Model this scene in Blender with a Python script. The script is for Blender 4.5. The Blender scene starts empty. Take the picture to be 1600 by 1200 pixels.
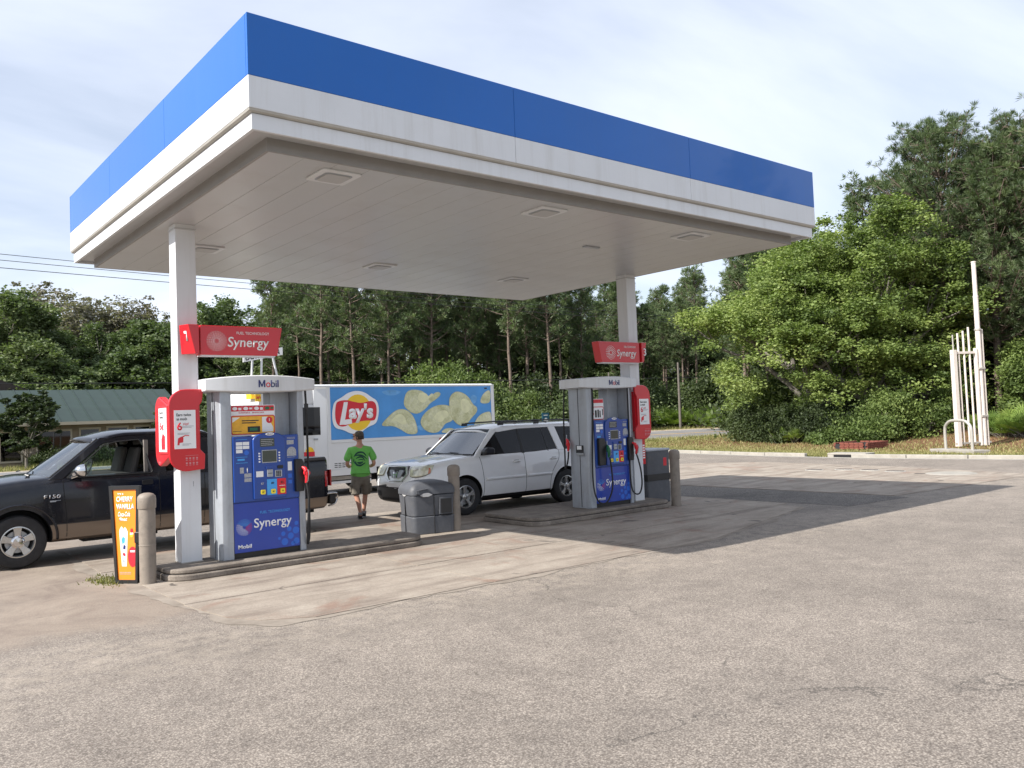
import bpy, bmesh, math, random
import numpy as np
from mathutils import Vector, Matrix
from mathutils.bvhtree import BVHTree

SC = bpy.context.scene
COL = SC.collection
R = math.radians
PI = math.pi

# ------------------------------------------------------------------ camera
H = 1.94
f_px, pitch, roll, yaw = 1301.67, 0.0431, -0.0390, 0.6853
F = Vector((math.sin(yaw)*math.cos(pitch), math.cos(yaw)*math.cos(pitch), math.sin(pitch)))
R0 = Vector((math.cos(yaw), -math.sin(yaw), 0))
U0 = R0.cross(F)
RV = R0*math.cos(roll) + U0*math.sin(roll)
UV = -R0*math.sin(roll) + U0*math.cos(roll)
cam_d = bpy.data.cameras.new('camera')
cam_d.sensor_width = 36.0
cam_d.lens = f_px*36.0/1600.0
cam_d.shift_x = -3.4/1600.0
cam_d.shift_y = -3.87/1600.0
cam_d.clip_start = 0.05
cam_d.clip_end = 3000
cam = bpy.data.objects.new('camera', cam_d)
COL.objects.link(cam)
cam.matrix_world = Matrix(((RV.x, UV.x, -F.x, 0), (RV.y, UV.y, -F.y, 0), (RV.z, UV.z, -F.z, H), (0, 0, 0, 1)))
SC.camera = cam

# ------------------------------------------------------------------ sun and sky
SUN = Vector((-1.0, 0.055, 0.86)).normalized()      # direction towards the sun
sd = bpy.data.lights.new('sun', 'SUN'); sd.energy = 5.0; sd.angle = R(0.55); sd.color = (1.0, 0.955, 0.89)
so = bpy.data.objects.new('sun', sd); COL.objects.link(so)
so.rotation_euler = (-SUN).to_track_quat('-Z', 'Y').to_euler()
so.location = (-20, 0, 30)

world = bpy.data.worlds.new('World'); SC.world = world; world.use_nodes = True
wt = world.node_tree; wt.nodes.clear()
W = lambda t: wt.nodes.new(t)
sky = W('ShaderNodeTexSky'); sky.sky_type = 'NISHITA'; sky.sun_disc = False
sky.sun_elevation = math.asin(SUN.z)
sky.sun_rotation = math.atan2(SUN.x, SUN.y)
sky.altitude = 30; sky.air_density = 1.0; sky.dust_density = 1.2; sky.ozone_density = 1.2
bg1 = W('ShaderNodeBackground'); bg1.inputs['Strength'].default_value = 0.09
wt.links.new(sky.outputs[0], bg1.inputs[0])
# high thin cloud: a soft white veil whose density follows noise stretched over the sky plane
tc = W('ShaderNodeTexCoord')
sep = W('ShaderNodeSeparateXYZ'); wt.links.new(tc.outputs['Generated'], sep.inputs[0])
zz = W('ShaderNodeMath'); zz.operation = 'MAXIMUM'; zz.inputs[1].default_value = 0.0; wt.links.new(sep.outputs[2], zz.inputs[0])
za = W('ShaderNodeMath'); za.operation = 'ADD'; za.inputs[1].default_value = 0.16; wt.links.new(zz.outputs[0], za.inputs[0])
dx = W('ShaderNodeMath'); dx.operation = 'DIVIDE'; wt.links.new(sep.outputs[0], dx.inputs[0]); wt.links.new(za.outputs[0], dx.inputs[1])
dy = W('ShaderNodeMath'); dy.operation = 'DIVIDE'; wt.links.new(sep.outputs[1], dy.inputs[0]); wt.links.new(za.outputs[0], dy.inputs[1])
cmb = W('ShaderNodeCombineXYZ'); wt.links.new(dx.outputs[0], cmb.inputs[0]); wt.links.new(dy.outputs[0], cmb.inputs[1])
mp = W('ShaderNodeMapping'); mp.inputs['Rotation'].default_value = (0, 0, R(35)); mp.inputs['Scale'].default_value = (0.55, 1.0, 1)
wt.links.new(cmb.outputs[0], mp.inputs[0])
nz = W('ShaderNodeTexNoise'); nz.inputs['Scale'].default_value = 0.9; nz.inputs['Detail'].default_value = 7; nz.inputs['Roughness'].default_value = 0.52
nz.inputs['Distortion'].default_value = 0.5
wt.links.new(mp.outputs[0], nz.inputs['Vector'])
rp = W('ShaderNodeValToRGB'); rp.color_ramp.elements[0].position = 0.30; rp.color_ramp.elements[0].color = (0.26, 0.26, 0.26, 1)
rp.color_ramp.elements[1].position = 0.68; rp.color_ramp.elements[1].color = (0.93, 0.93, 0.93, 1)
wt.links.new(nz.outputs[0], rp.inputs[0])
bg2 = W('ShaderNodeBackground'); bg2.inputs['Color'].default_value = (0.765, 0.815, 0.93, 1); bg2.inputs['Strength'].default_value = 0.90
mx = W('ShaderNodeMixShader')
wt.links.new(rp.outputs[0], mx.inputs[0]); wt.links.new(bg1.outputs[0], mx.inputs[1]); wt.links.new(bg2.outputs[0], mx.inputs[2])
wo = W('ShaderNodeOutputWorld'); wt.links.new(mx.outputs[0], wo.inputs[0])

vs = SC.view_settings
vs.view_transform = 'Standard'; vs.look = 'None'; vs.gamma = 1.0; vs.use_curve_mapping = False
vs.exposure = 0.72
SC.cycles.max_bounces = 8; SC.cycles.transparent_max_bounces = 12; SC.cycles.diffuse_bounces = 4
try: SC.cycles.use_denoising = True
except Exception: pass

# ------------------------------------------------------------------ materials
def s2l(c):
    return tuple(((v/12.92) if v <= 0.04045 else ((v+0.055)/1.055)**2.4) for v in c)
def hexc(h):
    return s2l(tuple(int(h[i:i+2], 16)/255 for i in (0, 2, 4)))

def mat(name, base, rough=0.5, metal=0.0, var=0.0, vscale=4.0, bump=0.0, bscale=30.0, coat=0.0, spec=0.5, dirt=None, dirt_amt=0.0, emit=None, rvar=0.0):
    m = bpy.data.materials.new(name); m.use_nodes = True
    nt = m.node_tree; b = nt.nodes['Principled BSDF']
    b.inputs['Base Color'].default_value = (*base, 1); b.inputs['Roughness'].default_value = rough
    b.inputs['Metallic'].default_value = metal; b.inputs['Specular IOR Level'].default_value = spec
    b.inputs['Coat Weight'].default_value = coat; b.inputs['Coat Roughness'].default_value = 0.04
    tcn = nt.nodes.new('ShaderNodeTexCoord')
    col = None
    if var or dirt or rvar:
        n = nt.nodes.new('ShaderNodeTexNoise'); n.inputs['Scale'].default_value = vscale; n.inputs['Detail'].default_value = 6; n.inputs['Roughness'].default_value = 0.62
        nt.links.new(tcn.outputs['Object'], n.inputs['Vector'])
        if var:
            r = nt.nodes.new('ShaderNodeValToRGB')
            r.color_ramp.elements[0].position = 0.3; r.color_ramp.elements[1].position = 0.7
            r.color_ramp.elements[0].color = (*[max(0, c*(1-var)) for c in base], 1)
            r.color_ramp.elements[1].color = (*[min(1, c*(1+var)) for c in base], 1)
            nt.links.new(n.outputs[0], r.inputs[0]); col = r.outputs[0]
        if dirt:
            n2 = nt.nodes.new('ShaderNodeTexNoise'); n2.inputs['Scale'].default_value = vscale*2.3; n2.inputs['Detail'].default_value = 8; n2.inputs['Roughness'].default_value = 0.7
            nt.links.new(tcn.outputs['Object'], n2.inputs['Vector'])
            r2 = nt.nodes.new('ShaderNodeValToRGB'); r2.color_ramp.elements[0].position = 0.5; r2.color_ramp.elements[1].position = 0.75
            r2.color_ramp.elements[0].color = (0, 0, 0, 1); r2.color_ramp.elements[1].color = (dirt_amt,)*3+(1,)
            nt.links.new(n2.outputs[0], r2.inputs[0])
            mxx = nt.nodes.new('ShaderNodeMix'); mxx.data_type = 'RGBA'
            nt.links.new(r2.outputs[0], mxx.inputs[0])
            if col: nt.links.new(col, mxx.inputs[6])
            else: mxx.inputs[6].default_value = (*base, 1)
            mxx.inputs[7].default_value = (*dirt, 1); col = mxx.outputs[2]
        if rvar:
            mr = nt.nodes.new('ShaderNodeMapRange'); mr.inputs[1].default_value = 0.3; mr.inputs[2].default_value = 0.7
            mr.inputs[3].default_value = max(0.02, rough-rvar); mr.inputs[4].default_value = min(1, rough+rvar)
            nt.links.new(n.outputs[0], mr.inputs[0]); nt.links.new(mr.outputs[0], b.inputs['Roughness'])
    if col: nt.links.new(col, b.inputs['Base Color'])
    if bump:
        n3 = nt.nodes.new('ShaderNodeTexNoise'); n3.inputs['Scale'].default_value = bscale; n3.inputs['Detail'].default_value = 4
        nt.links.new(tcn.outputs['Object'], n3.inputs['Vector'])
        bp = nt.nodes.new('ShaderNodeBump'); bp.inputs['Strength'].default_value = bump; bp.inputs['Distance'].default_value = 0.02
        nt.links.new(n3.outputs[0], bp.inputs['Height']); nt.links.new(bp.outputs[0], b.inputs['Normal'])
    if emit:
        b.inputs['Emission Color'].default_value = (*emit[0], 1); b.inputs['Emission Strength'].default_value = emit[1]
    return m

def glass(name, tint, gloss=0.35, rough=0.02, ior=1.5):
    m = bpy.data.materials.new(name); m.use_nodes = True; nt = m.node_tree; nt.nodes.clear()
    tr = nt.nodes.new('ShaderNodeBsdfTransparent'); tr.inputs[0].default_value = (*tint, 1)
    gl = nt.nodes.new('ShaderNodeBsdfGlossy'); gl.inputs['Roughness'].default_value = rough; gl.inputs[0].default_value = (1, 1, 1, 1)
    fr = nt.nodes.new('ShaderNodeFresnel'); fr.inputs[0].default_value = ior
    ma = nt.nodes.new('ShaderNodeMath'); ma.operation = 'MULTIPLY_ADD'; ma.inputs[1].default_value = 0.65; ma.inputs[2].default_value = gloss*0.05
    nt.links.new(fr.outputs[0], ma.inputs[0])
    ms = nt.nodes.new('ShaderNodeMixShader'); nt.links.new(ma.outputs[0], ms.inputs[0])
    nt.links.new(tr.outputs[0], ms.inputs[1]); nt.links.new(gl.outputs[0], ms.inputs[2])
    o = nt.nodes.new('ShaderNodeOutputMaterial'); nt.links.new(ms.outputs[0], o.inputs[0])
    return m

M = {}
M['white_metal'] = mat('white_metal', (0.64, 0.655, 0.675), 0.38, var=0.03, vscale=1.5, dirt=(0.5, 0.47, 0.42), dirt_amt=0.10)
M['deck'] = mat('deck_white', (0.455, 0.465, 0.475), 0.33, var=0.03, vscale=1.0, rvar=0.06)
M['fascia_blue'] = mat('fascia_blue', (0.003, 0.108, 0.43), 0.25, metal=0.0, coat=0.25, spec=0.35, var=0.04, vscale=0.6)
M['shaded_edge'] = mat('shaded_edge_grey', (0.26, 0.25, 0.24), 0.5, var=0.06)  # darker than the deck: shade on its outer edge painted into the colour
M['red'] = mat('sign_red', (0.56, 0.012, 0.022), 0.3, coat=0.3, var=0.04, vscale=3)
M['white'] = mat('print_white', (0.82, 0.82, 0.82), 0.45)
M['paper'] = mat('paper_white', (0.78, 0.79, 0.80), 0.35, coat=0.3)
M['navy'] = mat('print_navy', (0.012, 0.022, 0.13), 0.4)
M['print_black'] = mat('print_black', (0.02, 0.02, 0.022), 0.5)
M['print_grey'] = mat('print_grey', (0.35, 0.36, 0.38), 0.5, var=0.3, vscale=60)
M['print_red'] = mat('print_red', (0.62, 0.015, 0.03), 0.4)
M['print_lightblue'] = mat('print_lightblue', (0.06, 0.35, 0.78), 0.4)
M['print_yellow'] = mat('print_yellow', (0.85, 0.55, 0.02), 0.4)
M['print_amber'] = mat('print_amber', (0.80, 0.42, 0.03), 0.4, var=0.15, vscale=12)
M['sky_print'] = mat('sky_print', (0.065, 0.28, 0.64), 0.4, var=.14, vscale=1.2)
M['disp_blue'] = mat('dispenser_blue', (0.010, 0.058, 0.30), 0.3, coat=0.3, var=0.05, vscale=3, dirt=(0.05, 0.08, 0.2), dirt_amt=0.3)
M['door_blue'] = mat('door_blue_print', (0.012, 0.048, 0.34), 0.28, coat=0.4, var=0.06, vscale=2)
M['bubble'] = mat('bubble_print', (0.022, 0.13, 0.58), 0.3)
M['silver'] = mat('silver_paint', (0.36, 0.385, 0.42), 0.42, metal=0.25, var=0.06, vscale=3, dirt=(0.2, 0.19, 0.17), dirt_amt=0.3)
M['steel'] = mat('brushed_steel', (0.36, 0.37, 0.38), 0.38, metal=0.8, var=0.08, vscale=3)
M['grey_plastic'] = mat('grey_plastic', (0.075, 0.08, 0.092), 0.55, var=0.12, vscale=5, bump=0.15, bscale=90, dirt=(0.18, 0.17, 0.15), dirt_amt=0.25)
M['handle_grey'] = mat('handle_grey', (0.42, 0.42, 0.42), 0.4)
M['black'] = mat('black_plastic', (0.012, 0.012, 0.013), 0.4, var=0.2, vscale=8)
M['rubber'] = mat('rubber', (0.018, 0.018, 0.019), 0.75, var=0.35, vscale=9, bump=0.3, bscale=60)
M['dark'] = mat('deep_dark', (0.006, 0.006, 0.007), 0.8)
M['lcd'] = mat('lcd_screen', (0.05, 0.065, 0.06), 0.15, coat=0.3)
M['red_plastic'] = mat('red_plastic', (0.66, 0.02, 0.03), 0.38)
M['green_plastic'] = mat('green_plastic', (0.01, 0.14, 0.06), 0.38)
M['yellow_plastic'] = mat('yellow_plastic', (0.85, 0.68, 0.03), 0.4)
M['bollard'] = mat('bollard_tan', (0.235, 0.20, 0.165), 0.6, var=0.10, vscale=4, bump=0.15, bscale=50, dirt=(0.10, 0.085, 0.07), dirt_amt=0.5)
M['chrome'] = mat('chrome', (0.62, 0.62, 0.63), 0.08, metal=1.0)
M['alloy'] = mat('alloy', (0.52, 0.52, 0.51), 0.27, metal=0.85, var=0.08, vscale=8)
M['glass_clear'] = glass('glass_clear', (0.72, 0.80, 0.80), 0.8)
M['windscreen'] = glass('windscreen_glass', (0.60, 0.70, 0.70), 4.2)
M['glass_dark'] = glass('glass_dark', (0.10, 0.10, 0.105), 0.0)
M['glass_bld'] = glass('glass_building', (0.12, 0.14, 0.15))
M['wood_pole'] = mat('wood_pole', (0.13, 0.115, 0.10), 0.9, var=0.2, vscale=3)
M['pale_pole'] = mat('pale_painted_pole', (0.66, 0.60, 0.54), 0.5, var=0.05, vscale=4, dirt=(0.3, 0.22, 0.15), dirt_amt=0.3)
M['galv'] = mat('galvanised', (0.42, 0.40, 0.36), 0.5, metal=0.3, var=0.1)

def add_streaks(m, dark, amt, sx=7.0, sz=.35):
    nt = m.node_tree; b = nt.nodes['Principled BSDF']; lk = b.inputs['Base Color'].links[0].from_socket if b.inputs['Base Color'].is_linked else None
    g = nt.nodes.new('ShaderNodeNewGeometry'); mpn = nt.nodes.new('ShaderNodeMapping'); mpn.inputs['Scale'].default_value = (sx, sx, sz); nt.links.new(g.outputs['Position'], mpn.inputs[0])
    n = nt.nodes.new('ShaderNodeTexNoise'); n.inputs['Scale'].default_value = 1.0; n.inputs['Detail'].default_value = 6; n.inputs['Roughness'].default_value = .7; nt.links.new(mpn.outputs[0], n.inputs[0])
    r = nt.nodes.new('ShaderNodeValToRGB'); r.color_ramp.elements[0].position = .5; r.color_ramp.elements[1].position = .75; r.color_ramp.elements[0].color = (0, 0, 0, 1); r.color_ramp.elements[1].color = (amt,)*3+(1,)
    nt.links.new(n.outputs[0], r.inputs[0]); mx_ = nt.nodes.new('ShaderNodeMix'); mx_.data_type = 'RGBA'; nt.links.new(r.outputs[0], mx_.inputs[0])
    if lk: nt.links.new(lk, mx_.inputs[6])
    else: mx_.inputs[6].default_value = b.inputs['Base Color'].default_value
    mx_.inputs[7].default_value = (*dark, 1); nt.links.new(mx_.outputs[2], b.inputs['Base Color'])
add_streaks(M['white_metal'], (0.36, 0.34, 0.30), .28)
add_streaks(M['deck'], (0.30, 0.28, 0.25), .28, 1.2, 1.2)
add_streaks(M['silver'], (0.17, 0.16, 0.14), .35, 9, .8)
add_streaks(M['fascia_blue'], (0.02, 0.12, 0.36), .22, 5, .3)

# ------------------------------------------------------------------ mesh builder
class MB:
    def __init__(s): s.v = []; s.f = []; s.m = []; s.cur = 0
    def add(s, vs_, fs_):
        o = len(s.v); s.v.extend([tuple(v) for v in vs_])
        for f in fs_: s.f.append(tuple(i+o for i in f)); s.m.append(s.cur)
        return s
    def box(s, x0, x1, y0, y1, z0, z1, rz=0, piv=None):
        vs_ = [(x, y, z) for z in (z0, z1) for (x, y) in ((x0, y0), (x1, y0), (x1, y1), (x0, y1))]
        if rz:
            cx, cy = piv if piv else ((x0+x1)/2, (y0+y1)/2); c, sn = math.cos(rz), math.sin(rz)
            vs_ = [(cx+(x-cx)*c-(y-cy)*sn, cy+(x-cx)*sn+(y-cy)*c, z) for x, y, z in vs_]
        return s.add(vs_, [(0, 3, 2, 1), (4, 5, 6, 7), (0, 1, 5, 4), (1, 2, 6, 5), (2, 3, 7, 6), (3, 0, 4, 7)])
    def prism(s, pts, fn, t):
        """pts 2D polygon (CCW seen from the front); fn(a,b,d) -> 3D point, extruded from d=0 to d=t"""
        n = len(pts)
        vs_ = [fn(a, b, 0) for a, b in pts] + [fn(a, b, t) for a, b in pts]
        fs_ = [tuple(range(n)), tuple(range(2*n-1, n-1, -1))] + [((i+1) % n, i, n+i, n+(i+1) % n) for i in range(n)]
        return s.add(vs_, fs_)
    def cyl(s, x, y, z0, z1, r0, r1=None, n=20, cap=True):
        r1 = r0 if r1 is None else r1
        vs_ = [(x+r0*math.cos(2*PI*i/n), y+r0*math.sin(2*PI*i/n), z0) for i in range(n)] + [(x+r1*math.cos(2*PI*i/n), y+r1*math.sin(2*PI*i/n), z1) for i in range(n)]
        fs_ = [(i, (i+1) % n, n+(i+1) % n, n+i) for i in range(n)]
        if cap: fs_ += [tuple(range(n-1, -1, -1)), tuple(range(n, 2*n))]
        return s.add(vs_, fs_)
    def lathe(s, prof, n=24, axis='z', c=(0, 0, 0), closed=False):
        """prof: list of (r, h)"""
        vs_ = []
        for r, h in prof:
            for i in range(n):
                a = 2*PI*i/n; u, w = r*math.cos(a), r*math.sin(a)
                if axis == 'z': p = (c[0]+u, c[1]+w, c[2]+h)
                elif axis == 'y': p = (c[0]+u, c[1]+h, c[2]+w)
                else: p = (c[0]+h, c[1]+u, c[2]+w)
                vs_.append(p)
        fs_ = []
        k = len(prof)
        for j in range(k if closed else k-1):
            j2 = (j+1) % k
            for i in range(n):
                i2 = (i+1) % n
                fs_.append((j*n+i, j*n+i2, j2*n+i2, j2*n+i))
        if not closed:
            if prof[0][0] > 1e-5: fs_.append(tuple(range(n-1, -1, -1)))
            if prof[-1][0] > 1e-5: fs_.append(tuple((k-1)*n+i for i in range(n)))
        return s.add(vs_, fs_)
    def tube(s, path, r, n=8, cap=True):
        path = [Vector(p) for p in path]; k = len(path)
        rr = r if isinstance(r, (list, tuple)) else [r]*k
        vs_ = []; up = None
        for i, p in enumerate(path):
            d = (path[min(i+1, k-1)]-path[max(i-1, 0)])
            d = d.normalized() if d.length > 1e-9 else Vector((0, 0, 1))
            if up is None:
                up = Vector((0, 0, 1)) if abs(d.z) < 0.9 else Vector((1, 0, 0))
            a = d.cross(up)
            if a.length < 1e-6: a = d.cross(Vector((0, 1, 0)))
            a.normalize(); b = a.cross(d).normalized(); up = b
            for j in range(n):
                t = 2*PI*j/n; vs_.append(p+a*(rr[i]*math.cos(t))+b*(rr[i]*math.sin(t)))
        fs_ = [(i*n+j, i*n+(j+1) % n, (i+1)*n+(j+1) % n, (i+1)*n+j) for i in range(k-1) for j in range(n)]
        if cap: fs_ += [tuple(range(n-1, -1, -1)), tuple((k-1)*n+j for j in range(n))]
        return s.add(vs_, fs_)
    def grid(s, P):
        """P: list of rows of 3D points"""
        nr, nc = len(P), len(P[0])
        return s.add([p for row in P for p in row], [(i*nc+j, i*nc+j+1, (i+1)*nc+j+1, (i+1)*nc+j) for i in range(nr-1) for j in range(nc-1)])
    def build(s, name, mats, parent=None, smooth=False, bevel=0.0, loc=(0, 0, 0), rz=0.0, solid=0.0, seg=2, fixn=True):
        me = bpy.data.meshes.new(name)
        me.from_pydata(s.v, [], s.f)
        if not isinstance(mats, (list, tuple)): mats = [mats]
        for m in mats: me.materials.append(m)
        if len(mats) > 1: me.polygons.foreach_set('material_index', s.m)
        if fixn:
            bm = bmesh.new(); bm.from_mesh(me); bmesh.ops.recalc_face_normals(bm, faces=bm.faces); bm.to_mesh(me); bm.free()
        me.validate(); me.update()
        o = bpy.data.objects.new(name, me); COL.objects.link(o)
        o.location = loc; o.rotation_euler = (0, 0, rz)
        if parent: o.parent = parent
        if solid:
            md = o.modifiers.new('solid', 'SOLIDIFY'); md.thickness = solid; md.offset = 0
        if bevel:
            md = o.modifiers.new('bevel', 'BEVEL'); md.width = bevel; md.segments = seg; md.limit_method = 'ANGLE'; md.angle_limit = R(35)
            md.harden_normals = False
        if smooth:
            me.shade_smooth()
            if smooth != 'all': me.set_sharp_from_angle(angle=R(smooth if isinstance(smooth, (int, float)) and smooth > 1 else 38))
        return o

def thing(name, label, cat, loc=(0, 0, 0), rz=0.0, group=None):
    o = bpy.data.objects.new(name, None); COL.objects.link(o)
    o.location = loc; o.rotation_euler = (0, 0, rz); o.empty_display_size = 0.2
    o['label'] = label; o['category'] = cat
    if group: o['group'] = group
    return o
def tag(o, label, cat, group=None):
    o['label'] = label; o['category'] = cat
    if group: o['group'] = group
    return o
def kids(o): return [c for c in o.children]
_children = {}
def dup(root, loc, rz=0.0, scale=1.0, label=None, group=None):
    r = root.copy(); COL.objects.link(r); r.location = loc; r.rotation_euler = (0, 0, rz)
    r.scale = (scale,)*3 if not isinstance(scale, tuple) else scale
    if label: r['label'] = label
    if group: r['group'] = group
    for ch in list(root.children):
        c = ch.copy(); COL.objects.link(c); c.parent = r
        for g in list(ch.children):
            d = g.copy(); COL.objects.link(d); d.parent = c
    return r
def struct(o): o['kind'] = 'structure'; return o
def stuff(o): o['kind'] = 'stuff'; return o

def text_mesh(body, bold=0.0, shear=0.0, extrude=0.0, spacing=1.0):
    cu = bpy.data.curves.new('lettering', 'FONT'); cu.body = body; cu.size = 1.0; cu.offset = bold; cu.shear = shear
    cu.extrude = extrude; cu.space_character = spacing; cu.resolution_u = 3
    ob = bpy.data.objects.new('lettering_tmp', cu); COL.objects.link(ob)
    dg = bpy.context.evaluated_depsgraph_get(); dg.update()
    me = bpy.data.meshes.new_from_object(ob.evaluated_get(dg))
    bpy.data.objects.remove(ob); bpy.data.curves.remove(cu)
    return me
def text(body, parent, m, origin, right, up, height, width=None, bold=0.0, shear=0.0, name='lettering', align='l', depth=0.0015, spacing=1.0):
    """lettering whose capitals are `height` tall, baseline-left at origin (parent's frame)"""
    me = text_mesh(body, bold, shear, 0.0, spacing)
    n = len(me.vertices); co = np.empty(n*3); me.vertices.foreach_get('co', co); co = co.reshape(-1, 3)
    sx = sy = height/0.70
    w = (co[:, 0].max()-co[:, 0].min())
    if width: sx = width/max(w, 1e-6)
    x = (co[:, 0]-co[:, 0].min())*sx
    if align == 'c': x -= w*sx/2
    if align == 'r': x -= w*sx
    y = co[:, 1]*sy
    r = Vector(right).normalized(); u = Vector(up).normalized(); nn = r.cross(u)
    o3 = np.array(origin)
    P = o3 + np.outer(x, r) + np.outer(y, u)
    me.vertices.foreach_set('co', P.ravel()); me.materials.clear(); me.materials.append(m)
    me.update()
    o = bpy.data.objects.new(name, me); COL.objects.link(o); o.parent = parent
    if depth:
        md = o.modifiers.new('solid', 'SOLIDIFY'); md.thickness = depth; md.offset = 0
    return o
XR = (1, 0, 0); ZU = (0, 0, 1)

def disc_pts(cx, cy, rx, ry=None, n=24, a0=0, a1=2*PI):
    ry = rx if ry is None else ry
    return [(cx+rx*math.cos(a0+(a1-a0)*i/n), cy+ry*math.sin(a0+(a1-a0)*i/n)) for i in range(n if abs(a1-a0-2*PI) < 1e-6 else n+1)]
def rrect(x0, x1, z0, z1, r, n=5):
    p = []
    for cx, cz, a in ((x1-r, z1-r, 0), (x0+r, z1-r, PI/2), (x0+r, z0+r, PI), (x1-r, z0+r, 1.5*PI)):
        for i in range(n+1):
            t = a+PI/2*i/n; p.append((cx+r*math.cos(t), cz+r*math.sin(t)))
    return p
def front(y):            # face -y
    return lambda a, b, d: (a, y+d, b)
def sideL(x):            # face -x ; a runs along y (from back to front = left to right)
    return lambda a, b, d: (x+d, a, b)
def plate(name, m, parent, x0, x1, z0, z1, y, t=0.01, r=0.0, bevel=0.0):
    mb = MB(); mb.prism(rrect(x0, x1, z0, z1, r) if r else [(x0, z0), (x1, z0), (x1, z1), (x0, z1)], front(y), t)
    return mb.build(name, m, parent, bevel=bevel)
# ------------------------------------------------------------------ terrain
def ss(t): t = np.clip(t, 0, 1); return t*t*(3-2*t)
def T(x, y):
    x = np.asarray(x, float); y = np.asarray(y, float)
    bank = 0.75*ss((x-38)/11)*(1-ss((y-22)/11))
    road = 0.55*ss((y-37)/20)*ss((x-24)/24)
    return np.maximum(bank, road)
def Tz(x, y): return float(T(x, y))

def pos_tex(nt, scale, detail=5, rough=0.6, kind='noise', dist=0.0, vec=None):
    if vec is None:
        g = nt.nodes.new('ShaderNodeNewGeometry'); vec = g.outputs['Position']
    if kind == 'noise':
        n = nt.nodes.new('ShaderNodeTexNoise'); n.inputs['Detail'].default_value = detail; n.inputs['Roughness'].default_value = rough; n.inputs['Distortion'].default_value = dist
    else:
        n = nt.nodes.new('ShaderNodeTexVoronoi'); n.feature = 'F1'
    n.inputs['Scale'].default_value = scale
    nt.links.new(vec, n.inputs['Vector'])
    return n
def ramp(nt, src, stops):
    r = nt.nodes.new('ShaderNodeValToRGB'); el = r.color_ramp.elements
    while len(el) < len(stops): el.new(0.5)
    for e, (p, c) in zip(el, stops):
        e.position = p; e.color = (*(c if isinstance(c, tuple) else (c,)*3), 1)
    nt.links.new(src, r.inputs[0]); return r.outputs[0]
def mixc(nt, fac, a, b, mode='MIX'):
    m = nt.nodes.new('ShaderNodeMix'); m.data_type = 'RGBA'; m.blend_type = mode
    for k, v in ((0, fac), (6, a), (7, b)):
        if isinstance(v, (float, int)): m.inputs[k].default_value = v
        elif isinstance(v, tuple): m.inputs[k].default_value = (*v, 1)
        else: nt.links.new(v, m.inputs[k])
    return m.outputs[2]
def basemat(name, rough=0.85, spec=0.3):
    m = bpy.data.materials.new(name); m.use_nodes = True; nt = m.node_tree; b = nt.nodes['Principled BSDF']
    b.inputs['Roughness'].default_value = rough; b.inputs['Specular IOR Level'].default_value = spec
    return m, nt, b
def bumpit(nt, b, src, strength, dist=0.01):
    bp = nt.nodes.new('ShaderNodeBump'); bp.inputs['Strength'].default_value = strength; bp.inputs['Distance'].default_value = dist
    nt.links.new(src, bp.inputs['Height']); nt.links.new(bp.outputs[0], b.inputs['Normal'])

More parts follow.
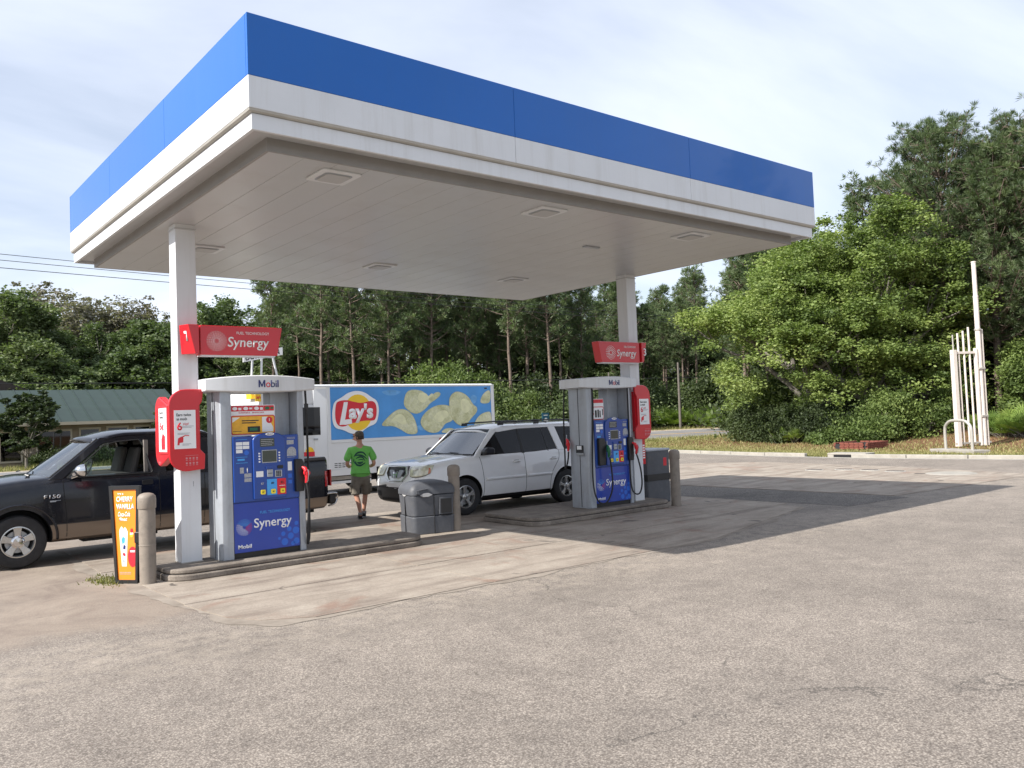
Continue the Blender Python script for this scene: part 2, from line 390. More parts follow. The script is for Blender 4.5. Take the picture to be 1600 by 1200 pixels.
def stones_mat(name, dark, mid, light, warm, patch=(0.84, 1.1), cell=62, oil=None, lotfx=False):
    m, nt, b = basemat(name, 0.82, 0.35)
    v = pos_tex(nt, cell, kind='v')
    c1 = nt.nodes.new('ShaderNodeSeparateColor'); nt.links.new(v.outputs['Color'], c1.inputs[0])
    stone = ramp(nt, c1.outputs[0], [(0.0, dark), (0.35, mid), (0.72, light), (1.0, warm)])
    edge = ramp(nt, v.outputs['Distance'], [(0.25, (1, 1, 1)), (0.75, (0.55, 0.53, 0.52))])
    col = mixc(nt, 1.0, stone, edge, 'MULTIPLY')
    n1 = pos_tex(nt, 0.35, 6, 0.6, dist=0.4)
    col = mixc(nt, 1.0, col, ramp(nt, n1.outputs[0], [(0.3, (patch[0],)*3), (0.7, (patch[1],)*3)]), 'MULTIPLY')
    n2 = pos_tex(nt, 2.6, 7, 0.7)
    col = mixc(nt, 1.0, col, ramp(nt, n2.outputs[0], [(0.32, (0.80, 0.79, 0.78)), (0.62, (1.05, 1.04, 1.02))]), 'MULTIPLY')
    if oil:
        n4 = pos_tex(nt, oil[0], 5, 0.6, dist=1.0)
        col = mixc(nt, ramp(nt, n4.outputs[0], [(oil[1], 0.0), (oil[1]+0.16, oil[2])]), col, (0.045, 0.04, 0.036))
    if lotfx:
        g_ = nt.nodes.new('ShaderNodeNewGeometry'); sp_ = nt.nodes.new('ShaderNodeSeparateXYZ'); nt.links.new(g_.outputs['Position'], sp_.inputs[0])
        nd = pos_tex(nt, 0.9, 6, 0.65); nd2 = pos_tex(nt, 5.0, 5, 0.7)
        def mth(op, a, b__, c=None):
            q = nt.nodes.new('ShaderNodeMath'); q.operation = op
            for i_, v_ in enumerate((a, b__, c)):
                if v_ is None: continue
                if isinstance(v_, (int, float)): q.inputs[i_].default_value = v_
                else: nt.links.new(v_, q.inputs[i_])
            return q.outputs[0]
        wob = mth('MULTIPLY_ADD', nd.outputs[0], 2.2, -1.1); wob = mth('MULTIPLY_ADD', nd2.outputs[0], .7, mth('ADD', wob, -.35))
        def sstep(x, a, b__):
            q = nt.nodes.new('ShaderNodeMapRange'); q.interpolation_type = 'SMOOTHSTEP'; q.inputs[1].default_value = a; q.inputs[2].default_value = b__; nt.links.new(x, q.inputs[0]); return q.outputs[0]
        yy = mth('ADD', sp_.outputs[1], wob); xx = mth('ADD', sp_.outputs[0], mth('MULTIPLY', wob, .5))
        # older, browner surface left of the slab and a sandy wash along its front edge
        m1 = mth('MULTIPLY', sstep(yy, 8.6, 9.5), mth('SUBTRACT', 1.0, sstep(xx, 2.9, 3.8)))
        n5 = pos_tex(nt, 1.1, 8, .7, dist=.8)
        apr = ramp(nt, n5.outputs[0], [(0.32, (0.17, 0.132, 0.108)), (0.5, (0.25, 0.205, 0.165)), (0.64, (0.30, 0.25, 0.20)), (0.78, (0.38, 0.33, 0.27))])
        n6 = pos_tex(nt, 60, 3, .7); apr = mixc(nt, 1.0, apr, ramp(nt, n6.outputs[0], [(0.3, (0.7,)*3), (0.7, (1.2,)*3)]), 'MULTIPLY')
        col = mixc(nt, mth('MULTIPLY', m1, .85), col, apr)
        m2 = mth('MULTIPLY', sstep(yy, 6.3, 7.9), mth('SUBTRACT', 1.0, sstep(yy, 8.0, 8.9))); m2 = mth('MULTIPLY', m2, sstep(nd2.outputs[0], .40, .62))
        col = mixc(nt, mth('MULTIPLY', m2, .40), col, (0.36, 0.31, 0.25))
        # tyre-darkened lanes running past the pumps
        wv = mth('SINE', mth('MULTIPLY_ADD', mth('ADD', sp_.outputs[1], mth('MULTIPLY', sp_.outputs[0], .22)), 1.75, mth('MULTIPLY', wob, .55)), 0)
        ln_ = mth('MULTIPLY', sstep(wv, .35, .95), sstep(nd.outputs[0], .38, .62))
        col = mixc(nt, mth('MULTIPLY', ln_, .20), col, (0.12, 0.105, 0.092))
        # hairline cracks
        vc = nt.nodes.new('ShaderNodeTexVoronoi'); vc.feature = 'DISTANCE_TO_EDGE'; vc.inputs['Scale'].default_value = .16
        vm = nt.nodes.new('ShaderNodeVectorMath'); vm.operation = 'ADD'; nt.links.new(g_.outputs['Position'], vm.inputs[0])
        vs2 = nt.nodes.new('ShaderNodeVectorMath'); vs2.operation = 'SCALE'; vs2.inputs[3].default_value = 1.3; nt.links.new(pos_tex(nt, .8, 7, .7).outputs['Color'], vs2.inputs[0]); nt.links.new(vs2.outputs[0], vm.inputs[1]); nt.links.new(vm.outputs[0], vc.inputs['Vector'])
        cr = mth('SUBTRACT', 1.0, sstep(vc.outputs[0], .0008, .0030))
        col = mixc(nt, mth('MULTIPLY', mth('MULTIPLY', cr, sstep(nd.outputs[0], .48, .58)), .65), col, (0.05, 0.045, 0.04))
        # drips and gum
        vd = nt.nodes.new('ShaderNodeTexVoronoi'); vd.inputs['Scale'].default_value = 1.6; nt.links.new(g_.outputs['Position'], vd.inputs['Vector'])
        sc2 = nt.nodes.new('ShaderNodeSeparateColor'); nt.links.new(vd.outputs['Color'], sc2.inputs[0])
        dot = mth('MULTIPLY', mth('SUBTRACT', 1.0, sstep(vd.outputs['Distance'], .018, .045)), sstep(sc2.outputs[0], .55, .6))
        col = mixc(nt, mth('MULTIPLY', dot, .7), col, (0.04, 0.036, 0.033))
    nt.links.new(col, b.inputs['Base Color'])
    bumpit(nt, b, v.outputs['Distance'], -0.38, 0.005)
    return m
M['asphalt'] = stones_mat('weathered_asphalt', (0.192, 0.170, 0.150), (0.258, 0.228, 0.200), (0.33, 0.293, 0.257), (0.435, 0.39, 0.34), cell=90, lotfx=True, oil=(0.8, 0.60, 0.22))
M['asphalt_dark'] = stones_mat('patched_asphalt', (0.08, 0.074, 0.07), (0.155, 0.142, 0.132), (0.23, 0.21, 0.19), (0.34, 0.31, 0.275), oil=(0.5, 0.55, 0.45))

m, nt, b = basemat('concrete', 0.8, 0.3)
n1 = pos_tex(nt, 1.1, 8, 0.68, dist=0.6)
base = ramp(nt, n1.outputs[0], [(0.28, (0.21, 0.175, 0.142)), (0.5, (0.305, 0.262, 0.218)), (0.72, (0.365, 0.322, 0.27))])
g = nt.nodes.new('ShaderNodeNewGeometry'); mpn = nt.nodes.new('ShaderNodeMapping'); mpn.inputs['Scale'].default_value = (0.35, 2.2, 1); nt.links.new(g.outputs['Position'], mpn.inputs[0])
n2 = pos_tex(nt, 1.5, 7, 0.65, vec=mpn.outputs[0])
base = mixc(nt, ramp(nt, n2.outputs[0], [(0.48, 0.0), (0.70, 0.75)]), base, (0.14, 0.11, 0.09))
n3 = pos_tex(nt, 0.9, 4, 0.55, dist=1.5)
base = mixc(nt, ramp(nt, n3.outputs[0], [(0.56, 0.0), (0.68, 0.6)]), base, (0.22, 0.135, 0.10))
n4 = pos_tex(nt, 55, 3, 0.6)
base = mixc(nt, 1.0, base, ramp(nt, n4.outputs[0], [(0.3, (0.82,)*3), (0.7, (1.12,)*3)]), 'MULTIPLY')
n5 = pos_tex(nt, 1.7, 2, 0.5, dist=0.8)
base = mixc(nt, ramp(nt, n5.outputs[0], [(0.70, 0.0), (0.735, 0.75)]), base, (0.05, 0.042, 0.038))
nt.links.new(base, b.inputs['Base Color']); bumpit(nt, b, n4.outputs[0], 0.25, 0.004)
M['concrete'] = m

m, nt, b = basemat('island_concrete', 0.85, 0.3)
n1 = pos_tex(nt, 3.0, 8, 0.7)
base = ramp(nt, n1.outputs[0], [(0.3, (0.12, 0.10, 0.085)), (0.55, (0.215, 0.185, 0.155)), (0.75, (0.30, 0.26, 0.22))])
n4 = pos_tex(nt, 70, 3, 0.6)
base = mixc(nt, 1.0, base, ramp(nt, n4.outputs[0], [(0.3, (0.75,)*3), (0.7, (1.15,)*3)]), 'MULTIPLY')
nt.links.new(base, b.inputs['Base Color']); bumpit(nt, b, n4.outputs[0], 0.5, 0.006)
M['island'] = m
m, nt, b = basemat('concrete_worn', 0.9, 0.2)
n1 = pos_tex(nt, 2.0, 8, 0.7); base = ramp(nt, n1.outputs[0], [(0.3, (0.18, 0.152, 0.125)), (0.55, (0.27, 0.235, 0.198)), (0.75, (0.34, 0.30, 0.255))])
nt.links.new(base, b.inputs['Base Color']); M['concrete_worn'] = m
m, nt, b = basemat('worn_apron_asphalt', 0.88, 0.25)
n1 = pos_tex(nt, 0.8, 8, 0.7, dist=.8); base = ramp(nt, n1.outputs[0], [(0.3, (0.19, 0.145, 0.12)), (0.5, (0.27, 0.22, 0.18)), (0.68, (0.31, 0.262, 0.21)), (0.8, (0.40, 0.35, 0.285))])
n4 = pos_tex(nt, 60, 3, 0.7); base = mixc(nt, 1.0, base, ramp(nt, n4.outputs[0], [(0.3, (0.70,)*3), (0.7, (1.2,)*3)]), 'MULTIPLY')
nt.links.new(base, b.inputs['Base Color']); bumpit(nt, b, n4.outputs[0], .4, .004); M['apron'] = m
M['curb'] = mat('curb_concrete', (0.31, 0.29, 0.255), 0.85, var=0.16, vscale=2.5, bump=0.3, bscale=30, dirt=(0.2, 0.17, 0.13), dirt_amt=0.6)

m, nt, b = basemat('road_asphalt', 0.8, 0.3)
n1 = pos_tex(nt, 0.6, 6, 0.6)
base = ramp(nt, n1.outputs[0], [(0.3, (0.16, 0.155, 0.155)), (0.7, (0.22, 0.215, 0.21))])
nt.links.new(base, b.inputs['Base Color']); M['road'] = m
M['road_yellow'] = mat('road_yellow', (0.62, 0.38, 0.10), 0.7, var=0.15, vscale=1.0)
M['road_white'] = mat('road_white', (0.6, 0.6, 0.58), 0.7, var=0.15, vscale=1.0)
M['sand'] = mat('sandy_shoulder', (0.36, 0.29, 0.20), 0.95, var=0.2, vscale=1.2)

# ground sheet: forest floor, straw, grass
m, nt, b = basemat('ground_cover', 0.95, 0.1)
at = nt.nodes.new('ShaderNodeAttribute'); at.attribute_name = 'zone'
sepc = nt.nodes.new('ShaderNodeSeparateColor'); nt.links.new(at.outputs['Color'], sepc.inputs[0])
n1 = pos_tex(nt, 1.2, 7, 0.7, dist=0.5)
n2 = pos_tex(nt, 9.0, 5, 0.7)
grass = ramp(nt, n2.outputs[0], [(0.3, (0.065, 0.072, 0.025)), (0.55, (0.15, 0.145, 0.05)), (0.8, (0.26, 0.23, 0.11))])
straw = ramp(nt, n2.outputs[0], [(0.3, (0.10, 0.055, 0.03)), (0.55, (0.20, 0.115, 0.065)), (0.8, (0.30, 0.20, 0.12))])
floor = ramp(nt, n1.outputs[0], [(0.3, (0.030, 0.032, 0.014)), (0.6, (0.065, 0.06, 0.028)), (0.8, (0.11, 0.08, 0.045))])
def edge_mask(chan, nsrc):
    a = nt.nodes.new('ShaderNodeMath'); a.operation = 'MULTIPLY_ADD'; a.inputs[1].default_value = 1.0
    nt.links.new(nsrc, a.inputs[0]); nt.links.new(chan, a.inputs[2])
    return ramp(nt, a.outputs[0], [(0.92/2*1.0, 0.0), (1.12/2*1.0, 1.0)])
def scaled(src, k):
    a = nt.nodes.new('ShaderNodeMath'); a.operation = 'MULTIPLY'; a.inputs[1].default_value = k; nt.links.new(src, a.inputs[0]); return a.outputs[0]
def mask(chan):
    a = nt.nodes.new('ShaderNodeMath'); a.operation = 'ADD'; nt.links.new(scaled(n1.outputs[0], 0.55), a.inputs[0]); nt.links.new(scaled(chan, 0.6), a.inputs[1])
    return ramp(nt, a.outputs[0], [(0.50, 0.0), (0.66, 1.0)])
c = mixc(nt, mask(sepc.outputs[1]), floor, straw)
c = mixc(nt, mask(sepc.outputs[0]), c, grass)
nt.links.new(c, b.inputs['Base Color']); bumpit(nt, b, n2.outputs[0], 0.8, 0.05)
M['ground'] = m

def make_ground():
    xs = np.concatenate([[-900, -500, -250, -150, -100], np.arange(-80, 20, 8), np.arange(20, 100, 1.5), [104, 112, 125, 150, 200, 300, 500, 900]])
    ys = np.concatenate([[-900, -400, -150, -60, -30], np.arange(-20, 76, 1.6), [80, 86, 95, 110, 140, 200, 300, 500, 1200]])
    X, Y = np.meshgrid(xs, ys); Z = T(X, Y)-0.03
    nr, nc = X.shape
    v = np.stack([X, Y, Z], -1).reshape(-1, 3)
    i = np.arange(nr-1)[:, None]*nc+np.arange(nc-1)[None, :]
    f = np.stack([i, i+1, i+nc+1, i+nc], -1).reshape(-1, 4)
    me = bpy.data.meshes.new('ground'); me.from_pydata(v.tolist(), [], f.tolist())
    ca = me.color_attributes.new('zone', 'FLOAT_COLOR', 'POINT')
    x, y = v[:, 0], v[:, 1]
    curbx = np.interp(y, [-30, 5, 12, 16, 20, 25, 30, 37], [31, 29.8, 28.8, 28.7, 29.2, 30.2, 31.5, 33])
    gr = ss(1-(x-curbx-1.8)/2.6)*(y < 45)
    gr = np.maximum(gr, ss((y-30)/6.0)*(y < 66))
    gr = np.maximum(gr, (y > 53)*(y < 75)*0.8*(x < 30))
    gr = np.maximum(gr, (x > 40)*(y > 44)*(y < 66)*0.9)
    st = (x > curbx)*(y < 36)*1.0
    col = np.stack([gr, st, 0*x, 1+0*x], -1).astype('f')
    ca.data.foreach_set('color', col.ravel())
    me.materials.append(M['ground'])
    o = bpy.data.objects.new('ground', me); COL.objects.link(o); struct(o); me.shade_smooth()
make_ground()

def sheet(name, pts, z, m, parent=None, t=0.0):
    mb = MB(); n = len(pts)
    mb.add([(x, y, z) for x, y in pts], [tuple(range(n))])
    return mb.build(name, m, parent)
CURB = [(31.0, -22), (30.4, -8), (29.8, 4), (29.2, 9), (28.8, 12.5), (28.7, 16), (29.1, 19.5), (29.9, 23.2), (31.0, 27.5), (32.2, 32), (33.0, 37)]
def rough_edge(pts, amp, seed, step=.12):
    r_ = random.Random(seed); out = []; n = len(pts); ph = [r_.uniform(0, 6.28) for _ in range(6)]; s = 0
    for i in range(n):
        a, b_ = pts[i], pts[(i+1) % n]; l = math.hypot(b_[0]-a[0], b_[1]-a[1]); k = max(1, int(l/step)); nx_, ny_ = (b_[1]-a[1])/l, -(b_[0]-a[0])/l
        for j in range(k):
            t = j/k; q = s+l*t; w = amp*(.5*math.sin(q*2.1+ph[0])+.3*math.sin(q*5.3+ph[1])+.25*math.sin(q*11+ph[2])+.3*r_.uniform(-1, 1))*min(1, 4*t+.2, 4*(1-t)+.2)
            out.append((a[0]+(b_[0]-a[0])*t+nx_*w, a[1]+(b_[1]-a[1])*t+ny_*w))
        s += l
    return out
lot = sheet('parking_lot', [(-60, -22)] + CURB + [(31, 39.0), (-60, 41.0)], 0.0, M['asphalt']); struct(lot)

# concrete forecourt: base sheet and separate poured slabs with open joints
fore = sheet('forecourt', rough_edge([(3.35, 7.83), (10.3, 7.83), (14.4, 8.92), (14.95, 11), (14.95, 15.9), (2.9, 15.9), (2.68, 13.2), (2.9, 9.8), (3.0, 8.3)], .10, 3), 0.004, M['concrete_worn']); struct(fore)
rs = random.Random(4)
def slab_piece(pts, parent, z0=0.004, z1=0.011, shrink=0.011):
    cx = sum(p[0] for p in pts)/len(pts); cy = sum(p[1] for p in pts)/len(pts)
    q = [(x-math.copysign(shrink, x-cx), y-math.copysign(shrink, y-cy)) for x, y in pts]
    z1 += rs.uniform(-0.001, 0.0015)
    mb = MB(); n = len(q)
    mb.add([(x, y, z1) for x, y in q]+[(x, y, z0+.0005) for x, y in q], [tuple(range(n))]+[(i, n+i, n+(i+1) % n, (i+1) % n) for i in range(n)])
    return mb.build('concrete_slab', M['concrete'], parent)
gx = [3.25, 6.05, 9.0, 11.9, 14.4]
slab_piece([(3.75, 7.9), (6.05, 7.9), (6.05, 9.6), (2.98, 9.6), (3.1, 8.6), (3.3, 8.2)], fore)
slab_piece([(6.05, 7.9), (9.0, 7.9), (9.0, 9.6), (6.05, 9.6)], fore)
slab_piece([(9.0, 7.9), (10.25, 7.9), (11.9, 8.35), (11.9, 9.6), (9.0, 9.6)], fore)
slab_piece([(11.9, 8.35), (14.3, 8.98), (14.4, 9.6), (11.9, 9.6)], fore)
for x0, x1 in ((3.0, 6.05), (6.05, 9.0), (9.0, 11.9), (11.9, 14.8)):
    for y0, y1 in ((9.6, 12.7), (12.7, 15.85)):
        slab_piece([(x0 if y0 < 12 or x0 > 4 else 2.85, y0), (x1, y0), (x1, y1), (x0 if y0 < 12 or x0 > 4 else 2.95, y1)], fore)
shade_pad = sheet('repair_patch', rough_edge([(14.98, 8.4), (17.0, 8.2), (17.0, 14.3), (14.98, 14.8)], .03, 8), 0.004, M['asphalt_dark']); struct(shade_pad)
pad = sheet('tank_pad', rough_edge([(17.1, 8.5), (23.45, 7.98), (24.95, 12.3), (25.75, 17.6), (24.2, 19.95), (17.1, 19.25)], .04, 9), 0.004, M['concrete_worn']); struct(pad)
slab_piece([(17.1, 8.55), (20.2, 8.3), (20.2, 13.9), (17.1, 13.9)], pad)
slab_piece([(20.2, 8.3), (23.35, 8.05), (24.85, 12.3), (25.1, 13.9), (20.2, 13.9)], pad)
slab_piece([(17.1, 13.9), (20.9, 13.9), (20.9, 19.5), (17.15, 19.15)], pad)
slab_piece([(20.9, 13.9), (25.1, 13.9), (25.65, 17.6), (24.2, 19.85), (20.9, 19.5)], pad)
# tank covers
for i, (x, y, rr_, mt, lab) in enumerate([(22.9, 9.9, 0.62, 'curb', 'large pale round tank cover ring in the concrete pad by the bent tube guard'),
      (23.1, 11.5, 0.28, 'asphalt_dark', 'small dark tank lid, nearest to the pale cover ring'),
      (23.3, 12.35, 0.27, 'asphalt_dark', 'second small dark tank lid left of the pale cover ring'),
      (23.3, 13.15, 0.27, 'asphalt_dark', 'third small dark tank lid left of the pale cover ring'),
      (22.85, 13.85, 0.27, 'asphalt_dark', 'leftmost small dark tank lid in the row on the concrete pad')]):
    t_ = thing('tank_cover', lab, 'tank cover', (x, y, 0.011), group='fuel tank covers in the pad')
    MB().cyl(0, 0, 0, 0.010, rr_, rr_*0.97, n=28).build('rim', M['curb'] if mt == 'curb' else M['galv'], t_, smooth=30)
    MB().cyl(0, 0, 0.009, 0.015, rr_*0.86, rr_*0.85, n=28).build('lid', M[mt], t_, smooth=30)

# curb: separate cast stones on a gutter strip
def offset_poly(pts, d):
    out = []
    for i, (x, y) in enumerate(pts):
        a = pts[max(i-1, 0)]; b_ = pts[min(i+1, len(pts)-1)]
        dx_, dy_ = b_[0]-a[0], b_[1]-a[1]; l = math.hypot(dx_, dy_)
        out.append((x+dy_/l*d, y-dx_/l*d))
    return out
def resample(pts, step):
    out = [pts[0]]; acc = 0
    for (x0, y0), (x1, y1) in zip(pts[:-1], pts[1:]):
        l = math.hypot(x1-x0, y1-y0); d = step-acc
        while d <= l:
            out.append((x0+(x1-x0)*d/l, y0+(y1-y0)*d/l)); d += step
        acc = (l-(d-step))
    return out
CR = resample(CURB, 0.5)
gut = MB(); oi = offset_poly(CR, -0.42)
gut.grid([[(x, y, 0.006) for x, y in CR], [(x, y, 0.004) for x, y in oi]])
curb = struct(gut.build('curb', M['curb'], None))
big = CR[::4]; oo = offset_poly(big, 0.17)
for i in range(len(big)-1):
    if big[i+1][1] < 2: continue
    (ax, ay), (bx, by) = big[i], big[i+1]; (cx, cy), (dx_, dy_) = oo[i+1], oo[i]
    k = 0.012
    P = [(ax+(bx-ax)*k/2, ay+(by-ay)*k/2), (bx-(bx-ax)*k/2, by-(by-ay)*k/2), (cx-(cx-dx_)*k/2, cy-(cy-dy_)*k/2), (dx_+(cx-dx_)*k/2, dy_+(cy-dy_)*k/2)]
    h = 0.125+rs.uniform(-.006, .006)
    if 15.6 < ay < 16.6: continue          # storm inlet stands here
    mb = MB(); mb.add([(x, y, -0.02) for x, y in P]+[(x, y, h) for x, y in P], [(0, 1, 2, 3), (4, 5, 6, 7), (0, 1, 5, 4), (1, 2, 6, 5), (2, 3, 7, 6), (3, 0, 4, 7)])
    mb.build('curb_stone', M['curb'], curb, bevel=0.02)

# road, rising a little with the land on its right
RC = [(-120, 52), (-60, 50.5), (-10, 49), (6, 49), (20, 47.9), (30, 46.6), (40, 45.2), (50, 43.6), (58, 42.4), (66, 40.6), (76, 37), (90, 29), (110, 14), (130, -5)]
RR = resample(RC, 2.0)
def road_strip(name, d0, d1, dz, m, parent=None):
    a = offset_poly(RR, -d0); b_ = offset_poly(RR, -d1)
    rows = []
    K = 5
    for k in range(K):
        t = k/(K-1); rows.append([(p[0]*(1-t)+q[0]*t, p[1]*(1-t)+q[1]*t, Tz(p[0]*(1-t)+q[0]*t, p[1]*(1-t)+q[1]*t)+dz) for p, q in zip(a, b_)])
    return MB().grid(rows).build(name, m, parent, smooth='all')
struct(road_strip('road_shoulder', -5.6, 5.9, 0.0, M['sand']))
road = struct(road_strip('road', -4.4, 4.4, 0.02, M['road']))
for d0, d1 in ((-0.22, -0.09), (0.09, 0.22)): road_strip('centre_line', d0, d1, 0.026, M['road_yellow'], road)
for d0, d1 in ((-3.75, -3.6), (3.6, 3.75)): road_strip('edge_line', d0, d1, 0.026, M['road_white'], road)

# ------------------------------------------------------------------ pump islands
def island(x0, x1, y0, y1, label):
    t_ = thing('pump_island', label, 'kerb island', ((x0+x1)/2, (y0+y1)/2, 0.008), group='concrete pump islands')
    def outline(a, b_, c_, d, r):
        return rrect(a, b_, c_, d, r, 6)
    for nm, z0, z1, e in (('base_course', 0, 0.082, 0.0), ('top_course', 0.088, 0.15, 0.02)):
        mb = MB(); P = outline(x0-(x0+x1)/2+e, x1-(x0+x1)/2-e, y0-(y0+y1)/2+e, y1-(y0+y1)/2-e, 0.33)
        mb.prism(P, lambda a, b_, d: (a, b_, z0+d), z1-z0)
        mb.build(nm, M['island'], t_, bevel=0.018, smooth=30)
    mb = MB(); P = outline(x0-(x0+x1)/2+.03, x1-(x0+x1)/2-.03, y0-(y0+y1)/2+.03, y1-(y0+y1)/2-.03, 0.32)
    mb.prism(P, lambda a, b_, d: (a, b_, 0.080+d), 0.01); mb.build('joint', M['rubber'], t_)
    return t_
island(3.28, 7.2, 11.02, 12.75, 'long low concrete kerb island under the left pump')
island(9.45, 13.2, 11.12, 12.85, 'long low concrete kerb island under the right pump')

# ------------------------------------------------------------------ canopy
CX0, CY0, CL, CW, ZB = 3.136, 7.753, 10.107, 7.925, 4.864
h1, h2, h3 = 0.200, 0.524, 1.146
can = thing('canopy', 'big flat fuel canopy with blue and white fascia on two posts', 'canopy', (CX0, CY0, ZB))
# fascia built of panels; local frame origin at near left corner
def fascia_run(length, fn, n, blue=True):
    for i in range(n):
        a, b_ = length*i/n, length*(i+1)/n
        a2, b2 = a+(0.002 if i else 0), b_-(0.002 if i < n-1 else 0)
        if blue:
            mb = MB(); mb.prism([(a2, h2+.001), (b2, h2+.001), (b2, h3), (a2, h3)], fn, 0.045); mb.build('blue_panel', M['fascia_blue'], can, bevel=0.004)
        mb = MB(); mb.prism([(a2, h1), (b2, h1), (b2, h2-.001), (a2, h2-.001)], fn, 0.05); mb.build('white_panel', M['white_metal'], can, bevel=0.006)
ff = lambda a, b_, d: (a, d, b_)
fb = lambda a, b_, d: (CL-a, CW-d, b_)
fl = lambda a, b_, d: (d, CW-0.05-a, b_)
fr = lambda a, b_, d: (CL-d, 0.05+a, b_)
fascia_run(CL, ff, 3); fascia_run(CL, fb, 3); fascia_run(CW-0.1, fl, 3); fascia_run(CW-0.1, fr, 3)
# rounded lip beneath the white panels and the lower white trim band
i1 = 0.044
for (p, q) in (((0, 0), (CL, 0)), ((CL, 0), (CL, CW)), ((CL, CW), (0, CW)), ((0, CW), (0, 0))):
    dxx, dyy = q[0]-p[0], q[1]-p[1]; l = math.hypot(dxx, dyy); ux, uy = dxx/l, dyy/l; nx_, ny_ = -uy, ux
    mb = MB()
    def P3(s, off, z): return (p[0]+ux*s+nx_*off, p[1]+uy*s+ny_*off, z)
    prof = [(0.004, h1-.001), (0.010, h1-.022), (0.030, h1-.034), (0.07, h1-.034), (0.07, h1-.001)]
    mb.grid([[P3(o_ , o_, z_) for o_, z_ in prof]+[P3(prof[0][0], prof[0][0], prof[0][1])], [P3(l-o_, o_, z_) for o_, z_ in prof]+[P3(l-prof[0][0], prof[0][0], prof[0][1])]])
    mb.build('drip_lip', M['galv'], can)
    mb = MB(); e = i1
    mb.add([P3(e, e, 0), P3(l-e, e, 0), P3(l-e, e, h1-.036), P3(e, e, h1-.036), P3(e+.04, e+.04, 0), P3(l-e-.04, e+.04, 0), P3(l-e-.04, e+.04, h1-.036), P3(e+.04, e+.04, h1-.036)],
           [(0, 1, 2, 3), (4, 7, 6, 5), (0, 4, 5, 1), (3, 2, 6, 7)])
    mb.build('trim_band', M['white_metal'], can, bevel=0.004)
    mb = MB(); e2 = 0.30; e1 = .086
    mb.add([P3(e1, e1, .05), P3(l-e1, e1, .05), P3(l-e2, e2, .05), P3(e2, e2, .05)], [(0, 1, 2, 3)])
    mb.build('soffit_gutter', M['deck'], can, solid=0.02)
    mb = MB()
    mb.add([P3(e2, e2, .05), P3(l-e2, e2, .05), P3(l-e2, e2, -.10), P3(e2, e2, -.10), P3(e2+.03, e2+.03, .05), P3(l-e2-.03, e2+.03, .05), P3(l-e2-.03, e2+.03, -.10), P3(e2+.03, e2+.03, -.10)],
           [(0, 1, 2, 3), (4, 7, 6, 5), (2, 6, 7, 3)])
    mb.build('deck_edge', M['shaded_edge'], can)  # edge face under the fascia, its shade put in as a darker grey
# deck panels running across, each a pan with a recessed joint
e2 = 0.33
npan = 24; pw = (CL-2*e2)/npan
pan_me = None
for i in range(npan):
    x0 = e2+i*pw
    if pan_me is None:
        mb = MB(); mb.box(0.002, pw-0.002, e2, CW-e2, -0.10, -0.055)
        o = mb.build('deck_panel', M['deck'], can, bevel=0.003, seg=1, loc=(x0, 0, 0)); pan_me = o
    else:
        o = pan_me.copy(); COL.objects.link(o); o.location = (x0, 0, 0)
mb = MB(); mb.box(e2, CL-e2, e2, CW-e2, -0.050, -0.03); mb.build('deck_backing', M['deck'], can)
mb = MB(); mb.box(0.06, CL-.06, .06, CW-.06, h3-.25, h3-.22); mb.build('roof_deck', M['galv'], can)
# down lights
def downlight(x, y, lab, small=False):
    t_ = thing('canopy_light', lab, 'ceiling light', (x, y, ZB-0.10), group='lights under the canopy')
    s = 0.24
    mb = MB(); mb.prism(rrect(-s, s, -s, s, .04), lambda a, b_, d: (a, b_, -d), 0.022); mb.build('frame', M['white_metal'], t_, bevel=.006)
    mb = MB(); mb.prism(rrect(-.17, .17, -.17, .17, .05), lambda a, b_, d: (a, b_, -.021-d), 0.006); mb.build('trim_ring', M['silver'], t_, bevel=.002)
    mb = MB(); mb.prism(rrect(-.15, .15, -.15, .15, .05), lambda a, b_, d: (a, b_, -.026-d), 0.012); mb.build('lens', M['handle_grey'], t_, bevel=.006)
for x, y, lab in ((4.41, 8.5, 'square canopy light nearest the left front corner'), (7.6, 8.5, 'square canopy light in the middle of the front row'), (10.75, 8.5, 'square canopy light nearest the right front corner'),
                  (4.5, 13.0, 'square canopy light just behind the left post'), (7.64, 13.05, 'square canopy light in the middle of the back row'), (10.79, 13.1, 'square canopy light nearest the far corner of the canopy')):
    downlight(x, y, lab)
t_ = MB().box(-.16, .16, -.05, .05, -.02, 0).build('access_plate', M['silver'], None, bevel=.004, loc=(9.9, 9.92, ZB-.10))
tag(t_, 'small narrow metal plate on the canopy ceiling between two lights', 'ceiling plate')

# ------------------------------------------------------------------ posts
cw = 0.272
def post(x, label, num=None):
    t_ = thing('canopy_post', label, 'post', (x, 11.578, 0.158), group='white canopy posts')
    mb = MB(); mb.box(0, cw, 0, cw, 0, ZB-0.10-0.158+.003); mb.build('shaft', M['white_metal'], t_, bevel=0.006)
    mb = MB(); mb.box(-.012, cw+.012, -.012, cw+.012, 4.53, 4.55); mb.build('collar', M['deck'], t_, bevel=0.004)
    mb = MB(); mb.box(-.008, cw+.008, -.008, cw+.008, 0, 0.012); mb.build('foot_seal', M['galv'], t_)
    return t_
P1 = post(3.601, 'white square canopy post by the left pump with small number one mark')
P2 = post(12.507, 'white square canopy post behind the right pump')
text('1', P1, M['print_grey'], (cw*0.62, -0.003, 1.02), XR, ZU, 0.07, bold=0.0)

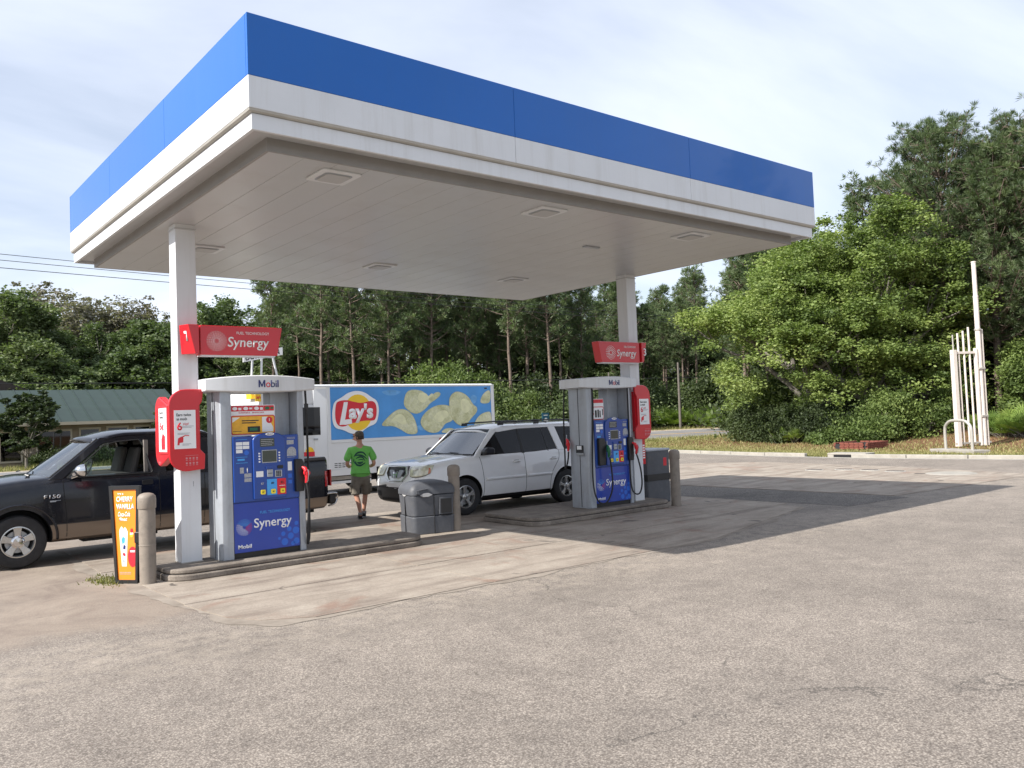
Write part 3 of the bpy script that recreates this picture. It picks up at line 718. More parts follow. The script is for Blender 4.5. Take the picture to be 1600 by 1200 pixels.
# ------------------------------------------------------------------ starburst emblem made of dots
def burst(parent, cx, cz, y, r, mats, fn=None, rows=4, name='emblem', seed=1):
    rr_ = random.Random(seed); fn = fn or front(y)
    mbs = [MB() for _ in mats]
    for k in range(rows):
        rad = r*(0.36+0.68*k/(rows-1)); n = 9+k*5
        for i in range(n):
            a = 2*PI*(i+0.5*(k % 2))/n; s = r*(0.10-0.010*k)
            p = [(cx+rad*math.cos(a)+s*math.cos(t), cz+rad*math.sin(a)+s*0.8*math.sin(t)) for t in [j*PI/3 for j in range(6)]]
            if len(mats) == 1: j = 0
            else:
                ang = a % (2*PI)
                j = 0 if PI*0.80 < ang < PI*1.7 else (1 if PI*0.18 < ang <= PI*0.80 else 2)
            mbs[j].prism(p, fn, 0.002)
    for mb, m_ in zip(mbs, mats):
        if mb.v: mb.build(name, m_, parent)

# ------------------------------------------------------------------ red pump number signs
def flag_sign(loc, s, num, label):
    """s=+1: flag runs to +x from the post, s=-1 to -x. origin on post front edge"""
    t_ = thing('pump_flag_sign', label, 'sign', loc, group='red flag signs on the canopy posts')
    L = 1.17
    X = lambda v: v*s
    mb = MB(); P = [(X(0.0), 0.0), (X(L-.08), 0.0), (X(L), 0.405), (X(0.0), 0.405)]
    mb.prism(P, front(-0.09), 0.18); mb.build('sign_face', M['red'], t_, bevel=.008)
    mb = MB(); mb.box(min(X(0.01), X(L-.11)), max(X(0.01), X(L-.11)), -.075, .075, -.018, 0); mb.build('underside_trim', M['white_metal'], t_)
    # number wedge, wrapping the post; its outer face slants
    mb = MB()
    a0, a1, b0, b1 = X(-.03), X(-.20), X(-.03), X(-.11)
    pts = [(a0, -.125, .405), (a1+X(.03), -.125, .405), (b1+X(.03), -.125, .01), (b0, -.125, .01),
           (a0, .05, .405), (a1-X(.035), .05, .405), (b1-X(.10), .05, .01), (b0, .05, .01)]
    mb.add(pts, [(0, 1, 2, 3), (4, 7, 6, 5), (0, 4, 5, 1), (2, 6, 7, 3), (1, 5, 6, 2), (0, 3, 7, 4)])
    mb.build('number_wedge', M['red'], t_, bevel=.004)
    # number on the slanted outer face
    if s > 0:
        q00, q10, q01 = Vector((-.21, .05, .01)), Vector((-.08, -.125, .01)), Vector((-.235, .05, .405))
        q11 = Vector((-.17, -.125, .405)); pt = (q00*.55+q10*.45)*.55+(q01*.55+q11*.45)*.45
        rr2 = (q11-q01).normalized(); uu = ((q01+q11)/2-(q00+q10)/2).normalized(); text(num, t_, M['white'], pt+rr2.cross(uu)*.006, rr2, uu, .13, width=.05, bold=.02)
    else:
        text(num, t_, M['white'], (.075, -.129, .14), XR, ZU, 0.15, bold=.01)
    ox = 0.37 if s > 0 else -0.60
    text('Synergy', t_, M['white'], (ox if s > 0 else -0.66, -.093, .12), XR, ZU, 0.135, width=.60 if s > 0 else .56, bold=.012, shear=.12)
    text('FUEL TECHNOLOGY', t_, M['white'], ((ox+.13) if s > 0 else -0.45, -.093, .292), XR, ZU, 0.038, width=.47 if s > 0 else .34)
    burst(t_, .22 if s > 0 else -0.83, .19, -.094, .125, [M['white']])
    return t_
flag_sign((3.845, 11.47, 2.955), 1, '1', 'red flag sign with white swirl emblem and number one on left post')
flag_sign((12.60, 11.47, 2.945), -1, '3', 'red flag sign with number three on right post, tapered to the left')

# ------------------------------------------------------------------ red rounded poster boxes on posts
def poster_box(loc, s, label):
    t_ = thing('poster_box', label, 'sign', loc, group='red poster boxes round the canopy posts')
    X = lambda v: v*s
    # outline: outer side rounded, inner side notched
    P = []
    for cx, cz, a in ((-.22, .86, PI/2), (-.22, .20, PI)):
        for i in range(7):
            t = a+PI/2*i/6; P.append((cx+.22*math.cos(t), cz+.22*math.sin(t)))
    P += [(.02, 0.0), (.03, .20), (-.005, .235), (-.045, .28), (-.05, .80), (-.035, .86), (.0, .91), (.01, .97), (.02, 1.08)]
    P = [(X(a), b_) for a, b_ in P]
    mb = MB(); mb.prism(P, front(-0.02), 0.05); mb.build('front_shell', M['red'], t_, bevel=.012)
    plate('poster_frame', M['print_red'], t_, min(X(-.385), X(-.085)), max(X(-.385), X(-.085)), .275, .81, -.026, .01)
    x0, x1 = (-.375, -.095) if s > 0 else (.095, .375)
    plate('poster', M['paper'], t_, x0, x1, .285, .80, -.031, .007)
    text('Earn twice', t_, M['print_black'], (x0+.03, -.033, .72), XR, ZU, .038, width=.19, bold=.012)
    text('as much', t_, M['print_black'], (x0+.03, -.033, .665), XR, ZU, .038, width=.135, bold=.012)
    text('6', t_, M['print_red'], (x0+.035, -.033, .535), XR, ZU, .10, bold=.02)
    text('\u00a2/gal', t_, M['print_red'], (x0+.115, -.033, .605), XR, ZU, .028, width=.07)
    for k, (w, z) in enumerate(((.16, .582), (.13, .565), (.17, .49), (.15, .475), (.12, .345), (.09, .33))):
        plate('small_print', M['print_grey'], t_, x0+(.10 if k != 2 and k != 3 else .04), x0+(.10 if k != 2 and k != 3 else .04)+w*.95, z, z+.006, -.0335, .002)
    # fuel nozzle picture
    mb = MB(); fn = front(-.0335)
    mb.prism([(x0+.035, .335), (x0+.06, .335), (x0+.065, .365), (x0+.11, .37), (x0+.115, .43), (x0+.09, .45), (x0+.045, .425), (x0+.04, .38)], fn, .002)
    mb.prism([(x0+.09, .445), (x0+.105, .435), (x0+.14, .455), (x0+.19, .452), (x0+.19, .462), (x0+.135, .466)], fn, .002)
    mb.build('nozzle_picture', M['print_red'], t_)
    mb = MB()
    for i in range(4):
        for j in range(2):
            cx, cz = (x0+.155+i*.045), .155-j*.065
            mb.prism(disc_pts(cx, cz, .014, n=8), front(-.0225), .002); mb.box(cx-.012, cx+.012, -.0225, -.0205, cz-.03, cz-.022)
    mb.box(x0+.14, x0+.31, -.0225, -.0205, .19, .194)
    mb.build('icons', mat('icon_pink', (0.55, 0.22, 0.24), .4), t_)
    # shell on the outer side of the post (faces away from the pump)
    Q = []
    for cx, cz, a in ((.50, .80, 0), (.05, .80, PI/2), (.05, .25, PI), (.50, .25, 1.5*PI)):
        r_ = .20 if cx > .3 else .05
        for i in range(6):
            t = a+PI/2*i/5; Q.append((cx+r_*math.cos(t), cz+r_*math.sin(t)))
    xo = X(-.41)
    mb = MB(); mb.prism(Q, (lambda a, b_, d: (xo+X(d), a, b_)), .10); mb.build('side_shell', M['red'], t_, bevel=.014)
    mb = MB(); mb.box(min(xo-X(.012), xo), max(xo-X(.012), xo), .10, .50, .22, .87); mb.build('side_frame', M['red_plastic'], t_, bevel=.004)
    mb = MB(); mb.box(min(xo-X(.017), xo-X(.010)), max(xo-X(.017), xo-X(.010)), .13, .47, .25, .84); mb.build('side_poster', M['paper'], t_)
    if s > 0:
        u = (0, -1, 0)
        yy = xo-.0185
        text('Earn', t_, M['print_black'], (yy, .43, .76), u, ZU, .04, width=.16, bold=.01)
        text('twice', t_, M['print_black'], (yy, .43, .70), u, ZU, .04, width=.18, bold=.01)
        text('6\u00a2', t_, M['print_red'], (yy, .43, .55), u, ZU, .10, width=.18, bold=.02)
        mb = MB(); mb.prism([(.20, .28), (.36, .28), (.36, .42), (.30, .50), (.20, .46)], sideL(yy), .001); mb.build('nozzle_picture', M['print_red'], t_)
    # bracket holding both shells to the post
    mb = MB(); mb.box(min(X(-.36), X(-.02)), max(X(-.36), X(-.02)), .028, .105, .15, .95); mb.build('bracket', M['red'], t_)
    return t_
poster_box((3.862, 11.44, 1.41), 1, 'red rounded poster box wrapped round the left canopy post')
poster_box((12.46, 11.44, 1.415), -1, 'red rounded poster box on the right canopy post')
t_ = thing('red_cabinet', 'narrow red box low on the far side of the right post', 'box', (12.80, 11.62, 0.88))
MB().box(0, .11, 0, .20, 0, .62).build('case', M['red'], t_, bevel=.01)
mb = MB()
for k in range(6): mb.box(.03, .085, -.003, 0, .12+k*.05, .15+k*.05)
mb.build('white_lettering', M['white'], t_)
# ------------------------------------------------------------------ fuel dispensers
def nozzle(parent, x, y, z, m, hose_path, s=1):
    """nozzle hanging in a holster at (x,y,z), grip outward"""
    mb = MB()
    mb.tube([(x-.02*s, y+.02, z+.10), (x+.01*s, y-.035, z+.07), (x+.02*s, y-.06, z)], [.016, .03, .033], 10)
    mb.tube([(x+.02*s, y-.06, z), (x+.02*s, y-.065, z-.06), (x+.015*s, y-.05, z-.13)], [.033, .026, .02], 10)
    mb.lathe([(0.0, -.02), (.044, -.018), (.046, .018), (0, .02)], 14, 'y', (x+.02*s, y-.065, z+.01))
    mb.build('nozzle', m, parent, smooth=40)
    mb = MB(); mb.tube([(x+.02*s, y-.10, z+.06), (x+.02*s, y-.125, z), (x+.02*s, y-.10, z-.10), (x+.015*s, y-.06, z-.13)], .006, 6)
    mb.tube([(x-.02*s, y+.02, z+.10), (x-.03*s, y+.03, z+.18)], .011, 8)
    mb.build('lever', M['steel'], parent, smooth=40)
    MB().tube(smooth_path(hose_path, 40), .0155, 8).build('hose', M['rubber'], parent, smooth=60)
def smooth_path(pts, n):
    pts = [Vector(p) for p in pts]; k = len(pts); out = []
    for i in range(n+1):
        t = i/n*(k-1); j = min(int(t), k-2); u = t-j
        p0, p1, p2, p3 = pts[max(j-1, 0)], pts[j], pts[j+1], pts[min(j+2, k-1)]
        out.append(0.5*((2*p1)+(-p0+p2)*u+(2*p0-5*p1+4*p2-p3)*u*u+(-p0+3*p1-3*p2+p3)*u**3))
    return out

def dispenser(loc, label, variant, num):
    t_ = thing('fuel_dispenser', label, 'fuel pump', loc, group='fuel pumps')
    fy = -.42
    # posts
    for s in (-1, 1):
        w0, w1 = (.63, .455) if s < 0 else (.63, .505)
        P = [(s*w0, -.33), (s*(w0-.03), -.405), (s*(w0-.10), fy), (s*w1, fy), (s*w1, -.15), (s*w1, .12), (s*(w0-.08), .12), (s*(w0-.02), .09), (s*w0, .03)]
        if s > 0: P = P[::-1]
        mb = MB(); mb.prism(P, lambda a, b_, d: (a, b_, d), 2.33); mb.build('side_post', M['silver'], t_, bevel=.008, smooth=25)
        MB().box(s*w0-.002 if s > 0 else s*w0-.004, s*w0+.004 if s > 0 else s*w0+.002, -.20, -.188, .02, 2.31).build('post_groove', M['dark'], t_)
    mb = MB(); mb.prism([(-.625, -.335), (-.602, -.40), (-.602, -.40), (-.628, -.33)], lambda a, b_, d: (a, b_, d+.02), .62)
    # core cabinet
    MB().box(-.455, .505, -.385, .09, .0, .075).build('plinth', M['black'], t_)
    MB().box(-.452, .502, -.39, .095, .075, 1.62).build('cabinet', M['disp_blue'], t_)
    MB().box(-.45, .50, -.412, -.39, .078, .752).build('lower_door', M['door_blue'], t_, bevel=.006)
    fyd = -.4125
    text('Synergy', t_, M['white'], (-.17, fyd, .40), XR, ZU, .125, width=.55, bold=.012, shear=.0)
    text('FUEL TECHNOLOGY', t_, M['print_lightblue'], (-.08, fyd, .585), XR, ZU, .036, width=.44, bold=.005)
    text('Mobil', t_, M['white'], (-.40, fyd, .135), XR, ZU, .05, width=.19, bold=.03)
    burst(t_, -.31, .42, fyd, .10, [M['white'], M['print_lightblue'], M['print_red']], name='swirl_emblem')
    mb = MB(); rr_ = random.Random(7)
    for (x, z, r_) in ((.27, .155, .05), (.36, .23, .045), (.25, .27, .032), (.44, .30, .05), (.34, .33, .034), (.445, .15, .045), (.19, .21, .02), (.39, .12, .03), (.45, .40, .03), (.30, .40, .016)):
        mb.prism(disc_pts(x, z, r_, n=14), front(fyd-.0005), .001)
    mb.build('bubbles', M['bubble'], t_)
    # upper control head
    MB().box(-.45, .50, -.435, -.39, .765, 1.665).build('head_panel', M['disp_blue'], t_, bevel=.010)
    P = [(-.18, .79), (.29, .79), (.29, 1.60)]+[(.055+.235*math.cos(a), 1.60+.11*math.sin(a)) for a in [PI*k/10 for k in range(1, 10)]]+[(-.18, 1.60)]
    mb = MB(); mb.prism(P, front(-.465), .032); mb.build('bezel', M['disp_blue'], t_, bevel=.012, smooth=40)
    by = -.4655; hy = -.4355
    mb = MB(); mb.prism(disc_pts(.065, 1.685, .065, .021, 20), front(by-.006), .03); mb.build('brand_tag', M['white'], t_, bevel=.003)
    text('Mobil', t_, M['navy'], (.028, by-.007, 1.676), XR, ZU, .018, width=.075, bold=.01)
    plate('lcd_price', M['lcd'], t_, -.08, .13, 1.51, 1.63, by-.002, .004, .01)
    for k in range(4): plate('display_text', M['print_grey'], t_, -.065, .115-.02*(k % 2), 1.605-.025*k, 1.612-.025*k, by-.003, .002)
    plate('screen_frame', M['silver'], t_, -.058, .163, 1.285, 1.465, by-.004, .006, .01)
    plate('screen', M['lcd'], t_, -.048, .153, 1.297, 1.453, by-.006, .006, .004)
    for x in (-.092, .197):
        for k in range(4): plate('soft_key', M['white'], t_, x-.011, x+.011, 1.295+.038*k, 1.315+.038*k, by-.006, .008, .003)
    plate('notice', M['paper'], t_, -.142, -.042, 1.095, 1.175, by-.003, .004)
    plate('card_reader', M['silver'], t_, .012, .09, 1.09, 1.19, by-.02, .022, .006)
    plate('card_slot', M['dark'], t_, .02, .082, 1.135, 1.142, by-.022, .004)
    plate('keypad', M['silver'], t_, .125, .228, 1.08, 1.175, by-.008, .01, .006)
    mb = MB()
    for i in range(3):
        for j in range(4): mb.box(.142+i*.025, .160+i*.025, by-.012, by-.007, 1.090+j*.020, 1.105+j*.020)
    mb.build('keys', M['black'], t_)
    plate('receipt_slot', M['black'], t_, .165, .245, 1.195, 1.24, by-.012, .014, .004)
    plate('reader_cowl', M['disp_blue'], t_, -.005, .105, 1.20, 1.235, by-.02, .02, .005)
    for x0, x1, mt in ((-.145, .0, 'disp_blue'), (.008, .152, 'print_lightblue'), (.156, .303, 'print_red')):
        if x0 > .15: x1 = .286
        plate('grade_panel', M[mt], t_, x0, x1, .835, 1.055, by-.002, .003)
    for x, g in ((-.052, '87'), (.095, '89'), (.232, '93')):
        plate('grade_button', M['yellow_plastic'], t_, x-.032, x+.032, .852, .916, by-.014, .015, .012)
        text(g, t_, M['print_black'], (x, by-.015, .873), XR, ZU, .02, align='c', bold=.02)
        text(g, t_, M['print_black'] if x > -.02 else M['print_grey'], (x-.005, by-.0035, .985), XR, ZU, .03, align='c', bold=.02)
        if x > .2: plate('small_print', M['white'], t_, x-.045, x+.04, .952, .958, by-.0035, .002)
    # stickers
    for x0, x1, z0, z1, mt in ((-.407, -.318, 1.545, 1.59, 'paper'), (-.312, -.222, 1.545, 1.59, 'paper'), (-.407, -.318, 1.493, 1.537, 'paper'), (-.312, -.222, 1.493, 1.537, 'paper'), (-.407, -.318, 1.44, 1.485, 'paper'),
                               (-.39, -.29, 1.335, 1.36, 'print_lightblue'), (-.36, -.305, 1.16, 1.24, 'print_grey'), (-.30, -.20, 1.10, 1.155, 'print_grey'), (-.30, -.20, 1.04, 1.09, 'print_grey'),
                               (.325, .43, 1.525, 1.585, 'print_grey'), (.333, .395, 1.155, 1.28, 'paper'), (.335, .39, 1.05, 1.11, 'bubble'), (.335, .39, .97, 1.02, 'bubble')):
        plate('sticker', M[mt], t_, x0, x1, z0, z1, hy-.0015, .002)
    mb = MB(); mb.prism([(.325, 1.36)]+[(.465, 1.36), (.465, 1.42)]+[(.395+.07*math.cos(a), 1.42+.07*math.sin(a)) for a in [PI*k/8 for k in range(1, 8)]]+[(.325, 1.42)], front(hy-.0015), .002); mb.build('sticker', M['print_grey'], t_)
    mb = MB(); mb.prism(disc_pts(-.262, 1.44, .035, n=14), front(hy-.0015), .002); mb.build('sticker', M['bubble'], t_)
    text(num, t_, M['white'], (-.262, hy-.002, 1.17), XR, ZU, .062, bold=.02)
    for z in (1.30, 1.38, 1.62): plate('small_print', M['print_lightblue'], t_, -.41, -.25, z, z+.006, hy-.001, .0015)
    for z in (1.605, 1.62, 1.45, 1.34): plate('small_print', M['print_grey'], t_, .33, .45, z+.0, z+.006, hy-.001, .0015)
    # right holster and nozzle
    mb = MB(); mb.prism([(.425, .85), (.55, .85), (.56, .93), (.56, 1.25), (.53, 1.31), (.425, 1.31)], front(-.50), .08); mb.build('holster', M['black'], t_, bevel=.012)
    nozzle(t_, .54, -.50, 1.10, M['red_plastic'], [(.555, -.56, .97), (.58, -.56, .75), (.59, -.50, .4), (.60, -.44, .14), (.63, -.40, .10), (.655, -.40, .3), (.66, -.40, 1.2), (.655, -.40, 1.9), (.645, -.40, 2.29)] if variant == 1 else
           [(.555, -.56, .97), (.56, -.60, .85), (.60, -.62, .62), (.63, -.60, .36), (.60, -.56, .20), (.54, -.50, .19), (.49, -.46, .30), (.48, -.44, .6), (.485, -.45, 1.4), (.49, -.45, 2.29)])
    MB().cyl(.655, -.40, 2.02, 2.10, .03, n=10).build('hose_clamp', M['black'], t_, smooth=30) if variant == 1 else None
    if variant == 2:
        mb = MB(); mb.prism([(-.40, .80), (-.24, .80), (-.22, .95), (-.22, 1.24), (-.26, 1.32), (-.40, 1.32)], front(-.50), .08); mb.build('holster', M['black'], t_, bevel=.012)
        nozzle(t_, -.20, -.50, 1.08, M['green_plastic'], [(-.185, -.55, .95), (-.17, -.57, .7), (-.16, -.56, .35), (-.28, -.52, .10), (-.47, -.50, .12), (-.56, -.47, .35), (-.56, -.45, .8), (-.50, -.44, 1.5), (-.47, -.44, 2.0), (-.47, -.43, 2.30)], -1)
        # far side nozzle hanging beyond the left post
        nozzle(t_, -.655, .14, 1.22, M['red_plastic'], [(-.67, .08, 1.08), (-.68, .10, .9), (-.68, .18, .75), (-.66, .20, 1.0), (-.655, .20, 1.7), (-.65, .16, 2.29)], -1)
        # card receipt box on the left post side
        MB().box(-.665, -.63, -.30, -.12, 1.02, 1.20).build('side_terminal', M['black'], t_, bevel=.006)
        MB().box(-.672, -.664, -.28, -.16, 1.12, 1.19).build('terminal_label', M['paper'], t_)
        MB().box(-.69, -.66, -.33, -.15, 1.01, 1.055).build('terminal_tray', M['steel'], t_, bevel=.004)
    # advert cards in the open upper bay
    cx0, cx1 = -.437, .205
    if variant == 1:
        plate('card_back', M['paper'], t_, cx0, cx1, 1.672, 2.10, -.33, .012, .01)
        for k in range(4):
            x0 = cx0+.015+k*.155
            plate('picture_tile', M['print_red'], t_, x0, x0+.15, 2.015, 2.09, -.334, .004)
            mb = MB(); mb.prism(disc_pts(x0+.05, 2.052, .036, .024, 10), front(-.336), .003); mb.box(x0+.10, x0+.14, -.336, -.333, 2.03+.01*(k % 2), 2.065)
            mb.build('picture_detail', M['paper'] if k < 3 else M['green_plastic'], t_)
        text('DRINKS  SNACKS', t_, M['print_red'], (cx0+.12, -.334, 1.985), XR, ZU, .017, width=.36, bold=.01)
        plate('card_border', M['print_red'], t_, cx0+.005, cx1-.005, 1.69, 1.955, -.338, .006, .03)
        plate('amber_card', M['print_amber'], t_, cx0+.018, cx1-.018, 1.703, 1.942, -.342, .006, .025)
        MB().prism([(cx0+.022, 1.93), (cx0+.022, 1.86), (cx0+.13, 1.93)], front(-.3445), .003).build('card_corner', M['paper'], t_)
        mb = MB(); mb.prism([(.01, 1.72), (.17, 1.72), (.17, 1.78), (.09, 1.93), (.01, 1.93)], front(-.3445), .003); mb.build('card_detail', M['paper'], t_)
        mb = MB(); mb.prism(disc_pts(.115, 1.885, .047, n=18), front(-.347), .003); mb.build('round_badge', M['print_red'], t_)
        text('1', t_, M['white'], (.115, -.348, 1.868), XR, ZU, .038, align='c', bold=.03)
        plate('photo', M['black'], t_, -.20, -.02, 1.72, 1.80, -.3445, .003)
        plate('photo_detail', M['green_plastic'], t_, -.17, -.06, 1.74, 1.78, -.3455, .003)
        for z, w in ((1.875, .24), (1.845, .20)): plate('small_print', M['print_black'], t_, -.28, -.28+w, z, z+.014, -.3445, .003)
        plate('small_print', M['print_black'], t_, cx0+.03, cx0+.15, 1.735, 1.742, -.3445, .003)
    else:
        plate('card_back', M['paper'], t_, cx0, cx0+.36, 1.672, 2.08, -.33, .012, .01)
        for k in range(3): plate('picture_tile', M['print_red'], t_, cx0+.01+k*.115, cx0+.12+k*.115, 2.0, 2.07, -.334, .004)
        plate('card_border', M['print_red'], t_, cx0+.0, cx0+.35, 1.675, 1.93, -.338, .006, .03)
        plate('white_card', M['paper'], t_, cx0+.012, cx0+.338, 1.69, 1.915, -.342, .006, .025)
        for x, w, z0, z1 in ((-.33, .05, 1.72, 1.86), (-.26, .04, 1.72, 1.87), (-.205, .03, 1.72, 1.85), (-.13, .02, 1.76, 1.88)): plate('picture_detail', M['print_black'], t_, x, x+w, z0, z1, -.3445, .003, .008)
        mb = MB(); mb.prism(disc_pts(-.385, 1.79, .03, n=14), front(-.3445), .003); mb.build('picture_detail', M['print_red'], t_)
    MB().box(.205, .50, -.16, .08, 1.64, 2.33).build('hose_tower', M['silver'], t_, bevel=.006)
    # header: lens-shaped light box
    xs = np.linspace(-.80, .78, 33); top, bot = [], []
    rows = []
    def prof(x):
        u = (x+.01)/.79; bul = max(0, 1-u*u); b2 = bul**1.0
        return -.43-.11*b2, 2.30-.028*b2, 2.462+.045*b2
    rf = []
    for x in xs:
        y, z0, z1 = prof(x)
        rf.append([(x, .13+.11*max(0, 1-((x+.01)/.79)**2), z1), (x, y+.02, z1), (x, y, z1-.012), (x, y, z0+.012), (x, y+.02, z0), (x, .13+.11*max(0, 1-((x+.01)/.79)**2), z0)])
    mb = MB(); 
    nr, nc = len(rf), 6
    mb.add([p for r_ in rf for p in r_], [(i*nc+j, i*nc+(j+1) % nc, (i+1)*nc+(j+1) % nc, (i+1)*nc+j) for i in range(nr-1) for j in range(nc)]+[tuple(range(nc)), tuple((nr-1)*nc+j for j in range(nc))])
    mb.build('header', M['white_metal'], t_, smooth=30)
    def hm(x): return prof(x)[0]-.003
    # 'Mobil' with a red o
    mb = MB()
    for P in ([(0, 0), (.2, 0), (.2, 1), (0, 1)], [(.8, 0), (1, 0), (1, 1), (.8, 1)], [(.2, 1), (.2, .66), (.42, .08), (.58, .08), (.8, .66), (.8, 1), (.5, .34)]):
        mb.prism([(-.108+a*.096, 2.338+b_*.10) for a, b_ in P], front(hm(-.06)-.002), .002)
    mb.build('lettering', M['navy'], t_)
    for ch, x, w, mt in (('o', -.001, .064, 'print_red'), ('b', .071, .060, 'navy'), ('i', .139, .018, 'navy'), ('l', .167, .018, 'navy')):
        text(ch, t_, M[mt], (x, hm(x+.02)-.001, 2.338), XR, ZU, .10, width=w, bold=.003)
    return t_
dispenser((4.66, 11.70, .158), 'blue and silver fuel pump beside the left post with single red nozzle', 1, '1')
dispenser((11.70, 11.83, .158), 'blue and silver fuel pump beside the right post with a green nozzle at its front', 2, '3')

# ------------------------------------------------------------------ bollards
def bollard(x, y, label, h=1.16):
    t_ = thing('bollard', label, 'bollard', (x, y, 0), group='tan bollards at the islands')
    mb = MB(); mb.lathe([(.100, 0), (.100, h-.20), (.100, h-.17)], 28); mb.build('sleeve', M['bollard'], t_, smooth=30)
    mb = MB(); mb.lathe([(.108, h-.20), (.112, h-.19), (.112, h-.07), (.105, h-.04), (.08, h-.015), (.04, h-.002), (0, h)], 28); mb.build('cap', M['bollard'], t_, smooth=50)
    mb = MB(); mb.lathe([(.1015, h*.42), (.1035, h*.422), (.1035, h*.43), (.1015, h*.432)], 28); mb.build('seam_ring', M['bollard'], t_, smooth=30)
    return t_
bollard(3.10, 11.33, 'tan capped bollard standing right of the orange drink poster')
bollard(8.42, 12.08, 'tan capped bollard behind the grey rubbish bin')
bollard(13.36, 11.25, 'tan capped bollard at the far end of the right island')

# grey steel waste bin strapped behind the far bollard
t_ = thing('waste_box', 'square grey metal bin with black strap behind the far bollard', 'bin', (13.55, 12.15, 0.01))
MB().box(-.36, .36, -.30, .30, 0, 1.12).build('body', M['grey_plastic'], t_, bevel=.03)
MB().box(-.375, .375, -.315, .315, 1.10, 1.15).build('rim', M['silver'], t_, bevel=.015)
MB().box(-.37, .37, -.31, .31, .48, .62).build('strap', M['black'], t_, bevel=.005)
plate('faded_label', M['print_red'], t_, .16, .26, .78, .95, -.302, .003)

# ------------------------------------------------------------------ grey rubbish bin with washer station
def bin_():
    t_ = thing('rubbish_bin', 'dark grey plastic forecourt rubbish bin with domed lid at the island end', 'rubbish bin', (8.02, 12.36, 0.012), rz=R(-12))
    def shell(z0, z1, w0, w1, d0, d1, r=.09):
        mb = MB(); A = rrect(-w0, w0, -d0, d0, r, 5); B = rrect(-w1, w1, -d1, d1, r, 5); n = len(A)
        mb.add([(x, y, z0) for x, y in A]+[(x, y, z1) for x, y in B], [(i, (i+1) % n, n+(i+1) % n, n+i) for i in range(n)]+[tuple(range(n-1, -1, -1)), tuple(range(n, 2*n))])
        return mb
    shell(0.0, .30, .385, .395, .345, .355).build('base', M['grey_plastic'], t_, bevel=.012, smooth=35)
    shell(.306, .66, .375, .40, .335, .36).build('body', M['grey_plastic'], t_, bevel=.012, smooth=35)
    # domed lid
    mb = MB(); rows = []
    A = rrect(-.415, .415, -.375, .375, .10, 5)
    for k in range(9):
        t = k/8; s = math.cos(t*PI/2*.93); z = .672+(.0 if k == 0 else .08)+.155*math.sin(t*PI/2)*(1 if k else 0)
        if k == 0: s = 1.0
        if k == 1: s = 1.0; z = .75
        rows.append([(x*max(s, .02), y*max(s*.98, .02), z) for x, y in A])
    n = len(A); vs_ = [p for r_ in rows for p in r_]
    mb.add(vs_, [(k*n+i, k*n+(i+1) % n, (k+1)*n+(i+1) % n, (k+1)*n+i) for k in range(8) for i in range(n)]+[tuple(8*n+i for i in range(n)), tuple(range(n-1, -1, -1))])
    mb.build('lid', M['grey_plastic'], t_, smooth=35)
    MB().box(-.404, .404, -.003, .003, .0, .74).build('seam', M['dark'], t_)
    MB().box(-.003, .003, -.364, .364, .0, .75).build('seam', M['dark'], t_)
    # recessed side hatch (washer bucket niche) facing front right
    mb = MB(); mb.prism([(.08, .32), (.34, .32), (.34, .60), (.10, .61)], front(-.375), .02); mb.build('hatch_frame', M['grey_plastic'], t_, bevel=.008)
    plate('hatch_opening', M['black'], t_, .115, .315, .34, .585, -.378, .01, .01)
    plate('hatch_lip', M['dark'], t_, .13, .31, .315, .33, -.392, .03, .004)
    for (c, fn) in ((-.13, front(-.385)), ):
        mb = MB(); mb.prism([(c-.13, .665), (c-.07, .70), (c+.02, .705), (c+.10, .665), (c+.02, .635), (c-.07, .635)], fn, .02); mb.build('lid_handle', M['handle_grey'], t_, bevel=.005)
    mb = MB(); mb.prism([(.10, .665), (.0, .70), (-.10, .665), (0, .635)], sideL(-.412), .02); mb.build('lid_handle', M['handle_grey'], t_, bevel=.005)
    mb = MB(); mb.prism([(-.33, .69), (-.33, .755), (-.12, .78), (-.12, .765), (-.27, .745), (-.27, .69)], front(-.395), .03); mb.build('lid_flap', M['grey_plastic'], t_, bevel=.006)
    return t_
bin_()

# ------------------------------------------------------------------ orange drink poster on its stand
t_ = thing('drink_poster_stand', 'tilted orange cherry vanilla drink poster in black frame before the left bollard', 'poster stand', (0, 0, 0))
A = Vector((2.755, 11.79, 0)); B = Vector((3.01, 11.46, 0)); lean = Vector((-.035, .05, 0))
u = (B-A); Wd = u.length; u.normalize(); nrm = Vector((-u.y, u.x, 0)); nrm = -nrm if nrm.dot(Vector((0, -1, 0))) < 0 else nrm
t_.location = A; t_.rotation_euler = (0, 0, math.atan2(u.y, u.x))
# local: x along the board, y towards the back, z up; the board leans back and its top is wider
HT = 1.24
def bw(a, b_, d): return (Wd-(Wd-a)*(.74+.30*(b_/HT)), d+.05*b_, b_)
def brd(name, m, a0, a1, b0, b1, d, t):
    mb = MB(); mb.prism([(a0, b0), (a1, b0), (a1, b1), (a0, b1)], lambda a, b_, dd: bw(a, b_, d+dd), t); return mb.build(name, m, t_)
M['orange_print'] = mat('orange_print', (0.86, 0.24, 0.015), 0.35, var=0.10, vscale=2.0, coat=.2)
brd('board_back', M['black'], 0.0, Wd, .02, HT, 0, .04)
for a0, a1, b0, b1 in ((-.01, .035, .0, HT+.01), (Wd-.035, Wd+.01, .0, HT+.01), (.035, Wd-.035, .0, .05), (.035, Wd-.035, HT-.04, HT+.01)): brd('frame_rail', M['black'], a0, a1, b0, b1, -.022, .05)
brd('poster', M['orange_print'], .035, Wd-.035, .05, HT-.04, -.004, .006)
up_ = Vector((-.05+.0, .05, 1)).normalized()
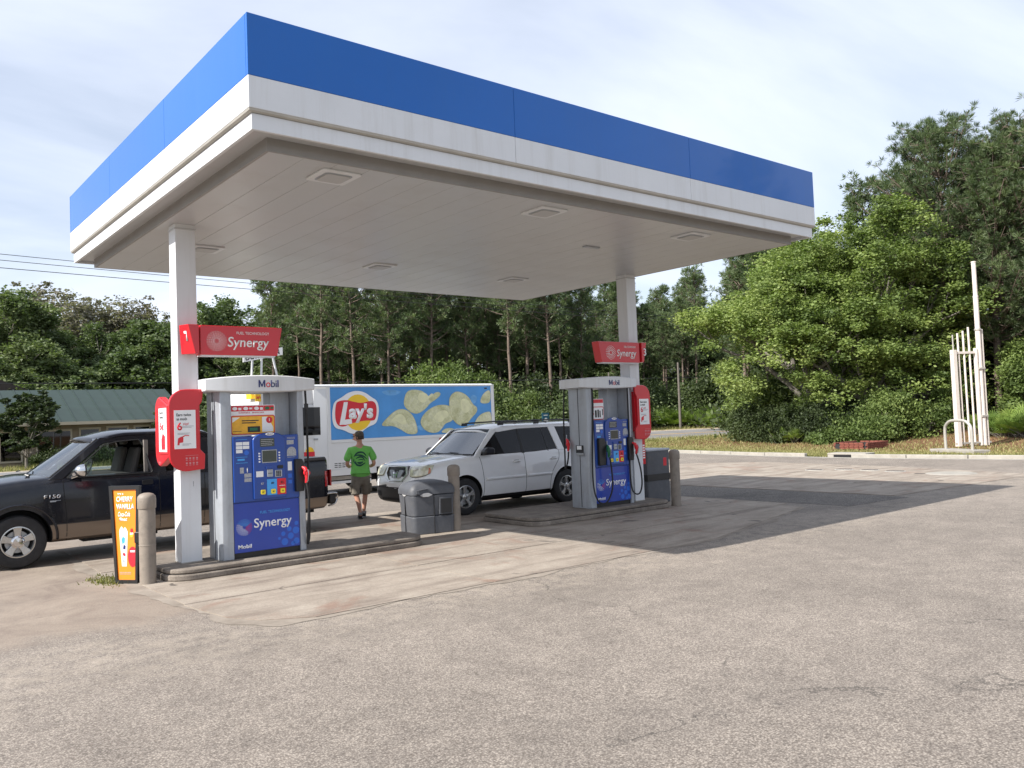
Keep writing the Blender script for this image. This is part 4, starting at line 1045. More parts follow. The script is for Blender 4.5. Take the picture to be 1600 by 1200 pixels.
def btext(s_, m_, a, b_, h_, w=None, **k):
    p = bw(a*Wd/.572, b_, -.0065); return text(s_, t_, m_, p, (1, 0, 0), (-.02, .05, 1), h_, (w*Wd/.572*(.74+.30*b_/HT)) if w else None, **k)
btext('try a', M['white'], .14, 1.135, .03, .12, bold=.02)
btext('CHERRY', M['white'], .11, 1.045, .065, .34, bold=.028)
btext('VANILLA', M['white'], .10, .95, .065, .38, bold=.028)
btext('Coca-Cola', M['white'], .13, .855, .06, .26, bold=.02, shear=.35)
btext('float', M['white'], .15, .80, .04, .18, bold=.03, shear=.2)
def bprism(name, m, pts, d=-.0075, t=.002): 
    mb = MB(); mb.prism(pts, lambda a, b_, dd: bw(a*Wd/.572, b_, d+dd), t); return mb.build(name, m, t_)
bprism('cup_picture', M['white'], [(.17, .22), (.29, .22), (.33, .66), (.30, .70), (.27, .72), (.24, .69), (.20, .73), (.16, .70), (.14, .66)])
bprism('cup_detail', M['print_lightblue'], [(.20, .50), (.26, .52), (.27, .58), (.22, .60), (.18, .56)], -.0085)
bprism('cup_detail', M['navy'], [(.21, .44), (.27, .43), (.28, .48), (.23, .50)], -.0085)
bprism('cup_detail', M['print_red'], [(.20, .36), (.27, .34), (.27, .38), (.21, .40)], -.0085)
bprism('cup_detail', M['print_grey'], [(.19, .27), (.27, .26), (.27, .29), (.20, .31)], -.0085)
bprism('sundae_picture', M['print_amber'], disc_pts(.42, .63, .045, n=16))
bprism('sundae_detail', M['print_red'], [(.39, .66), (.40, .70), (.44, .70), (.455, .66), (.43, .64)], -.0085)
bprism('sundae_detail', M['white'], [(.385, .62), (.46, .63), (.45, .65), (.39, .645)], -.0085)
bprism('price_disc', M['print_red'], disc_pts(.44, .34, .115, .13, 24))
btext('79\u00a2', M['white'], .355, .27, .085, .17, bold=.04)
for q in (.40, .415): bprism('small_print', M['white'], [(.38, q), (.50, q), (.50, q+.007), (.38, q+.007)], -.0085)
for q in (.12, .14): bprism('small_print', M['print_grey'], [(.10, q), (.40, q), (.40, q+.005), (.10, q+.005)])
mb = MB(); mb.tube([(.02, .30, .0), (.03, .09, 1.06)], .016, 8); mb.tube([(Wd-.02, .30, .0), (Wd-.03, .09, 1.06)], .016, 8); mb.build('prop_leg', M['handle_grey'], t_, smooth=40)
MB().box(Wd-.03, Wd+.05, -.02, .08, .52, .66).build('clamp', M['black'], t_, bevel=.008)

# ------------------------------------------------------------------ things by the far kerb
t_ = thing('tube_guard', 'bent pale tube guard on a concrete pad at the kerb', 'barrier', (32.35, 13.65, 0))
ang = math.atan2(13.01-14.28, 31.99-32.65)
mb = MB(); mb.tube(smooth_path([(0, -.68, 0.02), (0, -.68, .8), (0, -.60, 1.02), (0, -.38, 1.16), (0, 0, 1.19), (0, .38, 1.16), (0, .60, 1.02), (0, .68, .8), (0, .68, .02)], 48), .055, 10); o = mb.build('tube', M['galv'], t_, smooth=50)
MB().box(-.35, .35, -1.15, 1.15, -.02, .12).build('pad', M['curb'], t_, bevel=.02)
t_.rotation_euler = (0, 0, ang-PI/2+PI)

t_ = thing('bare_sign_frame', 'tall bare pale pole frame with vertical rods left of the palmetto', 'sign frame', (37.0, 15.05, 0))
t_.rotation_euler = (0, 0, math.atan2(14.8-15.3, 37.5-36.5))
mb = MB(); mb.box(-.76, -.58, -.10, .10, 0, 4.05); mb.build('column', M['pale_pole'], t_, bevel=.01)
mb = MB(); mb.box(.38, .46, -.09, .09, 0, 4.1); mb.build('column', M['pale_pole'], t_, bevel=.01)
mb = MB(); mb.cyl(.60, 0, 0, 4.9, .105, n=16); mb.cyl(.60, 0, 4.9, 6.3, .10, n=16); mb.build('tall_pole', M['pale_pole'], t_, smooth=40)
mb = MB(); mb.cyl(.60, 0, 6.3, 7.75, .088, n=16); mb.cyl(.60, 0, 6.26, 6.34, .108, n=16); mb.cyl(.60, 0, 7.75, 7.80, .10, n=16); mb.build('pole_extension', M['pale_pole'], t_, smooth=40)
MB().box(.735, .80, -.06, .06, 0, 4.9).build('column', M['pale_pole'], t_, bevel=.01)
mb = MB(); mb.cyl(.60, 0, 4.86, 4.94, .135, n=16); mb.box(.46, .76, -.13, .13, 1.2, 1.28); mb.box(.46, .76, -.13, .13, 3.2, 3.28); mb.build('bracket', M['galv'], t_, bevel=.005)
for x, zt in ((-.40, 4.75), (-.13, 4.85), (.14, 5.0)):
    mb = MB(); mb.tube([(x, .0, .05), (x-.02, 0, zt)], .042, 8); mb.build('rod', M['pale_pole'], t_, smooth=50)
MB().tube([(-.53, .12, .05), (-.56, .12, 4.7)], .03, 8).build('rod', M['galv'], t_, smooth=50)
mb = MB(); mb.box(-.78, .45, -.05, .05, 3.88, 3.98); mb.build('crossbar', M['pale_pole'], t_)
mb = MB(); mb.box(-.78, .9, -.05, .05, .10, .17); mb.build('bottom_bar', M['galv'], t_)

# brick surround with brick-by-brick courses
M['brick'] = mat('brick_red', (0.20, 0.062, 0.042), 0.9, var=0.35, vscale=6, bump=.3, bscale=40)
t_ = thing('brick_planter', 'low rectangular red brick box on the verge', 'planter', (34.9, 18.85, 0))
t_.rotation_euler = (0, 0, R(2))
rb = random.Random(5); bme = None
def brick(x, y, z, rz_):
    global bme
    if bme is None:
        o = MB().box(-.10, .10, -.05, .05, 0, .062).build('brick', M['brick'], t_, bevel=.006, seg=1); bme = o
    else:
        o = bme.copy(); COL.objects.link(o)
    o.location = (x+rb.uniform(-.006, .006), y+rb.uniform(-.006, .006), z); o.rotation_euler = (0, 0, rz_+rb.uniform(-.02, .02))
lx, ly = .95, .72
for c in range(4):
    z = .01+c*.072; off = .105*(c % 2)
    n = int(2*lx/.21)
    for i in range(n):
        brick(-lx+.1+i*.213+off*.5, -ly, z, 0); brick(-lx+.1+i*.213+off*.5, ly, z, 0)
    n = int((2*ly-.2)/.21)
    for i in range(n):
        brick(-lx, -ly+.20+i*.213+off*.3, z, PI/2); brick(lx, -ly+.20+i*.213+off*.3, z, PI/2)
MB().box(-lx+.02, lx-.02, -ly+.02, ly-.02, -.02, .22).build('mortar_fill', M['rubber'], t_)

t_ = thing('storm_inlet', 'dark open storm drain inlet in the kerb by the brick box', 'drain', (28.85, 16.1, 0))
MB().box(-.12, .55, -.75, .75, .10, .16).build('cover_slab', M['curb'], t_, bevel=.015)
MB().box(-.10, .5, -.5, .5, -.04, .10).build('opening', M['dark'], t_)
for s in (-1, 1): MB().box(-.12, .5, s*.62-.12, s*.62+.12, -.04, .10).build('side_block', M['curb'], t_, bevel=.01)

# ------------------------------------------------------------------ the man walking between the cars
def skin_obj(name, m, joints, edges, parent, sub=2, root=0):
    me = bpy.data.meshes.new(name); me.from_pydata([j[0] for j in joints], edges, [])
    o = bpy.data.objects.new(name, me); COL.objects.link(o)
    o.modifiers.new('skin', 'SKIN'); sm = o.modifiers.new('sub', 'SUBSURF'); sm.levels = sub; sm.render_levels = sub
    for i, j in enumerate(joints):
        r_ = j[1]; sv = me.skin_vertices[0].data[i]; sv.radius = r_ if isinstance(r_, tuple) else (r_, r_); sv.use_root = (i == root)
    dg = bpy.context.evaluated_depsgraph_get(); dg.update()
    me2 = bpy.data.meshes.new_from_object(o.evaluated_get(dg)); bpy.data.objects.remove(o)
    me2.materials.clear(); me2.materials.append(m); me2.shade_smooth()
    o2 = bpy.data.objects.new(name, me2); COL.objects.link(o2); o2.parent = parent
    return o2
M['skin'] = mat('skin', (0.50, 0.26, 0.18), 0.55, var=.08, vscale=12)
M['shirt'] = mat('green_shirt', (0.16, 0.50, 0.10), 0.85, var=.10, vscale=9, bump=.5, bscale=14)
M['shirt_print'] = mat('shirt_print', (0.02, 0.075, 0.06), 0.85, var=.4, vscale=25)
M['shorts'] = mat('khaki_shorts', (0.175, 0.155, 0.125), 0.9, var=.18, vscale=14, bump=.6, bscale=22)
M['cap'] = mat('cap_cloth', (0.085, 0.07, 0.055), 0.9, var=.35, vscale=40)
M['hair'] = mat('hair', (0.05, 0.035, 0.025), 0.8, var=.3, vscale=60)
M['shoe'] = mat('shoe', (0.02, 0.02, 0.022), 0.6)
M['sock'] = mat('sock', (0.30, 0.30, 0.30), 0.9)
man = thing('person', 'man in lime green t-shirt, grey shorts and dark cap seen from behind', 'person', (8.32, 15.25, 0.011), rz=R(-24))
# local frame: he faces +y (away from the camera), x is his right... (world-turned by rz)
J = [((0, 0, .93), (.135, .10)), ((0, .0, 1.10), (.145, .10)), ((0, -.01, 1.28), (.155, .105)), ((0, -.015, 1.42), (.13, .085)), ((0, -.005, 1.50), (.055, .055)), ((0, .01, 1.56), (.052, .055)), ((-.005, .02, 1.63), (.072, .088)), ((-.005, .015, 1.71), (.062, .078)),
     ((-.17, -.01, 1.41), .062), ((-.235, -.02, 1.25), .048), ((-.265, -.01, 1.10), .040), ((-.21, .13, 1.05), .036), ((-.12, .24, 1.09), .026),
     ((.17, -.01, 1.41), .062), ((.245, -.03, 1.25), .048), ((.285, -.02, 1.09), .040), ((.22, .12, 1.04), .036), ((.12, .23, 1.08), .026),
     ((-.095, .0, .86), .092), ((-.10, -.02, .66), .078), ((-.105, -.03, .49), .056), ((-.06, -.06, .32), .053), ((-.03, -.10, .10), .034), ((-.03, -.10, .05), .036), ((-.045, .02, .035), .030),
     ((.095, .0, .86), .092), ((.10, .07, .66), .078), ((.095, .12, .49), .056), ((.075, .11, .32), .052), ((.055, .13, .12), .034), ((.055, .13, .07), .036), ((.07, .25, .04), .030)]
Ed = [(0, 1), (1, 2), (2, 3), (3, 4), (4, 5), (5, 6), (6, 7), (3, 8), (8, 9), (9, 10), (10, 11), (11, 12), (3, 13), (13, 14), (14, 15), (15, 16), (16, 17),
      (0, 18), (18, 19), (19, 20), (20, 21), (21, 22), (22, 23), (23, 24), (0, 25), (25, 26), (26, 27), (27, 28), (28, 29), (29, 30), (30, 31)]
body = skin_obj('body', M['skin'], J, Ed, man)
g_ = 1.0
shirt = skin_obj('shirt', M['shirt'], [((0, 0, .80), (.20, .15)), ((0, 0, .92), (.20, .15)), ((0, .0, 1.08), (.195, .140)), ((0, -.01, 1.26), (.20, .138)), ((0, -.015, 1.40), (.165, .115)), ((0, -.005, 1.475), (.085, .080)),
      ((-.19, -.01, 1.385), .085), ((-.245, -.02, 1.27), .080), ((-.28, -.025, 1.16), .078), ((.19, -.01, 1.385), .085), ((.255, -.03, 1.27), .080), ((.29, -.035, 1.155), .078)],
      [(0, 1), (1, 2), (2, 3), (3, 4), (4, 5), (4, 6), (6, 7), (7, 8), (4, 9), (9, 10), (10, 11)], man, root=2)
shorts = skin_obj('shorts', M['shorts'], [((0, 0, .95), (.188, .142)), ((0, 0, .80), (.18, .135)), ((-.10, .0, .76), .115), ((-.11, -.02, .62), .105), ((-.115, -.03, .505), .098), ((-.118, -.035, .47), .095), ((.10, .03, .76), .115), ((.11, .065, .62), .105), ((.11, .10, .505), .098), ((.11, .105, .47), .095)],
      [(0, 1), (1, 2), (2, 3), (3, 4), (4, 5), (1, 6), (6, 7), (7, 8), (8, 9)], man)
for (x, y, z) in ((-.205, -.02, .63), (.205, .06, .63)): MB().box(x-.02, x+.02, y-.06, y+.06, z-.09, z+.07).build('cargo_pocket', M['shorts'], man, bevel=.012)
# head turned left: nose, ear, cap with brim
hd = Vector((-.005, .015, 1.66)); a_ = R(60)      # turned from +y towards -x
fd = Vector((-math.sin(a_), math.cos(a_), 0)); sdv = Vector((math.cos(a_), math.sin(a_), 0))
def hp(f_, s_, z_): return tuple(hd+fd*f_+sdv*s_+Vector((0, 0, z_)))
skin_obj('face', M['skin'], [(hp(.02, 0, .0), (.078, .078)), (hp(.035, 0, -.05), (.062, .062)), (hp(.05, 0, -.10), (.042, .042)), (hp(.03, 0, .04), (.075, .075))], [(3, 0), (0, 1), (1, 2)], man)
mb = MB(); mb.add([hp(.095, 0, .01), hp(.12, 0, -.035), hp(.09, .018, -.045), hp(.09, -.018, -.045)], [(0, 1, 2), (0, 3, 1), (1, 3, 2)]); mb.build('nose', M['skin'], man, smooth='all')
for s in (-1, 1):
    mb = MB(); mb.lathe([(.001, -.006), (.022, -.004), (.022, .004), (.001, .006)], 10, 'x', hp(0, s*.082, -.02)); mb.build('ear', M['skin'], man, smooth='all')
    mb = MB(); mb.lathe([(.001, -.003), (.009, 0), (.001, .003)], 8, 'y', hp(.088, s*.03, .005)); mb.build('eye', M['dark'], man)
mb = MB(); mb.box(-.02, .02, -.002, .002, -.003, .003); o = mb.build('mouth', M['cap'], man); o.location = hp(.094, 0, -.075); o.rotation_euler = (0, 0, a_)
mb = MB(); mb.lathe([(.086, -.055), (.089, -.02), (.088, .02)], 18); o = mb.build('hair', M['hair'], man, smooth='all'); o.location = hp(-.015, 0, .0)
mb = MB(); mb.lathe([(.094, .0), (.095, .03), (.088, .065), (.068, .092), (.035, .107), (.0, .11)], 22); o = mb.build('cap', M['cap'], man, smooth='all'); o.location = hp(-.005, 0, .012)
mb = MB(); P = [(.0+.10*math.cos(t)*.85, .08+.085*math.sin(t)) for t in [PI*k/10 for k in range(11)]]; mb.prism([( -.08, .06)]+[(.08, .06)]+P[0:], lambda a, b_, d: (a, b_, d), .008)
o = mb.build('cap_brim', M['cap'], man); o.location = hp(.0, 0, .018); o.rotation_euler = (R(-8), 0, a_)
# print on the back of the shirt, following the cloth
def bvh_of(o):
    dg = bpy.context.evaluated_depsgraph_get(); dg.update(); oe = o.evaluated_get(dg); me = oe.to_mesh()
    b_ = BVHTree.FromPolygons([tuple(v.co) for v in me.vertices], [tuple(p.vertices) for p in me.polygons]); oe.to_mesh_clear(); return b_
bv = bvh_of(shirt)
mb = MB()
def sp(a, z):
    h = bv.ray_cast(Vector((a, -1, z)), Vector((0, 1, 0)))
    return tuple((h[0] if h[0] else Vector((a, -.13, z)))+Vector((0, -.005, 0)))
def strip(path, w, n=18):
    P = smooth_path([(a, 0, z) for a, z in path], n); rows = []
    for i, p in enumerate(P):
        q = P[min(i+1, n)]-P[max(i-1, 0)]; nn = Vector((-q.z, 0, q.x)).normalized(); ww = w*(.35+.65*math.sin(PI*i/n))
        rows.append([sp(p.x+nn.x*ww, p.z+nn.z*ww), sp(p.x-nn.x*ww, p.z-nn.z*ww)])
    mb.grid(rows)
strip([(-.13, 1.26), (-.06, 1.335), (.05, 1.34), (.12, 1.26)], .018)
strip([(-.11, 1.28), (-.04, 1.29), (.05, 1.27), (.13, 1.20)], .016)
strip([(-.09, 1.22), (-.03, 1.25), (.04, 1.24), (.09, 1.17)], .014)
strip([(-.10, 1.17), (-.08, 1.10), (.0, 1.08), (.09, 1.13)], .020)
strip([(-.07, 1.14), (-.01, 1.13), (.05, 1.15)], .022)
strip([(-.13, 1.22), (-.13, 1.16), (-.10, 1.11)], .010)
strip([(-.05, 1.19), (.01, 1.20), (.06, 1.19)], .010)
mb.build('shirt_print', M['shirt_print'], man)
# hands with fingers, forearms folded in front
for s in (-1, 1):
    base_ = Vector((s*.12, .235, 1.085)); d_ = Vector((-s*.7, .5, .1)).normalized(); upv = Vector((0, 0, 1))
    jj = [(tuple(base_), .026), (tuple(base_+d_*.045), (.022, .034)), (tuple(base_+d_*.085), (.016, .036))]; ee = [(0, 1), (1, 2)]
    for k, ln in enumerate((.062, .072, .068, .052)):
        o_ = upv*(.028-.019*k); i0 = len(jj)
        p1 = base_+d_*.095+o_; p2 = p1+d_*ln*.5+Vector((0, .008, 0)); p3 = p2+d_*ln*.35+Vector((0, -.02, 0))
        jj += [(tuple(p1), .0095), (tuple(p2), .009), (tuple(p3), .0078)]; ee += [(2, i0), (i0, i0+1), (i0+1, i0+2)]
    i0 = len(jj); jj += [(tuple(base_+d_*.03+upv*.04), .012), (tuple(base_+d_*.065+upv*.065), .010)]; ee += [(0, i0), (i0, i0+1)]
    skin_obj('hand', M['skin'], jj, ee, man, sub=1)
for (x, y, dy_) in ((-.035, -.10, 1), (.06, .13, 1)):
    heel = 0.0
    skin_obj('shoe', M['shoe'], [((x, y-.03, .055), (.045, .05)), ((x, y+.04, .055), (.048, .045)), ((x-.005, y+.13, .038), (.048, .034)), ((x-.005, y+.19, .032), (.04, .026))], [(0, 1), (1, 2), (2, 3)], man)
    MB().cyl(x, y, .08, .13, .046, .048, n=14).build('sock', M['sock'], man, smooth='all')
    MB().box(x-.046, x+.046, y-.075, y+.20, .0, .022).build('sole', M['sock'] if x > 0 else M['black'], man, bevel=.012)
# ------------------------------------------------------------------ vehicles
M['paint_white'] = mat('paint_white', (0.80, 0.805, 0.80), 0.28, coat=1.0, var=.02, vscale=2, dirt=(0.42, 0.39, 0.34), dirt_amt=.08)
M['paint_black'] = mat('paint_black', (0.007, 0.008, 0.013), 0.15, coat=0.3, spec=0.35, var=.2, vscale=2, dirt=(0.06, 0.055, 0.05), dirt_amt=.25)
M['paint_tan'] = mat('paint_tan', (0.17, 0.128, 0.096), 0.32, metal=.3, coat=.8, var=.06, vscale=2, dirt=(0.15, 0.12, 0.09), dirt_amt=.3)
M['trim'] = mat('black_trim', (0.016, 0.016, 0.017), 0.55, var=.2, vscale=6)
M['seat'] = mat('seat_cloth', (0.06, 0.055, 0.05), 0.9)
M['seat_pale'] = mat('seat_pale', (0.20, 0.18, 0.16), 0.9)
M['lamp_clear'] = mat('headlamp_lens', (0.55, 0.54, 0.40), 0.12, coat=1.0, var=.35, vscale=9)
M['lamp_amber'] = mat('amber_lens', (0.50, 0.13, 0.03), 0.2, coat=1.0)
M['lamp_red'] = mat('red_lens', (0.42, 0.008, 0.012), 0.2, coat=1.0)
M['van_white'] = mat('van_white', (0.68, 0.69, 0.69), 0.4, var=.02, vscale=.8, dirt=(0.5, 0.48, 0.44), dirt_amt=.10)

def apply_mods(o):
    dg = bpy.context.evaluated_depsgraph_get(); dg.update()
    me = bpy.data.meshes.new_from_object(o.evaluated_get(dg), depsgraph=dg)
    o.modifiers.clear(); o.data = me
    return o
def loft_body(name, keys, step, parent, mats, facemat, cuts, sub=1):
    """keys: (x, half ring [(y,z)...] from bottom centre to top centre)"""
    xs = [k[0] for k in keys]
    X = sorted(set([round(x, 4) for x in xs]+[round(v, 4) for v in np.arange(xs[0], xs[-1], step)]))
    X = [x for i, x in enumerate(X) if i == 0 or x-X[i-1] > step*.25 or x in xs]
    K = np.array([k[1] for k in keys]); n = K.shape[1]
    rings = []
    for x in X:
        h = [(np.interp(x, xs, K[:, j, 0]), np.interp(x, xs, K[:, j, 1])) for j in range(n)]
        ring = [(x, -y, z) for y, z in h]+[(x, y, z) for y, z in h[-2:0:-1]]
        rings.append(ring)
    m_ = len(rings[0]); mb = MB()
    mb.v = [p for r_ in rings for p in r_]
    for i in range(len(rings)-1):
        for j in range(m_):
            jj = j if j < n-1 else 2*(n-1)-1-j
            mb.f.append((i*m_+j, i*m_+(j+1) % m_, (i+1)*m_+(j+1) % m_, (i+1)*m_+j)); mb.m.append(facemat((X[i]+X[i+1])/2, jj))
    mb.f.append(tuple(range(m_))); mb.m.append(facemat(X[0], 3)); mb.f.append(tuple((len(rings)-1)*m_+j for j in range(m_-1, -1, -1))); mb.m.append(facemat(X[-1], 3))
    o = mb.build(name, mats, None, smooth=35)
    if sub:
        md = o.modifiers.new('s', 'SUBSURF'); md.levels = sub; md.render_levels = sub; apply_mods(o)
    for cb in cuts:
        c = cb.build('cutter', M['dark'], None)
        md = o.modifiers.new('b', 'BOOLEAN'); md.operation = 'DIFFERENCE'; md.object = c; md.solver = 'EXACT'; md.material_mode = 'TRANSFER'
        apply_mods(o); bpy.data.objects.remove(c)
    o.data.shade_smooth(); o.data.set_sharp_from_angle(angle=R(32))
    o.parent = parent
    return o
def bvh_mesh(o):
    me = o.data
    return BVHTree.FromPolygons([tuple(v.co) for v in me.vertices], [tuple(p.vertices) for p in me.polygons])
def hit(bv, p, d, off):
    d = Vector(d).normalized(); p = Vector(p)
    h = bv.ray_cast(p-d*1.5, d)
    if h[0] is None: return p
    return h[0]-d*off
def patch(bv, top, bot, n, m_, d, off, sm=True):
    """grid between two polylines, laid onto the body"""
    T_ = smooth_path(top, n) if sm and len(top) > 2 else [Vector(top[0]).lerp(Vector(top[-1]), i/n) for i in range(n+1)] if len(top) == 2 else lin_path(top, n)
    B_ = smooth_path(bot, n) if sm and len(bot) > 2 else [Vector(bot[0]).lerp(Vector(bot[-1]), i/n) for i in range(n+1)] if len(bot) == 2 else lin_path(bot, n)
    mb = MB(); mb.grid([[hit(bv, T_[i].lerp(B_[i], j/m_), d, off) for j in range(m_+1)] for i in range(n+1)])
    return mb
def lin_path(pts, n):
    pts = [Vector(p) for p in pts]; L = [0]
    for a, b_ in zip(pts[:-1], pts[1:]): L.append(L[-1]+(b_-a).length)
    out = []
    for i in range(n+1):
        s = L[-1]*i/n
        for k in range(len(pts)-1):
            if s <= L[k+1]+1e-9: out.append(pts[k].lerp(pts[k+1], (s-L[k])/max(1e-9, L[k+1]-L[k]))); break
    return out
def ribbon(bv, path, w, d, off, n=24, curve=True):
    P = smooth_path(path, n) if curve and len(path) > 2 else lin_path(path, n)
    rows = []
    dv = Vector(d).normalized()
    for i, p in enumerate(P):
        t = (P[min(i+1, n)]-P[max(i-1, 0)]).normalized(); s = t.cross(dv).normalized()*w/2
        rows.append([hit(bv, p+s, d, off), hit(bv, p-s, d, off)])
    return MB().grid(rows)
def wheel(parent, x, y, z, r, w, rr, side, kind, steer=0.0):
    """side=-1: outer face to -y"""
    rot = (0 if side < 0 else PI)+steer
    mb = MB(); h = w/2
    prof = [(rr, -h+.02), (rr+.02, -h+.004), (r-.05, -h), (r-.018, -h+.012), (r, -h+.045)]
    for k in range(4):
        a = -h+.05+(w-.10)*k/4; b_ = a+(w-.10)/4
        prof += [(r, a), (r, b_-.012), (r-.009, b_-.010), (r-.009, b_-.002)]
    prof += [(r, h-.045), (r-.018, h-.012), (r-.05, h), (rr+.02, h-.004), (rr, h-.02)]
    mb.lathe(prof, 44, 'y', closed=True)
    o = mb.build('wheel', M['rubber'], parent, smooth=35); o.location = (x, y, z); o.rotation_euler = (0, 0, rot)
    mb = MB(); mb.lathe([(rr+.004, -h+.012), (rr-.012, -h+.010), (rr-.022, -h+.035), (rr-.03, h-.03), (rr+.003, h-.02)], 40, 'y', closed=False); mb.f = mb.f[:-2]
    mb.build('rim', M['alloy'], o, smooth=40)
    mb = MB(); ns = 5
    for k in range(ns):
        a = 2*PI*k/ns+PI/2; ca, sa = math.cos(a), math.sin(a)
        if kind == 'suv': W0, W1 = .030, .052
        else: W0, W1 = .045, .062
        def q(rad, s, yy): return (ca*rad-sa*s, yy, sa*rad+ca*s)
        yo = -h+.028; yi = -h+.045
        P = [q(.03, -W0, yi-.012), (q(rr*.55, -W0*.9, yo)), q(rr-.008, -W1, yo-.004), q(rr-.008, W1, yo-.004), q(rr*.55, W0*.9, yo), q(.03, W0, yi-.012)]
        Q = [(p[0], p[1]+.035, p[2]) for p in P]; n = 6
        mb.add(P+Q, [tuple(range(n)), tuple(range(2*n-1, n-1, -1))]+[(i, n+i, n+(i+1) % n, (i+1) % n) for i in range(n)])
    mb.build('spokes', M['alloy'], o, bevel=.006, smooth=30)
    mb = MB(); rc = .045 if kind == 'suv' else .07
    mb.lathe([(rc+.03, -h+.045), (rc+.02, -h+.026), (rc, -h+.020), (rc-.008, -h+.010), (0, -h+.006)], 24, 'y'); mb.build('hub_cap', M['chrome'] if kind != 'suv' else M['alloy'], o, smooth=40)
    mb = MB()
    for k in range(5):
        a = 2*PI*(k+.5)/5+PI/2; rad = rc+.022
        mb.lathe([(.009, -h+.03), (.009, -h+.016), (0, -h+.014)], 8, 'y', (rad*math.cos(a), 0, rad*math.sin(a)))
    mb.build('lug_nuts', M['steel'], o, smooth=40)
    mb = MB(); mb.lathe([(0, -h+.09), (rr*.72, -h+.09), (rr*.72, -h+.11), (0, -h+.11)], 28, 'y'); mb.build('brake_disc', M['steel'], o)
    mb = MB(); mb.lathe([(0, .02), (rr-.02, .02), (rr-.02, .03), (0, .03)], 24, 'y'); mb.build('wheel_back', M['dark'], o)
    return o
def seat(parent, x, y, z, m):
    mb = MB(); mb.box(x-.25, x+.28, y-.25, y+.25, z-.14, z); mb.build('seat_cushion', m, parent, bevel=.05)
    mb = MB(); P = [(x+.16, z-.05), (x+.28, z-.05), (x+.42, z+.56), (x+.32, z+.58)]; mb.prism(P, lambda a, b_, d: (a, y-.24+d, b_), .48); mb.build('seat_back', m, parent, bevel=.05)
    mb = MB(); P = [(x+.34, z+.60), (x+.43, z+.60), (x+.47, z+.80), (x+.38, z+.80)]; mb.prism(P, lambda a, b_, d: (a, y-.13+d, b_), .26); mb.build('headrest', m, parent, bevel=.035)
def pane(parent, name, m, poly, yf, s, inset=.012, t=.005):
    mb = MB(); mb.prism(poly, lambda a, b_, d: (a, s*(yf(b_)-inset-d), b_), t); return mb.build(name, m, parent)
def frame_piece(parent, name, m, poly, yf, s, t=.05, out=0.0, bevel=.012):
    mb = MB(); mb.prism(poly, lambda a, b_, d: (a, s*(yf(b_)+out-d), b_), t); return mb.build(name, m, parent, bevel=bevel, smooth=30)

# ---------------- white SUV
suv = thing('suv', 'white four door suv with roof rails parked facing left behind the right pump', 'car', (9.85, 14.70, 0.012))
def ring(wb, zb, w, z1, w2, z2, wt, zt, wh, zh, zc):
    return [(0, zb), (wb, zb), (w-.03, zb+.05), (w, z1), (w2, z2), (wt, zt), (wt-.05, zt+.028), (wh, zh), (0, zc)]
KS = [(-1.055, ring(.30, .635, .38, .66, .38, .672, .30, .69, .2, .70, .70)),
      (-1.04, ring(.50, .38, .66, .655, .64, .675, .50, .70, .35, .715, .72)),
      (-1.015, ring(.62, .32, .82, .65, .80, .69, .70, .78, .38, .80, .81)),
      (-.965, ring(.66, .29, .89, .645, .88, .72, .80, .92, .42, .97, .99)),
      (-.90, ring(.70, .28, .93, .64, .925, .76, .86, 1.00, .50, 1.045, 1.06)),
      (-.79, ring(.72, .27, .96, .63, .955, .80, .90, 1.045, .50, 1.085, 1.10)),
      (-.5, ring(.76, .26, .985, .60, .975, .82, .925, 1.085, .50, 1.135, 1.15)),
      (-.1, ring(.78, .26, .998, .60, .985, .86, .935, 1.125, .52, 1.18, 1.195)),
      (.3, ring(.78, .26, .998, .60, .985, .88, .94, 1.155, .60, 1.21, 1.225)),
      (.5, ring(.78, .26, .995, .60, .985, .88, .94, 1.165, .66, 1.205, 1.21)),
      (.62, ring(.78, .26, .995, .60, .985, .88, .94, 1.168, .70, 1.18, 1.18)),
      (2.5, ring(.78, .26, .995, .60, .985, .88, .94, 1.195, .70, 1.20, 1.20)),
      (3.4, ring(.76, .28, .985, .60, .975, .88, .93, 1.20, .70, 1.20, 1.20)),
      (3.72, ring(.70, .34, .94, .60, .94, .88, .90, 1.19, .66, 1.19, 1.19)),
      (3.88, ring(.6, .40, .86, .60, .86, .84, .80, 1.12, .55, 1.14, 1.14))]
def fm(x, j): return 1 if (j <= 1 or (j == 2 and (x < -.42 or x > 3.5))) else 0
def archcut(x, w, r=.425, z=.385):
    out = []
    for s in (-1, 1):
        mb = MB(); mb.lathe([(r, -.22), (r, .22)], 36, 'y', (x, s*(w-.10), z)); out.append(mb)
    return out
suvb = loft_body('body', KS, .12, suv, [M['paint_white'], M['trim'], M['dark']], fm, archcut(0, .99)+archcut(2.775, .99))
bv = bvh_mesh(suvb)
for s, st in ((-1, 0), (1, 0)):
    wheel(suv, 0, s*.865, .372, .372, .245, .225, s, 'suv'); wheel(suv, 2.775, s*.865, .372, .372, .245, .225, s, 'suv')
gy = lambda z: .935-(z-1.17)*.34
